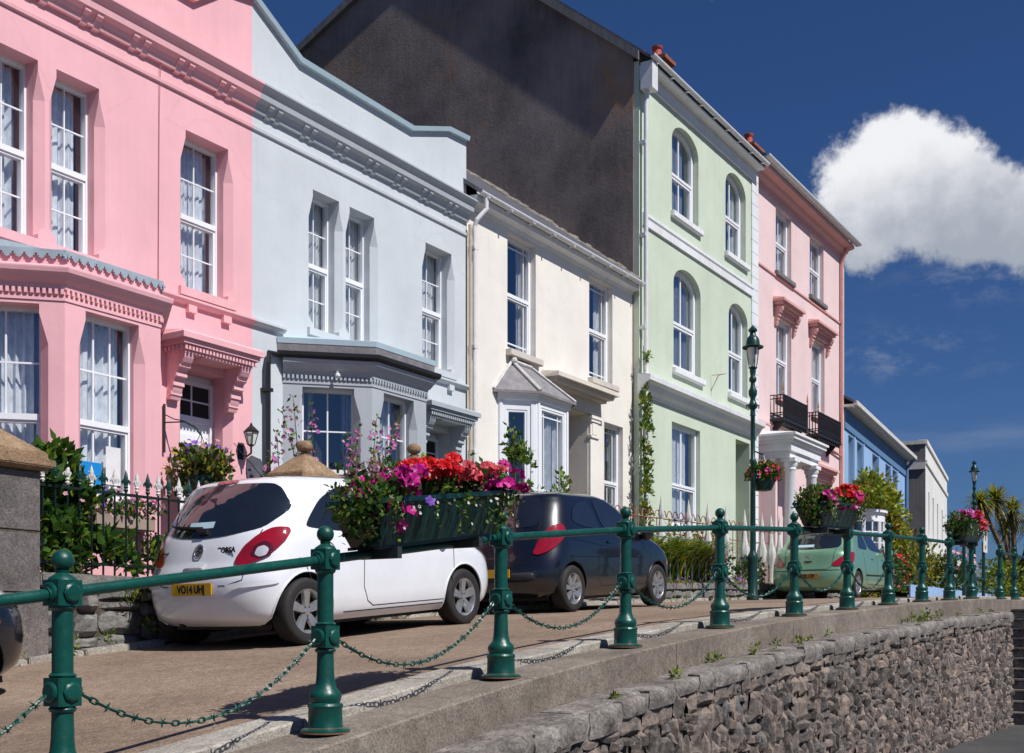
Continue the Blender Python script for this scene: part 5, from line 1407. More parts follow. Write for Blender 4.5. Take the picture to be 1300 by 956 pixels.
def spray(name, label, base, tops, seed, fm='flil', cat='flowering shrub'):
    R.seed(seed); t = thing(name, label, cat, base)
    st = MB().mat('l6'); lv = MB(); fl = MB()
    for tp in tops:
        b = Vector(base) + Vector((rnd(-.3, .3), rnd(-.15, .15), 0)); e = Vector(tp); md = b.lerp(e, .55) + Vector((rnd(-.08, .08), rnd(-.1, .1), .1))
        path = [b.lerp(md, i / 5) for i in range(5)] + [md.lerp(e, i / 6) for i in range(7)]
        st.tube(path, [.014 - .011 * i / 11 for i in range(12)], 5)
        for i, p in enumerate(path):
            if i < 3: continue
            for q in range(5): lv.mat(R.choice(['l6', 'l1', 'l3'])); leaf(lv, p + rvec() * .03, rvec() + Vector((0, 0, .3)), rvec(), rnd(.05, .09), .035)
            if i > 5:
                if i in (8, 11): continue
                for q in range(5): fl.mat(fm if rnd(0, 1) < .8 else 'fpale'); blossom(fl, p + rvec() * .085, rvec() + Vector((0, -.8, .3)), rnd(.024, .040))
    st.build('stem', None, t); lv.build('foliage', None, t, recalc=False); fl.build('blossom', None, t, recalc=False)
    return t
spray('tree_mallow', 'airy lilac pink mallow rising beside the sandstone cap above the white car roof', (11.0, 10.1, .6),
      [(10.35, 10.0, 2.15), (10.6, 10.1, 2.45), (10.8, 10.2, 2.75), (11.0, 10.1, 2.3), (11.25, 10.15, 2.9), (10.75, 9.9, 2.1), (11.1, 10.3, 3.0), (10.5, 10.15, 1.95)], 41)
spray('tree_mallow', 'broad lilac pink mallow in front of the grey house bay, behind the long trough', (12.2, 10.2, .7),
      [(11.9, 10.1, 2.6), (12.15, 10.1, 2.75), (12.4, 10.0, 2.9), (12.65, 10.2, 2.6), (12.9, 10.1, 2.85), (12.0, 10.0, 2.35), (13.15, 10.2, 3.05), (12.5, 10.1, 2.4), (12.2, 10.3, 2.5)], 42)
R.seed(43)
shrub('garden_shrub', 'bright green upright shrub with arching shoots in front of the cream house bay', 'shrub',
      [(16.6, 10.2, 1.9, .55, .4, .6), (16.3, 10.2, 2.6, .28, .25, .5), (17.3, 10.1, 2.0, .35, .3, .55), (16.1, 10.2, 3.05, .13, .12, .35), (17.6, 10.1, 2.5, .12, .12, .3)], 1500, .11, ['l1', 'l3', 'l2'], [4, 4, 1.5], w=.5, base=(16.6, 10.2, .7), thin=-.05)
# climber on the downpipe at the corner of the green house
iv = thing('climbing_ivy', 'narrow green climber scaling the white downpipe between the cream and green houses', 'climber', (23.05, 11.15, .9))
m = MB()
bl = [(23.02 + rnd(-.05, .05), 11.12 + rnd(-.04, .04), z, .13 + rnd(0, .07), .1, .2) for z in [1.0 + .22 * k for k in range(20)]]
leaves(m, blobpts(bl, 1400, .3, 3, -.1), .10, ['l1', 'l3', 'l5'], [4, 3, 1]); m.mat('l3'); leaves(m, blobpts([(23.02, 11.14, 6.1, .08, .08, .35)], 50, .3), .09, ['l1', 'l3'], [1, 1])
m.build('foliage', None, iv, recalc=False)
m = MB().mat('bark'); m.tube([(23.0 + .04 * math.sin(k), 11.2, .8 + k * .3) for k in range(19)], [.035 - .0015 * k for k in range(19)], 6); m.build('stem', None, iv)
# blades
def blades(name, label, x0, x1, y0, y1, z0, hh, n, mats, fl=None, cat='plant', seed=3):
    R.seed(seed); t = thing(name, label, cat, ((x0 + x1) / 2, (y0 + y1) / 2, z0)); m = MB()
    for k in range(n):
        x, y = rnd(x0, x1), rnd(y0, y1); a = rnd(0, 2 * PI); h = hh * rnd(.6, 1.1); r = h * rnd(.3, .8); w = .022
        zb = g(x) + z0; m.mat(R.choice(mats)); pts = []
        for i in range(6):
            tt = i / 5; pts.append(Vector((x + math.cos(a) * r * tt ** 1.6, y + math.sin(a) * r * tt ** 1.6, zb + h * (1.35 * tt - .75 * tt ** 2.4))))
        s = Vector((-math.sin(a), math.cos(a), 0)); vs = []
        for i, p in enumerate(pts): ww = w * (1 - (i / 5) ** 2) + .002; vs += [p - s * ww, p + s * ww]
        m.add(vs, [(2 * i, 2 * i + 1, 2 * i + 3, 2 * i + 2) for i in range(5)])
    m.build('foliage', None, t, recalc=False)
    if fl:
        f = MB(); pts = []
        for k in range(fl[1]): x = rnd(x0, x1); pts.append((Vector((x, y0 + rnd(-.1, .2), g(x) + z0 + hh * rnd(*fl[3]))), Vector((0, -1, .3))))
        flowers(f, pts, fl[2], fl[0], [1] * len(fl[0])); f.build('blossom', None, t, recalc=False)
    return t
blades('day_lily', 'arching bright green day lily clump behind the grey bar gate beyond the dark blue hatchback', 19.6, 23.3, 9.6, 10.3, .36, 1.3, 3200, ['l3', 'l3', 'l1', 'l5'], seed=51)
blades('lavender_border', 'ragged border of purple flowers and grasses at the foot of the green house garden', 18.0, 26.5, 9.32, 9.6, .22, .34, 1300, ['l3', 'l6', 'l5', 'l1'], (['fpur', 'fpur', 'flil'], 260, .02, (.2, .9)), 'flower border', seed=52)
R.seed(53)
shrub('purple_shrub', 'dark shrub dotted with purple flowers below the white spear finials', 'shrub', [(23.0, 9.6, 1.35, .8, .3, .55), (25.2, 9.65, 1.3, .7, .3, .5)], 1100, .10, ['l6', 'l2', 'l1'], [3, 3, 2], fl=[([(23.4, 9.5, 1.3, 1.6, .3, .6)], 130, .03, ['fpur', 'flil'], [3, 1])])
shrub('rose_bush', 'straggling reddish rose bush above the rusty fence in front of the green house window', 'shrub', [(22.6, 10.2, 2.0, .7, .3, .35), (24.6, 10.3, 2.0, .9, .3, .3)], 420, .10, ['l4', 'l3', 'l5', 'l6'], [2, 2, 1.5, 2], thin=.0)
# low weeds at the wall foot
def weeds(name, label, spots, seed):
    R.seed(seed); t = thing(name, label, 'weeds', spots[0][:3], kind='stuff'); m = MB()
    for x, y, z, s, n in spots:
        leaves(m, blobpts([(x, y, z + s * .5, s, s * .5, s * .7)], n, .1, 3, -.3), .045, ['l3', 'l1', 'l6', 'l5'], [3, 3, 2, 1], .35)
    m.build('weed_foliage', None, t, recalc=False); return t
sp_ = [(7.75, 9.2, .28, .2, 160), (7.9, 9.18, .05, .14, 80), (7.35, 9.15, -.08, .1, 50), (8.3, 9.2, .1, .12, 60), (6.3, 9.05, -.22, .09, 40), (6.9, 9.1, -.15, .12, 60)] + [(rnd(10, 24), rnd(9.0, 9.15), None, rnd(.05, .12), 35) for _ in range(30)]
weeds('weeds', 'scattered green weeds sprouting at the foot of the rubble garden wall', [(x, y, (gr(x) if z is None else z), s, n) for x, y, z, s, n in sp_], 61)
sp_ = [(rnd(7, 22), 3.98 + rnd(-.15, .05), None, rnd(.03, .09), 26) for _ in range(26)] + [(17.2, 4.0, None, .16, 90), (16.5, 4.0, None, .1, 60), (17.9, 3.95, None, .12, 60), (9.6, 4.02, None, .09, 50)]
weeds('ledge_weeds', 'tufts of weeds growing along the ledge on top of the rubble wall', [(x, y, g(x) - .24, s, n) for x, y, z, s, n in sp_], 62)

R.seed(66)
ll = MB()
for k in range(900):
    x = rnd(3, 24)
    if k % 3 == 0: y = 4.80 + abs(R.gauss(0, .12)); 
    elif k % 3 == 1: y = 9.12 - abs(R.gauss(0, .18))
    else: y = rnd(4.8, 9.1)
    ll.mat(R.choice(['l5', 'bark', 'l4', 'l6', 'mortar', 'kerb'])); a = rnd(0, 6.3); s = rnd(.008, .026)
    leaf(ll, Vector((x, y, gr(x) + .022)), Vector((math.cos(a), math.sin(a), rnd(-.1, .3))), Vector((0, 0, 1)), s, s * .6)
tag(ll.build('leaf_litter', None, None, recalc=False), 'scattered dry leaves and grit along the kerb and the wall foot', 'litter', kind='stuff')
# grey bar gate and rusty / white ornamental fence in the green garden
GF = thing('bar_gate', 'plain grey metal bar gate in front of the day lilies', 'gate', (21.2, 9.5, .9))
GX = 1.0
q = MB().mat('grille')
for k in range(9): x = 19.95 + k * .34; q.tube([(x, 9.5, g(x) + .28), (x, 9.5, g(x) + 1.28)], .012, 6)
q.tube([(19.95, 9.5, g(19.95) + 1.28), (22.6, 9.5, g(22.6) + 1.24)], .014, 6); q.tube([(19.95, 9.5, g(19.95) + .33), (22.6, 9.5, g(22.6) + .33)], .014, 6)
q.tube([(22.6, 9.5, g(22.6) + 1.1), (22.6, 9.5, g(22.6) + .2)], .03, 8)
q.build('gate_bar', None, GF)
OF = thing('scrollwork_fence', 'low rusty scrollwork fence with white spear finials below the green house windows', 'fence', (23.5, 9.9, 1.4))
q = MB().mat('brickred')
x = 17.8
while x < 27.4:
    zt = g(x) + 1.7
    q.tube([(x, 9.9, g(x) + .5), (x, 9.9, zt)], .010, 5)
    q.tube([(x + .03 + .12 * math.cos(a), 9.9, zt + .0 + .13 * math.sin(a)) for a in [PI * i / 8 for i in range(9)]], .010, 5); x += .28
q.tube([(17.8, 9.9, g(17.8) + 1.7), (27.4, 9.9, g(27.4) + 1.7)], .013, 5); q.tube([(17.8, 9.9, g(17.8) + 1.42), (27.4, 9.9, g(27.4) + 1.42)], .010, 5)
q.build('scroll_bar', None, OF)
for x in (21.0, 22.3, 23.3, 24.3, 25.4, 26.5, 27.1, 27.7):
    q = MB().mat('whitestain'); q.lathe([(.05, .3), (.055, .8), (.10, 1.0), (.13, 1.2), (.06, 1.45), (.05, 1.6), (.035, 1.65), (.07, 1.74), (.05, 1.84), (.004, 2.12)], (x, 9.86, g(x)), 8)
    q.build('spear_finial', None, OF, smooth=True)

# ================================================================== far gardens
R.seed(70)
hb = []
outl = [(39.0, 5.9), (40.0, 5.95), (41, 5.6), (42.2, 5.6), (43.5, 5.35), (45, 5.3), (46.3, 5.0), (47.5, 4.6), (48.8, 3.9), (50, 3.3)]
for x, zt in outl:
    y = 11.0 + .1 * (x - 38.3); zt -= .75
    for z in [zt - .35 - .8 * k for k in range(6)]:
        if z < 1.3: break
        if 38.2 < x < 41.5 and z < 4.2: continue
        hb.append((x + rnd(-.3, .3), y - .1 + rnd(-.2, .15), z, .8, .6, .6))
CL = thing('wall_climber', 'huge yellow green and russet climber smothering the ground floor of the blue house', 'climber', (44, 11, 1))
m = MB()
for p, v in blobpts(hb, 15000, .5, .9, -.22):
    red = noise.noise(Vector((p.x * 1.1, p.z * 1.5, 3.1))) * 1.2 + (p.x - 46.0) * .05 - (p.z - 4.0) * .10
    m.mat(R.choices(['l5', 'l3', 'l1'], [4, 4, 1])[0] if red < .12 else R.choices(['l4', 'l6', 'l2'], [3, 3, 1])[0])
    leaf(m, p, (v + rvec() * .8 + Vector((0, 0, .2))), (v + rvec() * .5), rnd(.12, .26), rnd(.08, .14))
m.build('foliage', None, CL, recalc=False)
m = MB().mat('bark')
for x, zt in outl[::2]: y = 11.3 + .1 * (x - 38.3); m = MB().mat('bark'); m.tube([(x, y, 1), (x + .2, y, zt * .5), (x, y - .1, zt - 1.2)], [.08, .06, .02], 6); m.build('stem', None, CL)
shrub('low_golden_shrub', 'golden leaved low shrub behind the railing chain right of the pale green car', 'shrub', [(34.5, 9.6, 1.35, 1.3, .5, .5)], 900, .10, ['l5', 'l6', 'l3'], [3, 2, 2])
shrub('dark_border_shrub', 'dark green border shrub with red flowers under the russet climber', 'shrub', [(37.2, 10, 1.9, 1.8, .6, .9), (39.6, 10.2, 2.0, 1.2, .5, .9)], 2200, .14, ['l2', 'l1', 'l6'], [3, 2, 2], fl=[([(37.5, 9.8, 2.0, 1.9, .6, .8)], 60, .06, ['fred', 'fpink'], [3, 1])])
shrub('olive_shrub', 'olive and rust coloured shrub in front of the white end house', 'shrub', [(44, 10.3, 2.2, 2.0, .8, 1.1), (47, 10.6, 1.9, 1.6, .8, .9), (41.8, 10.2, 1.7, 1.3, .7, .8)], 4500, .16, ['l6', 'l5', 'l3', 'l4'], [3, 3, 2, .9])
shrub('pink_rose_bush', 'bush of pale pink roses seen between railing posts before the palm', 'shrub', [(44.5, 9.3, 2.0, 1.0, .7, 1.0)], 1200, .15, ['l1', 'l2'], [1, 1], fl=[([(44.5, 9.2, 2.4, .95, .7, .75)], 60, .09, ['fpale', 'fwhite'], [3, 1])])
shrub('yellow_green_bush', 'rounded yellow green bush at the foot of the spiky palm', 'shrub', [(50.0, 8.6, 2.0, 1.7, 1.2, 1.1), (53, 8.6, 1.7, 1.4, 1.0, .9)], 3200, .16, ['l3', 'l5', 'l1'], [4, 1, 1])
shrub('distant_hedge', 'dark green hedge closing the street behind the second railing run', 'hedge', [(60, 7.6, 1.9, 2.6, 1.2, .8), (66, 6.6, 1.9, 3, 1.2, .9)], 2600, .2, ['l1', 'l2', 'l6'], [2, 2, 1])
bf = thing('blue_board_fence', 'low light blue boarded fence behind the last railing posts', 'fence', (42, 8.9, .9))
q = MB().mat('blue'); x = 36.5
while x < 50: q.box(x, x + .2, 8.9, 8.94, g(x) - .1, g(x) + .62 + rnd(-.02, .02)); x += .215
q.box(36.5, 50, 8.945, 9.0, 1.1, 1.2); q.build('board', None, bf)
# cordyline palm
R.seed(80)
pal = thing('cordyline_palm', 'spiky many-headed cordyline palm with bare branching trunks at the end of the terrace', 'palm', (49.5, 8.2, 1.0))
base = Vector((50.0, 8.3, .95))
heads = [((49.0, 9.3, 5.2), 1.0), ((50.0, 8.9, 5.35), 1.2), ((50.2, 8.3, 4.9), 1.0), ((51.0, 7.6, 4.6), 1.2), ((50.2, 7.2, 3.9), .85), ((50.8, 7.1, 2.9), .95), ((50.2, 8.0, 2.6), .6), ((50.4, 8.6, 4.2), .8)]
tk = MB().mat('bark'); cr = MB()
f1 = base + Vector((.2, -.1, 1.1))
tk.tube([base, base + Vector((.1, 0, .6)), f1], [.2, .17, .15], 8)
for i, (h, s) in enumerate(heads):
    h = Vector(h); mid = f1.lerp(h, .5) + Vector((0, 0, -.15 if i > 2 else .1)); tk.tube([f1, mid, h], [.13, .10, .08], 7)
    for k in range(int(190 * s)):
        v = rvec(); v.z = v.z * .9 + .25; v.normalize(); L = s * rnd(.65, 1.0); a = v.cross(Vector((0, 0, 1))).normalized()
        p = [h + v * L * t - Vector((0, 0, 1)) * (L * .35 * t ** 2.2) for t in (0, .35, .7, 1)]
        cr.mat(R.choices(['l5', 'l3', 'l6', 'l1'], [6, 4, 1, 1])[0] if v.z > -.1 else R.choice(['l5', 'bark', 'l6'])); w = [.022, .03, .022, .003]; vs = []
        for q_, ww in zip(p, w): vs += [q_ - a * ww, q_ + a * ww]
        cr.add(vs, [(0, 1, 3, 2), (2, 3, 5, 4), (4, 5, 7, 6)])
tk.build('trunk', None, pal); cr.build('crown', None, pal, recalc=False)
R.seed(90)
# ================================================================== cars
def cat_interp(levels, sub):
    """Catmull-Rom through level tuples"""
    out = []; n = len(levels)
    for i in range(n - 1):
        p0 = levels[max(0, i - 1)]; p1 = levels[i]; p2 = levels[i + 1]; p3 = levels[min(n - 1, i + 2)]
        for k in range(sub):
            t = k / sub; t2 = t * t; t3 = t2 * t
            out.append(tuple(.5 * (2 * b + (c - a) * t + (2 * a - 5 * b + 4 * c - d) * t2 + (-a + 3 * b - 3 * c + d) * t3) for a, b, c, d in zip(p0, p1, p2, p3)))
    out.append(levels[-1]); return out
def car_loop(z, xr, xf, w, cr, cf, n, L):
    pts = []; q = 16; m = 44
    cr = min(cr, (xf - xr) * .45); cf = min(cf, (xf - xr) * .45)
    e = 2 / n
    for i in range(q + 1):
        t = PI / 2 * i / q
        pts.append((xr + cr * (1 - math.cos(t) ** e), w / 2 * math.sin(t) ** e if i else 0))
    for i in range(1, m): pts.append((lerp(xr + cr, xf - cf, i / m), w / 2))
    for i in range(q + 1):
        t = PI / 2 * (1 - i / q)
        pts.append((xf - cf * (1 - math.cos(t) ** e), w / 2 * (math.sin(t) ** e if i < q else 0)))
    pts = [(x, y * (1 - .035 * abs((x - L * .48) / (L / 2)) ** 3)) for x, y in pts]
    full = pts + [(x, -y) for x, y in pts[-2:0:-1]]
    return [(x, y, z) for x, y in full]
def car(name, label, levels, L, wheels, wr, pmat, deco, sub=4, group='parked cars'):
    t = thing(name, label, 'car', (0, 0, 0), group)
    lv = cat_interp(levels, sub)
    rings = [car_loop(*l, L) for l in lv]; m = len(rings[0])
    mb = MB().mat(pmat)
    mb.add([p for r in rings for p in r], [(i * m + k, i * m + (k + 1) % m, (i + 1) * m + (k + 1) % m, (i + 1) * m + k) for i in range(len(rings) - 1) for k in range(m)] + [tuple(range(m))[::-1], tuple(range((len(rings) - 1) * m, len(rings) * m))])
    body = mb.build('body', None, t)
    bvh = BVHTree.FromPolygons([v.co.copy() for v in body.data.vertices], [tuple(p.vertices) for p in body.data.polygons])
    W = max(l[3] for l in levels)
    cm = MB().mat('well')
    for wx in wheels:
        for s in (-1, 1):
            y0, y1 = sorted((s * (W / 2 - .30), s * (W / 2 + .2)))
            cm.lathe([(.001, y0), (wr + .052, y0), (wr + .052, y1), (.001, y1)], (wx, 0, wr), 40, 'y')
    cut = cm.build('tmpcut', None, None)
    body.data.materials.append(M['well'])
    mod = body.modifiers.new('b', 'BOOLEAN'); mod.operation = 'DIFFERENCE'; mod.solver = 'EXACT'; mod.object = cut
    try: mod.material_mode = 'TRANSFER'
    except Exception: pass
    dg = bpy.context.evaluated_depsgraph_get(); dg.update()
    me = bpy.data.meshes.new_from_object(body.evaluated_get(dg)); body.modifiers.clear()
    bm = bmesh.new(); bm.from_mesh(me)
    for f in bm.faces: f.smooth = True
    for e in bm.edges:
        if len(e.link_faces) == 2 and e.calc_face_angle(0) > math.radians(32): e.smooth = False
    bm.to_mesh(me); bm.free()
    body.data = me; bpy.data.objects.remove(cut)
    # ---- projected details
    def proj(o, d, off):
        hit, nrm, idx, dist = bvh.ray_cast(Vector(o), Vector(d))
        if hit is None: hit, nrm, idx, dist = bvh.find_nearest(Vector(o) + Vector(d) * 5)
        if nrm.dot(Vector(d)) > 0: nrm = -nrm
        return hit + nrm * off, nrm
    FR = {'side': lambda s: (lambda a, b: ((a, s * 3, b), (0, -s, 0))),
          'rear': lambda s: (lambda a, b: ((-3, s * a, b), (1, 0, 0))),
          'front': lambda s: (lambda a, b: ((L + 3, s * a, b), (-1, 0, 0))),
          'rdiag': lambda s: (lambda a, b: ((a * .7071 - 4, s * (a * .7071 + 4), b), (.7071, -s * .7071, 0))),
          'fdiag': lambda s: (lambda a, b: ((L - a * .7071 + 4, s * (a * .7071 + 4), b), (-.7071, -s * .7071, 0))),
          'top': lambda s: (lambda a, b: ((a, b, 4), (0, 0, -1)))}
    def decal(nm, poly, frame, s, mat, off=.005, parent=None, maxe=.07, smooth_poly=True):
        pts = [Vector(p) for p in poly]
        if smooth_poly:
            n = len(pts); q = []
            for i in range(n):
                p0, p1, p2, p3 = pts[i - 1], pts[i], pts[(i + 1) % n], pts[(i + 2) % n]
                for k in range(5):
                    u = k / 5; q.append(.5 * (2 * p1 + (p2 - p0) * u * .75 + (2 * p0 * .75 - p1 * 4.25 + 3.5 * p2 - p3 * .75) * u * u + (-p0 * .75 + 2.25 * p1 - 2.25 * p2 + .75 * p3) * u ** 3) if False else p1.lerp(p2, u))
            # one Chaikin-style rounding pass
            for _ in range(2):
                n = len(q); q = [(q[i - 1] + q[i] * 2 + q[(i + 1) % n]) / 4 for i in range(n)]
            pts = q
        bm = bmesh.new(); vs = [bm.verts.new((p.x, p.y, 0)) for p in pts]; bm.faces.new(vs)
        bmesh.ops.triangulate(bm, faces=bm.faces[:])
        for _ in range(5):
            es = [e for e in bm.edges if e.calc_length() > maxe]
            if not es: break
            bmesh.ops.subdivide_edges(bm, edges=es, cuts=1); bmesh.ops.triangulate(bm, faces=bm.faces[:])
            bmesh.ops.beautify_fill(bm, faces=bm.faces[:], edges=[e for e in bm.edges if not e.is_boundary])
        F = FR[frame](s); nrms = []
        for v in bm.verts:
            o, d = F(v.co.x, v.co.y); h, nn = proj(o, d, off); v.co = h; nrms.append(nn)
        me = bpy.data.meshes.new(nm); bm.to_mesh(me); bm.free(); me.materials.append(M[mat])
        # orient
        if len(me.polygons) and me.polygons[0].normal.dot(nrms[me.polygons[0].vertices[0]]) < 0: me.flip_normals()
        for p in me.polygons: p.use_smooth = True
        o = bpy.data.objects.new(nm, me); COL.objects.link(o); o.parent = parent or t; return o
    def line(nm, pts, frame, s, mat='ink', w=.009, off=.0018, parent=None):
        if mat == 'ink': w = max(w, .009)
        F = FR[frame](s); P = []
        for (a, b), (c, d) in zip(pts, pts[1:]):
            n = max(1, int(math.hypot(c - a, d - b) / .03)); P += [(lerp(a, c, i / n), lerp(b, d, i / n)) for i in range(n)]
        P.append(pts[-1]); mb = MB().mat(mat); vs = []
        for i, p in enumerate(P):
            q0, q1 = Vector(P[max(0, i - 1)]), Vector(P[min(len(P) - 1, i + 1)]); dd = (q1 - q0).normalized(); nn = Vector((-dd.y, dd.x)) * w / 2
            for k in (-1, 1):
                o, dr = F(p[0] + nn.x * k, p[1] + nn.y * k); h, _ = proj(o, dr, off); vs.append(tuple(h))
        mb.add(vs, [(2 * i, 2 * i + 1, 2 * i + 3, 2 * i + 2) for i in range(len(P) - 1)]); return mb.build(nm, None, parent or t, recalc=False)
    for wx in wheels:
        for s in (-1, 1):
            yo = s * (W / 2 - .012); c = (wx, yo, wr)
            ty = MB().mat('tyre'); ri = wr * .66
            ty.lathe([(ri, 0), (ri + .012, s * .004), (wr - .045, s * .010), (wr - .02, s * .004), (wr - .004, -s * .02), (wr, -s * .05), (wr, -s * .16), (wr - .012, -s * .185), (wr - .05, -s * .195), (ri, -s * .18)], c, 44, 'y')
            to = ty.build('wheel', None, t, smooth=True, ang=50)
            rm = MB().mat('rim')
            rm.lathe([(ri + .001, 0), (ri - .006, -s * .002), (ri - .016, -s * .016), (ri - .028, -s * .07)], c, 44, 'y')
            rm.mat('trimblk'); rm.lathe([(ri - .02, -s * .075), (.03, -s * .075)], c, 30, 'y'); rm.lathe([(ri * .72, -s * .06), (ri * .72, -s * .07), (.05, -s * .07)], c, 30, 'y')
            rm.mat('rim'); ns = deco.get('spokes', 5)
            rm.lathe([(.0, -s * .012), (.03, -s * .012), (.055, -s * .02), (.06, -s * .05)], c, 20, 'y')
            for k in range(ns):
                a = 2 * PI * k / ns + .3
                def pt(r, off, dy): return (wx + r * math.cos(a) - off * math.sin(a), yo + dy, wr + r * math.sin(a) + off * math.cos(a))
                w0, w1 = .022 * 5 / ns + .004, .040 * 5 / ns + .004
                rm.hexa([pt(.035, -w0 * 1.2, -s * .055), pt(.035, w0 * 1.2, -s * .055), pt(ri - .01, w1 * 1.2, -s * .035), pt(ri - .01, -w1 * 1.2, -s * .035), pt(.035, -w0, -s * .018), pt(.035, w0, -s * .018), pt(ri - .008, w1, -s * .006), pt(ri - .008, -w1, -s * .006)])
                aa = a + PI / ns; rm.mat('ink'); rm.lathe([(.0, s * .0), (.008, s * .0), (.008, -s * .02)], (wx + .045 * math.cos(aa), yo - s * .012, wr + .045 * math.sin(aa)), 6, 'y'); rm.mat('rim')
            rm.build('rim', None, to, bevel=0, smooth=True, ang=30)
            # arch lip
            rr_ = wr + .055; pts = []
            for k in range(25):
                a = PI * (-.08 + 1.16 * k / 24); pts.append((wx + rr_ * math.cos(a), wr + rr_ * math.sin(a)))
            lip = MB().mat(deco.get('lip', pmat)); P3 = []
            for a, b in pts:
                h, _ = proj((a, s * 3, b), (0, -s, 0), .0)
                P3.append(h)
            lip.tube(P3, .010, 6); lip.build('arch_lip', None, body, smooth=True)
    deco['fn'](t, body, decal, line, proj, W)
    # taller cabin: everything above the waist is lifted, growing towards the roof
    k = deco.get('lift', .1); seen = set()
    for o in t.children_recursive:
        if o.data is None or o.data.name in seen: continue
        seen.add(o.data.name)
        lz = Vector((0, 0, 0)); 
        for v in o.data.vertices:
            z = v.co.z
            if z > .78:
                q = min(1, (z - .78) / .55); v.co.z = z + k * q * q * (3 - 2 * q)
    return t

def mirror_pair(t, W, x, z, mat, r=.1):
    for s in (-1, 1):
        mb = MB().mat(mat); mb.ball((x, s * (W / 2 + .06), z), .1, 14, 10, (1, 1, .72)); mb.v = [(x + (v[0] - x) * 1.0, v[1], v[2]) for v in mb.v]
        mb.tube([(x + .03, s * (W / 2 - .12), z - .05), (x, s * (W / 2 + .02), z - .03)], .025, 6)
        mb.build('door_mirror', None, t, smooth=True, ang=60)
def plate(t, x, z, txt, mat, tilt=0, y=0, w=.52):
    mb = MB().mat(mat); mb.hexa([(x, y - w / 2, z - .055), (x + .012, y - w / 2, z - .055), (x + .012, y + w / 2, z - .055), (x, y + w / 2, z - .055), (x + tilt, y - w / 2, z + .055), (x + .012 + tilt, y - w / 2, z + .055), (x + .012 + tilt, y + w / 2, z + .055), (x + tilt, y + w / 2, z + .055)])
    p = mb.build('number_plate', None, t, bevel=.003)
    if txt: text_part(txt, .098, 'ink', 'plate_lettering', p, frame_mtx((x + tilt / 2 - .002, y, z - .003), (0, -1, 0), (tilt, 0, .11)), sx=.82, bold=.0035)
    return p

M['taildk'] = pm('dark_red_reflector', (.09, .002, .004), .15, .4, 40, .3, 120, .8, coat=1)
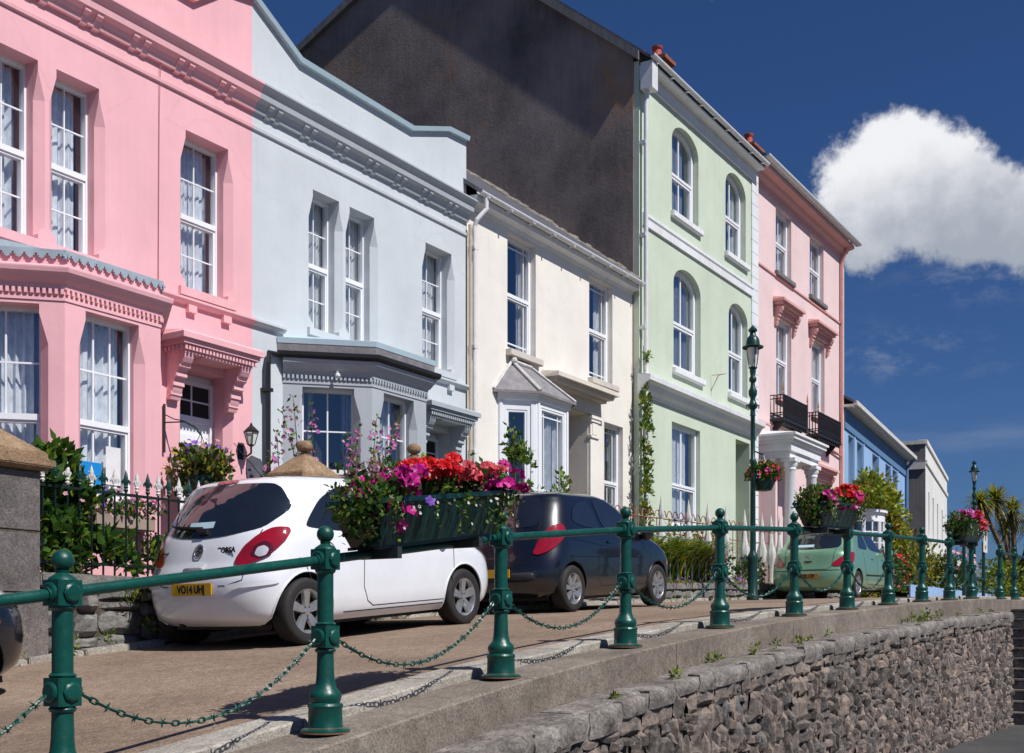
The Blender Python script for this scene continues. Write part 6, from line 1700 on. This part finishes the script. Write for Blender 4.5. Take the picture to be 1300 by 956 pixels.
# ---- white three-door hatchback
def deco_white(t, body, decal, line, proj, W):
    rg = decal('rear_window', [(-.62, 1.03), (-.30, .985), (0, .972), (.30, .985), (.62, 1.03), (.72, 1.14), (.71, 1.20), (.60, 1.34), (.52, 1.385), (.25, 1.395), (0, 1.40), (-.25, 1.395), (-.52, 1.385), (-.60, 1.34), (-.71, 1.20), (-.72, 1.14)], 'rear', 1, 'carglass', .006)
    decal('brake_light', [(-.14, 1.405), (.14, 1.405), (.13, 1.435), (-.13, 1.435)], 'rear', 1, 'tail', .008)
    for s in (-1, 1):
        tl = decal('tail_lamp', [(.40, .745), (.40, .80), (.48, .90), (.60, .975), (.74, 1.025), (.87, 1.03), (.90, 1.0), (.84, .93), (.74, .86), (.62, .79), (.50, .75)], 'rdiag', s, 'tail', .016)
        decal('lamp_bowl', [(.53, .82), (.57, .90), (.66, .935), (.74, .905), (.72, .835), (.63, .795)], 'rdiag', s, 'taildk', .019, tl)
        decal('reflector_lens', [(.57, .835), (.60, .885), (.66, .90), (.70, .87), (.67, .825), (.61, .81)], 'rdiag', s, 'lens', .023, tl)
        sg = decal('side_window', [(.66, 1.03), (.74, 1.10), (.95, 1.24), (1.22, 1.345), (1.50, 1.385), (1.50, 1.00), (1.1, 1.0)], 'side', s, 'carglass', .006)
        decal('side_window', [(1.56, 1.0), (1.56, 1.39), (1.9, 1.385), (2.2, 1.34), (2.55, 1.18), (2.85, 1.02), (2.85, .99)], 'side', s, 'carglass', .006)
        line('door_seam', [(1.50, .96), (1.42, .8), (1.40, .5), (1.46, .36), (1.55, .31), (2.75, .31), (2.86, .42), (2.92, .62), (2.93, .97)], 'side', s)
        line('sill_seam', [(1.12, .27), (2.9, .27)], 'side', s, w=.01)
        h = decal('door_handle', [(1.6, .885), (1.62, .915), (1.80, .918), (1.82, .89), (1.72, .875)], 'side', s, 'cwhite', .02)
        line('bumper_seam', [(.52, .80), (.60, .72), (.66, .60)], 'side', s, w=.005)
        decal('bumper_moulding', [(-.02 + .30, .575), (.42, .60), (.66, .615), (.78, .60), (.74, .575), (.5, .555), (.36, .553)], 'rdiag', s, 'cwhite', .016)
    if 1:
        s = -1
        c0 = [(.93 + .085 * math.cos(a), .83 + .085 * math.sin(a)) for a in [2 * PI * k / 20 for k in range(21)]]; line('fuel_flap', c0, 'side', s, w=.005)
    line('hatch_seam', [(-.62, 1.02), (-.58, .80), (-.56, .62), (-.40, .575), (.40, .575), (.56, .62), (.58, .80), (.62, 1.02)], 'rear', 1, w=.008)
    line('roof_seam', [(.8, -.52), (1.9, -.52)], 'top', 1, w=.008); line('roof_seam', [(.8, .52), (1.9, .52)], 'top', 1, w=.008)
    decal('windscreen', [(-.64, 1.03), (0, 1.0), (.64, 1.03), (.60, 1.2), (.50, 1.36), (0, 1.39), (-.50, 1.36), (-.60, 1.2)], 'front', 1, 'carglass', .006)
    decal('plate_recess', [(-.34, .46), (.34, .46), (.31, .63), (-.31, .63)], 'rear', 1, 'cwhite', .004)
    plate(t, -.018, .55, 'VO14 UHJ', 'plate', .004)
    decal('hatch_handle', [(-.12, .735), (.12, .735), (.125, .775), (.08, .79), (-.08, .79), (-.125, .775)], 'rear', 1, 'cwhite', .022)
    h, n = proj((-3, 0, .88), (1, 0, 0), .0); bd = MB().mat('chrome'); bd.lathe([(.062, -.004), (.062, .010), (.052, .012), (.050, .006)], (0, 0, 0), 24, 'x'); 
    bd.lathe([(.05, .004), (.001, .004)], (0, 0, 0), 20, 'x'); bd.mat('ink')
    for (ya, za, yb, zb) in ((-.02, .03, .015, .022), (.015, .022, -.012, -.01), (-.012, -.01, .022, -.03), (-.03, -.005, .03, .008)):
        bd.tube([(-.001, ya, za), (-.001, yb, zb)], .006, 5)
    sl = math.atan2(n.z, -n.x)
    bd.v = [(h.x - math.cos(sl) * .0 + v[0] * -1 * -1 + (v[2] * math.sin(sl)), h.y + v[1], h.z + v[2] * math.cos(sl)) for v in [(-abs(w[0]) if 1 else w[0], w[1], w[2]) for w in bd.v]]
    bd.build('badge', None, t, smooth=True)
    for txt, y in (('CORSA', -.33),):
        h, n = proj((-3, y, .88), (1, 0, 0), .004)
        text_part(txt, .06, 'trimblk', 'badge_lettering', t, frame_mtx(h, (0, -1, 0), (.25, 0, 1)), extrude=.003, sx=1.15, bold=.002)
    h, n = proj((-3, .46, .875), (1, 0, 0), .004); text_part('Vauxhall', .034, 'trimblk', 'badge_lettering', t, frame_mtx(h, (0, -1, 0), (.25, 0, 1)), extrude=.002)
    wp = MB().mat('trimblk'); P = [proj((-3, y, 1.03 + .01 * k), (1, 0, 0), .022)[0] for k, y in enumerate((.02, .14, .28, .42, .52))]; wp.tube(P, [.022, .014, .011, .009, .006], 6); P = [proj((-3, y, 1.015), (1, 0, 0), .02)[0] for y in (-.06, 0, .06)]; wp.tube(P, .024, 6); wp.build('wiper', None, t)
    q = MB().mat('trimblk'); q.tube([(.98, 0, 1.485), (.62, 0, 1.80)], [.006, .003], 5); q.ball((.98, 0, 1.485), .028, 8, 5); q.build('aerial', None, t)
    decal('parking_permit', [(-.10, 1.045), (.22, 1.045), (.22, 1.09), (-.10, 1.09)], 'rear', 1, 'paper', .009, rg, smooth_poly=False)
    q = MB().mat('trimblk'); q.box(.35, 3.7, -.62, .62, .16, .24); q.tube([(.12, .3, .23), (.5, .3, .23)], .03, 8); q.build('underbody', None, t)
    mirror_pair(t, W, 2.72, 1.0, 'cwhite')
    for s in (-1, 1): decal('headlamp', [(.40, .68), (.48, .78), (.7, .86), (.9, .90), (.92, .84), (.8, .74), (.6, .68)], 'fdiag', s, 'lens', .012)
#          z     xr    xf    w     cr   cf   n
LW = [(.20, .16, 3.82, 1.50, .40, .55, 2.6), (.27, .06, 3.92, 1.62, .42, .60, 2.7), (.38, .02, 3.97, 1.68, .45, .65, 2.8), (.50, .0, 3.99, 1.70, .46, .66, 2.8), (.62, .005, 3.97, 1.71, .46, .66, 2.8), (.70, .035, 3.94, 1.712, .46, .66, 2.8), (.78, .075, 3.86, 1.71, .47, .66, 2.8),
      (.86, .105, 3.70, 1.70, .48, .7, 2.8), (.93, .135, 3.45, 1.685, .5, .75, 2.8), (.99, .17, 3.18, 1.655, .50, .75, 2.8), (1.04, .205, 2.98, 1.61, .5, .70, 2.7), (1.13, .275, 2.78, 1.54, .48, .62, 2.7), (1.22, .345, 2.62, 1.47, .46, .58, 2.7), (1.31, .42, 2.44, 1.39, .42, .56, 2.7), (1.385, .49, 2.25, 1.31, .38, .55, 2.7), (1.43, .545, 2.08, 1.22, .36, .5, 2.6), (1.458, .66, 1.92, 1.08, .36, .45, 2.5), (1.474, .84, 1.76, .86, .3, .36, 2.3), (1.484, 1.05, 1.55, .5, .2, .2, 2.2)]
cw = car('white_hatchback', 'white three-door hatchback with yellow rear number plate parked before the pink and grey houses', LW, 3.99, (.60, 3.11), .31, 'cwhite', {'fn': deco_white, 'spokes': 5, 'lip': 'cwhite', 'lift': .105})
def place(t, x, y, pitch, dz=0): t.location = (x, y, gr(x + .6) - .6 * math.tan(math.radians(pitch)) + dz); t.rotation_euler = (0, -math.radians(pitch), 0)
place(cw, 7.53, 8.17, 4.5)

# ---- dark blue five-door hatchback
def deco_dark(t, body, decal, line, proj, W, plt=True):
    rg = decal('rear_window', [(-.50, 1.05), (0, 1.03), (.50, 1.05), (.575, 1.12), (.53, 1.25), (.44, 1.38), (0, 1.41), (-.44, 1.38), (-.53, 1.25), (-.575, 1.12)], 'rear', 1, 'carglass', .006)
    for s in (-1, 1):
        decal('tail_lamp', [(.46, .76), (.54, .90), (.64, 1.0), (.76, 1.06), (.88, 1.07), (.92, 1.02), (.88, .93), (.76, .84), (.62, .77), (.52, .74)], 'rdiag', s, 'tail', .016)
        decal('side_window', [(.72, 1.10), (.80, 1.22), (.98, 1.30), (1.28, 1.35), (1.40, 1.10), (1.38, 1.04), (1.2, 1.04), (.95, 1.06)], 'side', s, 'carglass', .006)
        decal('side_window', [(1.50, 1.04), (1.42, 1.36), (1.8, 1.39), (2.15, 1.36), (2.45, 1.22), (2.75, 1.04), (2.78, 1.0), (2.1, 1.0)], 'side', s, 'carglass', .006)
        line('door_seam', [(1.45, .96), (1.30, .72), (1.28, .45), (1.40, .33), (2.75, .33), (2.86, .5), (2.90, .97)], 'side', s)
        line('swage_line', [(.7, .93), (1.6, .86), (2.9, .80)], 'side', s, 'cblack', .02, .006)
        decal('door_handle', [(1.55, .885), (1.57, .915), (1.75, .918), (1.77, .89)], 'side', s, 'cblack', .02)
        decal('headlamp', [(.38, .66), (.46, .78), (.66, .88), (.9, .93), (.93, .87), (.8, .76), (.6, .68)], 'fdiag', s, 'lens', .012)
        decal('side_repeater', [(.905, .60), (.925, .60), (.93, .68), (.91, .68)], 'fdiag', s, 'orange', .012, smooth_poly=False)
    line('hatch_seam', [(-.56, 1.1), (-.55, .82), (-.52, .66), (.52, .66), (.55, .82), (.56, 1.1)], 'rear', 1, w=.008)
    decal('windscreen', [(-.64, 1.03), (0, 1.0), (.64, 1.03), (.60, 1.2), (.50, 1.36), (0, 1.39), (-.50, 1.36), (-.60, 1.2)], 'front', 1, 'carglass', .006)
    plate(t, -.018, .52, 'EJ09 KXM' if False else None, 'plate', .004)
    decal('parking_permit', [(-.05, 1.075), (.36, 1.075), (.36, 1.125), (-.05, 1.125)], 'rear', 1, 'paper', .009, rg, smooth_poly=False)
    q = MB().mat('trimblk'); q.box(.35, 3.6, -.62, .62, .16, .26); q.build('underbody', None, t)
    wp = MB().mat('trimblk'); P = [proj((-3, y, 1.07), (1, 0, 0), .02)[0] for y in (0, .15, .3, .42)]; wp.tube(P, [.02, .012, .01, .006], 6); wp.build('wiper', None, t)
    mirror_pair(t, W, 2.66, 1.0, 'cblack')
LK = [(.20, .16, 3.76, 1.50, .40, .55, 2.6), (.28, .05, 3.88, 1.62, .42, .6, 2.7), (.40, .0, 3.93, 1.68, .46, .65, 2.8), (.54, .0, 3.94, 1.70, .46, .66, 2.8), (.66, .03, 3.92, 1.71, .46, .66, 2.8), (.76, .07, 3.85, 1.71, .47, .68, 2.8), (.86, .10, 3.70, 1.70, .5, .7, 2.7),
      (.94, .13, 3.45, 1.68, .5, .75, 2.7), (1.0, .16, 3.15, 1.65, .5, .72, 2.7), (1.06, .19, 2.93, 1.60, .48, .68, 2.6), (1.15, .25, 2.74, 1.53, .47, .62, 2.6), (1.25, .33, 2.54, 1.45, .44, .58, 2.6), (1.34, .40, 2.34, 1.36, .40, .56, 2.6), (1.41, .46, 2.14, 1.26, .36, .5, 2.5), (1.455, .60, 1.92, 1.08, .34, .42, 2.4), (1.478, .82, 1.72, .82, .28, .34, 2.3), (1.488, 1.05, 1.5, .45, .18, .18, 2.2)]
ck = car('dark_blue_hatchback', 'very dark blue hatchback with red tail lamps parked in front of the cream house', LK, 3.94, (.62, 3.15), .305, 'cblack', {'fn': deco_dark, 'spokes': 7, 'lip': 'cblack', 'lift': .12})
place(ck, 12.72, 8.33, 3.1)
ck2 = copy_tree(ck)
ck2['label'] = 'rounded dark car nose cut off by the picture edge below the dark stone pillar'
ck2.name = 'dark_hatchback'
place(ck2, 1.66, 8.25, 7.2, -.02)

# ---- pale green saloon-like car
def deco_green(t, body, decal, line, proj, W):
    rg = decal('rear_window', [(-.56, 1.04), (0, 1.02), (.56, 1.04), (.60, 1.10), (.50, 1.34), (.4, 1.385), (0, 1.40), (-.4, 1.385), (-.50, 1.34), (-.60, 1.10)], 'rear', 1, 'carglass', .006)
    for s in (-1, 1):
        decal('tail_lamp', [(.44, .70), (.46, .78), (.62, .88), (.80, .95), (.97, .97), (1.0, .93), (.95, .82), (.86, .74), (.68, .70)], 'rdiag', s, 'tail', .014)
        decal('side_window', [(1.02, 1.04), (1.08, 1.12), (1.28, 1.27), (1.52, 1.34), (1.60, 1.34), (1.68, 1.02)], 'side', s, 'carglass', .006)
        decal('side_window', [(1.74, 1.02), (1.70, 1.35), (2.1, 1.37), (2.45, 1.34), (2.85, 1.16), (3.1, 1.02), (3.1, .99)], 'side', s, 'carglass', .006)
        line('door_seam', [(1.22, .98), (1.26, .7), (1.42, .5), (1.46, .33), (2.2, .31), (2.24, .97)], 'side', s, w=.01); line('door_seam', [(2.24, .31), (3.05, .31), (3.12, .97)], 'side', s, w=.01)
        decal('door_handle', [(1.75, .865), (1.77, .895), (1.95, .898), (1.97, .87)], 'side', s, 'cgreen', .022); decal('door_handle', [(2.75 - .2, .865), (2.77 - .2, .895), (2.75, .898), (2.77, .87)], 'side', s, 'cgreen', .022)
        line('rub_strip', [(.95, .52), (1.05, .52)], 'side', s); line('rub_strip', [(1.35, .52), (3.1, .52)], 'side', s, 'trimblk', .035, .006)
        decal('headlamp', [(.38, .66), (.46, .76), (.66, .84), (.9, .88), (.93, .82), (.8, .74), (.6, .67)], 'fdiag', s, 'lens', .012)
    line('hatch_seam', [(-.54, 1.03), (-.50, .70), (-.40, .64), (.40, .64), (.50, .70), (.54, 1.03)], 'rear', 1, w=.01)
    line('bumper_strip', [(-.75, .62), (.75, .62)], 'rear', 1, 'trimblk', .014, .004)
    decal('windscreen', [(-.64, 1.03), (0, 1.0), (.64, 1.03), (.60, 1.2), (.50, 1.36), (0, 1.39), (-.50, 1.36), (-.60, 1.2)], 'front', 1, 'carglass', .006)
    plate(t, -.02, .50, 'KV02 6TP', 'plateold', .004)
    h, n = proj((-3, 0, .90), (1, 0, 0), .004); text_part('X', .09, 'chrome', 'badge', t, frame_mtx(h, (0, -1, 0), (.1, 0, 1)), extrude=.006, bold=.003)
    decal('hatch_handle', [(-.09, .79), (.09, .79), (.09, .82), (-.09, .82)], 'rear', 1, 'trimblk', .012)
    decal('parking_permit', [(-.05, 1.06), (.30, 1.06), (.30, 1.10), (-.05, 1.10)], 'rear', 1, 'paper', .009, rg, smooth_poly=False)
    q = MB().mat('trimblk'); q.box(.35, 3.9, -.62, .62, .16, .26); q.build('underbody', None, t)
    mirror_pair(t, W, 2.95, 1.0, 'cgreen')
LG = [(.20, .16, 4.1, 1.55, .42, .55, 2.6), (.28, .05, 4.2, 1.68, .44, .6, 2.7), (.40, .0, 4.25, 1.74, .46, .65, 2.8), (.55, .0, 4.26, 1.76, .46, .66, 2.8), (.66, .04, 4.23, 1.765, .46, .66, 2.8), (.76, .08, 4.1, 1.76, .47, .68, 2.8), (.86, .11, 3.9, 1.75, .5, .7, 2.7),
      (.94, .14, 3.65, 1.72, .5, .75, 2.7), (1.0, .20, 3.38, 1.68, .5, .72, 2.7), (1.05, .32, 3.2, 1.62, .48, .68, 2.6), (1.14, .45, 2.98, 1.54, .47, .62, 2.6), (1.24, .58, 2.76, 1.45, .44, .58, 2.6), (1.33, .72, 2.54, 1.36, .40, .56, 2.6), (1.39, .84, 2.34, 1.26, .38, .5, 2.5), (1.425, 1.0, 2.12, 1.08, .34, .42, 2.4), (1.443, 1.2, 1.92, .82, .28, .34, 2.3), (1.45, 1.42, 1.7, .45, .12, .12, 2.2)]
cg = car('pale_green_car', 'pale metallic green car with red tail lamps parked beyond the street lamp', LG, 4.26, (.78, 3.39), .31, 'cgreen', {'fn': deco_green, 'spokes': 7, 'lip': 'cgreen', 'lift': .12})
place(cg, 24.5, 8.12, 1.6)

# ================================================================== sky, sun, camera
w = bpy.data.worlds.new('World'); sc.world = w; w.use_nodes = True
nt = w.node_tree; nt.nodes.clear()
SAZ, SEL = 6.5, 51.0   # degrees left of the facade normal, elevation
sd = Vector((-math.sin(math.radians(SAZ)) * math.cos(math.radians(SEL)), -math.cos(math.radians(SAZ)) * math.cos(math.radians(SEL)), math.sin(math.radians(SEL))))
out = N(nt, 'ShaderNodeOutputWorld'); bg = N(nt, 'ShaderNodeBackground'); sky = N(nt, 'ShaderNodeTexSky')
sky.sky_type = 'NISHITA'; sky.sun_disc = False; sky.sun_elevation = math.radians(SEL)
sky.sun_rotation = math.atan2(sd.x, sd.y)
sky.altitude = 100; sky.air_density = 1.0; sky.dust_density = .6; sky.ozone_density = 2.2
tc = N(nt, 'ShaderNodeTexCoord'); nrm = N(nt, 'ShaderNodeVectorMath', operation='NORMALIZE'); nt.links.new(tc.outputs['Generated'], nrm.inputs[0])
V = nrm.outputs[0]
# camera basis (also used to aim the cloud bank in the sky)
YAW = math.radians(32.35)
F = Vector((math.cos(YAW), math.sin(YAW), 0)); Rt = Vector((math.sin(YAW), -math.cos(YAW), 0)); U = Vector((0, 0, 1))
Cd = (F + Rt * .36 + U * .37).normalized()           # centre of the cumulus
T1 = Vector((Cd.y, -Cd.x, 0)).normalized(); T2 = T1.cross(Cd).normalized()
def vm(op, a, b):
    n = N(nt, 'ShaderNodeVectorMath', operation=op)
    for s, v in ((n.inputs[0], a), (n.inputs[1], b)):
        if hasattr(v, 'is_output'): nt.links.new(v, s)
        else: s.default_value = v
    return n
def ma(op, a, b=0., c=0.):
    n = N(nt, 'ShaderNodeMath', operation=op)
    for s, v in zip(n.inputs, (a, b, c)):
        if hasattr(v, 'is_output'): nt.links.new(v, s)
        else: s.default_value = v
    return n.outputs[0]
a_ = vm('DOT_PRODUCT', V, tuple(Cd)).outputs['Value']; b_ = vm('DOT_PRODUCT', V, tuple(T1)).outputs['Value']; c_ = vm('DOT_PRODUCT', V, tuple(T2)).outputs['Value']
front = ma('GREATER_THAN', a_, .3)
am = ma('MAXIMUM', a_, .05); bx_ = ma('DIVIDE', b_, am); cz_ = ma('DIVIDE', c_, am)
def wn(scale, det, rough, off=(0, 0, 0), sc3=(1, 1, 1)):
    mp = N(nt, 'ShaderNodeMapping'); mp.inputs['Location'].default_value = off; mp.inputs['Scale'].default_value = sc3; nt.links.new(V, mp.inputs['Vector'])
    n = N(nt, 'ShaderNodeTexNoise'); n.inputs['Scale'].default_value = scale; n.inputs['Detail'].default_value = det; n.inputs['Roughness'].default_value = rough
    nt.links.new(mp.outputs[0], n.inputs['Vector']); return n.outputs['Fac']
n1 = wn(9, 8, .62); n2 = wn(28, 8, .62, (3, 1, 2))
def dirof(px, py):
    d = (F + Rt * ((px - 650) / 1500) + U * ((805 - py) / 1500)); k = d.dot(Cd); return d.dot(T1) / k, d.dot(T2) / k
BL = [(1124, 212, 52, 1.0), (1178, 206, 52, 1.0), (1225, 238, 46, .9), (1275, 262, 46, .9), (1330, 275, 56, 1.0), (1075, 262, 42, .9), (1160, 262, 60, .9), (1092, 318, 34, .8), (1215, 300, 42, .8), (1275, 305, 36, .5), (1400, 275, 60, 1.0), (1500, 270, 80, 1)]
tot = None; hi = None
for px, py, r, wgt in BL:
    bxx, czz = dirof(px, py); rr = r / 1500
    dx_ = ma('MULTIPLY', ma('SUBTRACT', bx_, bxx), 1 / rr); dz_ = ma('MULTIPLY', ma('SUBTRACT', cz_, czz), 1 / rr)
    d2 = ma('ADD', ma('MULTIPLY', dx_, dx_), ma('MULTIPLY', dz_, dz_))
    e_ = ma('MULTIPLY', ma('EXPONENT', ma('MULTIPLY', d2, -1.15)), wgt)
    tot = e_ if tot is None else ma('ADD', tot, e_)
n5 = wn(75, 8, .65, (7, 2, 5)); dens = ma('ADD', tot, ma('ADD', ma('MULTIPLY', ma('SUBTRACT', n1, .5), 1.3), ma('ADD', ma('MULTIPLY', ma('SUBTRACT', n2, .5), 1.2), ma('MULTIPLY', ma('SUBTRACT', n5, .5), .7))))
def smooth(v, a, b):
    m = N(nt, 'ShaderNodeMapRange', interpolation_type='SMOOTHSTEP'); nt.links.new(v, m.inputs[0]); m.inputs[1].default_value = a; m.inputs[2].default_value = b; return m.outputs[0]
alpha = ma('MULTIPLY', smooth(dens, .38, .88), front)
# thin wisps low in the sky
def wisp(px, py, rx, ry, k, nn, lo, hi_):
    bxx, czz = dirof(px, py)
    dx_ = ma('MULTIPLY', ma('SUBTRACT', bx_, bxx), 1500 / rx); dz_ = ma('MULTIPLY', ma('SUBTRACT', cz_, czz), 1500 / ry)
    m = ma('EXPONENT', ma('MULTIPLY', ma('ADD', ma('MULTIPLY', dx_, dx_), ma('MULTIPLY', dz_, dz_)), -1))
    return ma('MULTIPLY', ma('MULTIPLY', m, smooth(nn, lo, hi_)), k)
n3 = wn(22, 8, .7, (1, 5, 0), (1, 1, 2.2)); n4 = wn(7, 6, .6, (4, 0, 0), (1, 1, 7))
ws = ma('ADD', wisp(1135, 448, 70, 26, .30, n3, .46, .72), ma('ADD', wisp(1240, 352, 70, 22, .4, n3, .45, .75), ma('ADD', wisp(1230, 556, 210, 22, .17, n4, .3, .7), wisp(1250, 440, 120, 60, .10, n3, .45, .8))))
ws = ma('MULTIPLY', ws, front)
# cumulus shading: bright upper body, cooler grey base
shade = smooth(ma('ADD', ma('ADD', cz_, ma('ADD', ma('MULTIPLY', ma('SUBTRACT', n1, .5), .13), ma('MULTIPLY', ma('SUBTRACT', n2, .5), .06))), ma('MULTIPLY', bx_, -.02)), -.055, .045)
skyc = N(nt, 'ShaderNodeMix', data_type='RGBA', blend_type='MULTIPLY'); skyc.inputs[0].default_value = 1
gam = N(nt, 'ShaderNodeGamma'); gam.inputs[1].default_value = 1.0; nt.links.new(sky.outputs[0], gam.inputs[0]); nt.links.new(gam.outputs[0], skyc.inputs[6]); skyc.inputs[7].default_value = (.19, .31, .52, 1)
cc = N(nt, 'ShaderNodeMix', data_type='RGBA'); nt.links.new(shade, cc.inputs[0]); CB = 7.0
cc.inputs[6].default_value = (.46 * CB, .51 * CB, .60 * CB, 1); cc.inputs[7].default_value = (1.10 * CB, 1.11 * CB, 1.15 * CB, 1)
m1 = N(nt, 'ShaderNodeMix', data_type='RGBA'); nt.links.new(ws, m1.inputs[0]); nt.links.new(skyc.outputs[2], m1.inputs[6]); m1.inputs[7].default_value = (.55 * CB, .58 * CB, .66 * CB, 1)
m2 = N(nt, 'ShaderNodeMix', data_type='RGBA'); nt.links.new(alpha, m2.inputs[0]); nt.links.new(m1.outputs[2], m2.inputs[6]); nt.links.new(cc.outputs[2], m2.inputs[7])
nt.links.new(m2.outputs[2], bg.inputs[0]); bg.inputs[1].default_value = .10
nt.links.new(bg.outputs[0], out.inputs[0])

sl = bpy.data.lights.new('sun', 'SUN'); sl.energy = 4.4; sl.angle = math.radians(.55); sl.color = (1, .97, .93)
so = bpy.data.objects.new('sun', sl); COL.objects.link(so); so.rotation_euler = (-sd).to_track_quat('-Z', 'Y').to_euler(); so.location = (0, -20, 30)
cam = bpy.data.cameras.new('camera'); co = bpy.data.objects.new('camera', cam); COL.objects.link(co); sc.camera = co
cam.sensor_width = 36; cam.lens = 1500 / 1300 * 36; cam.shift_y = (805 - 478) / 1300; cam.clip_end = 3000; cam.clip_start = .05
co.location = (0, 0, 0); co.rotation_euler = (PI / 2, 0, YAW - PI / 2)
sc.view_settings.view_transform = 'Standard'; sc.view_settings.look = 'None'; sc.view_settings.exposure = 0.2; sc.view_settings.gamma = 1
sc.cycles.max_bounces = 7; sc.cycles.transparent_max_bounces = 12; sc.cycles.diffuse_bounces = 3; sc.cycles.glossy_bounces = 4
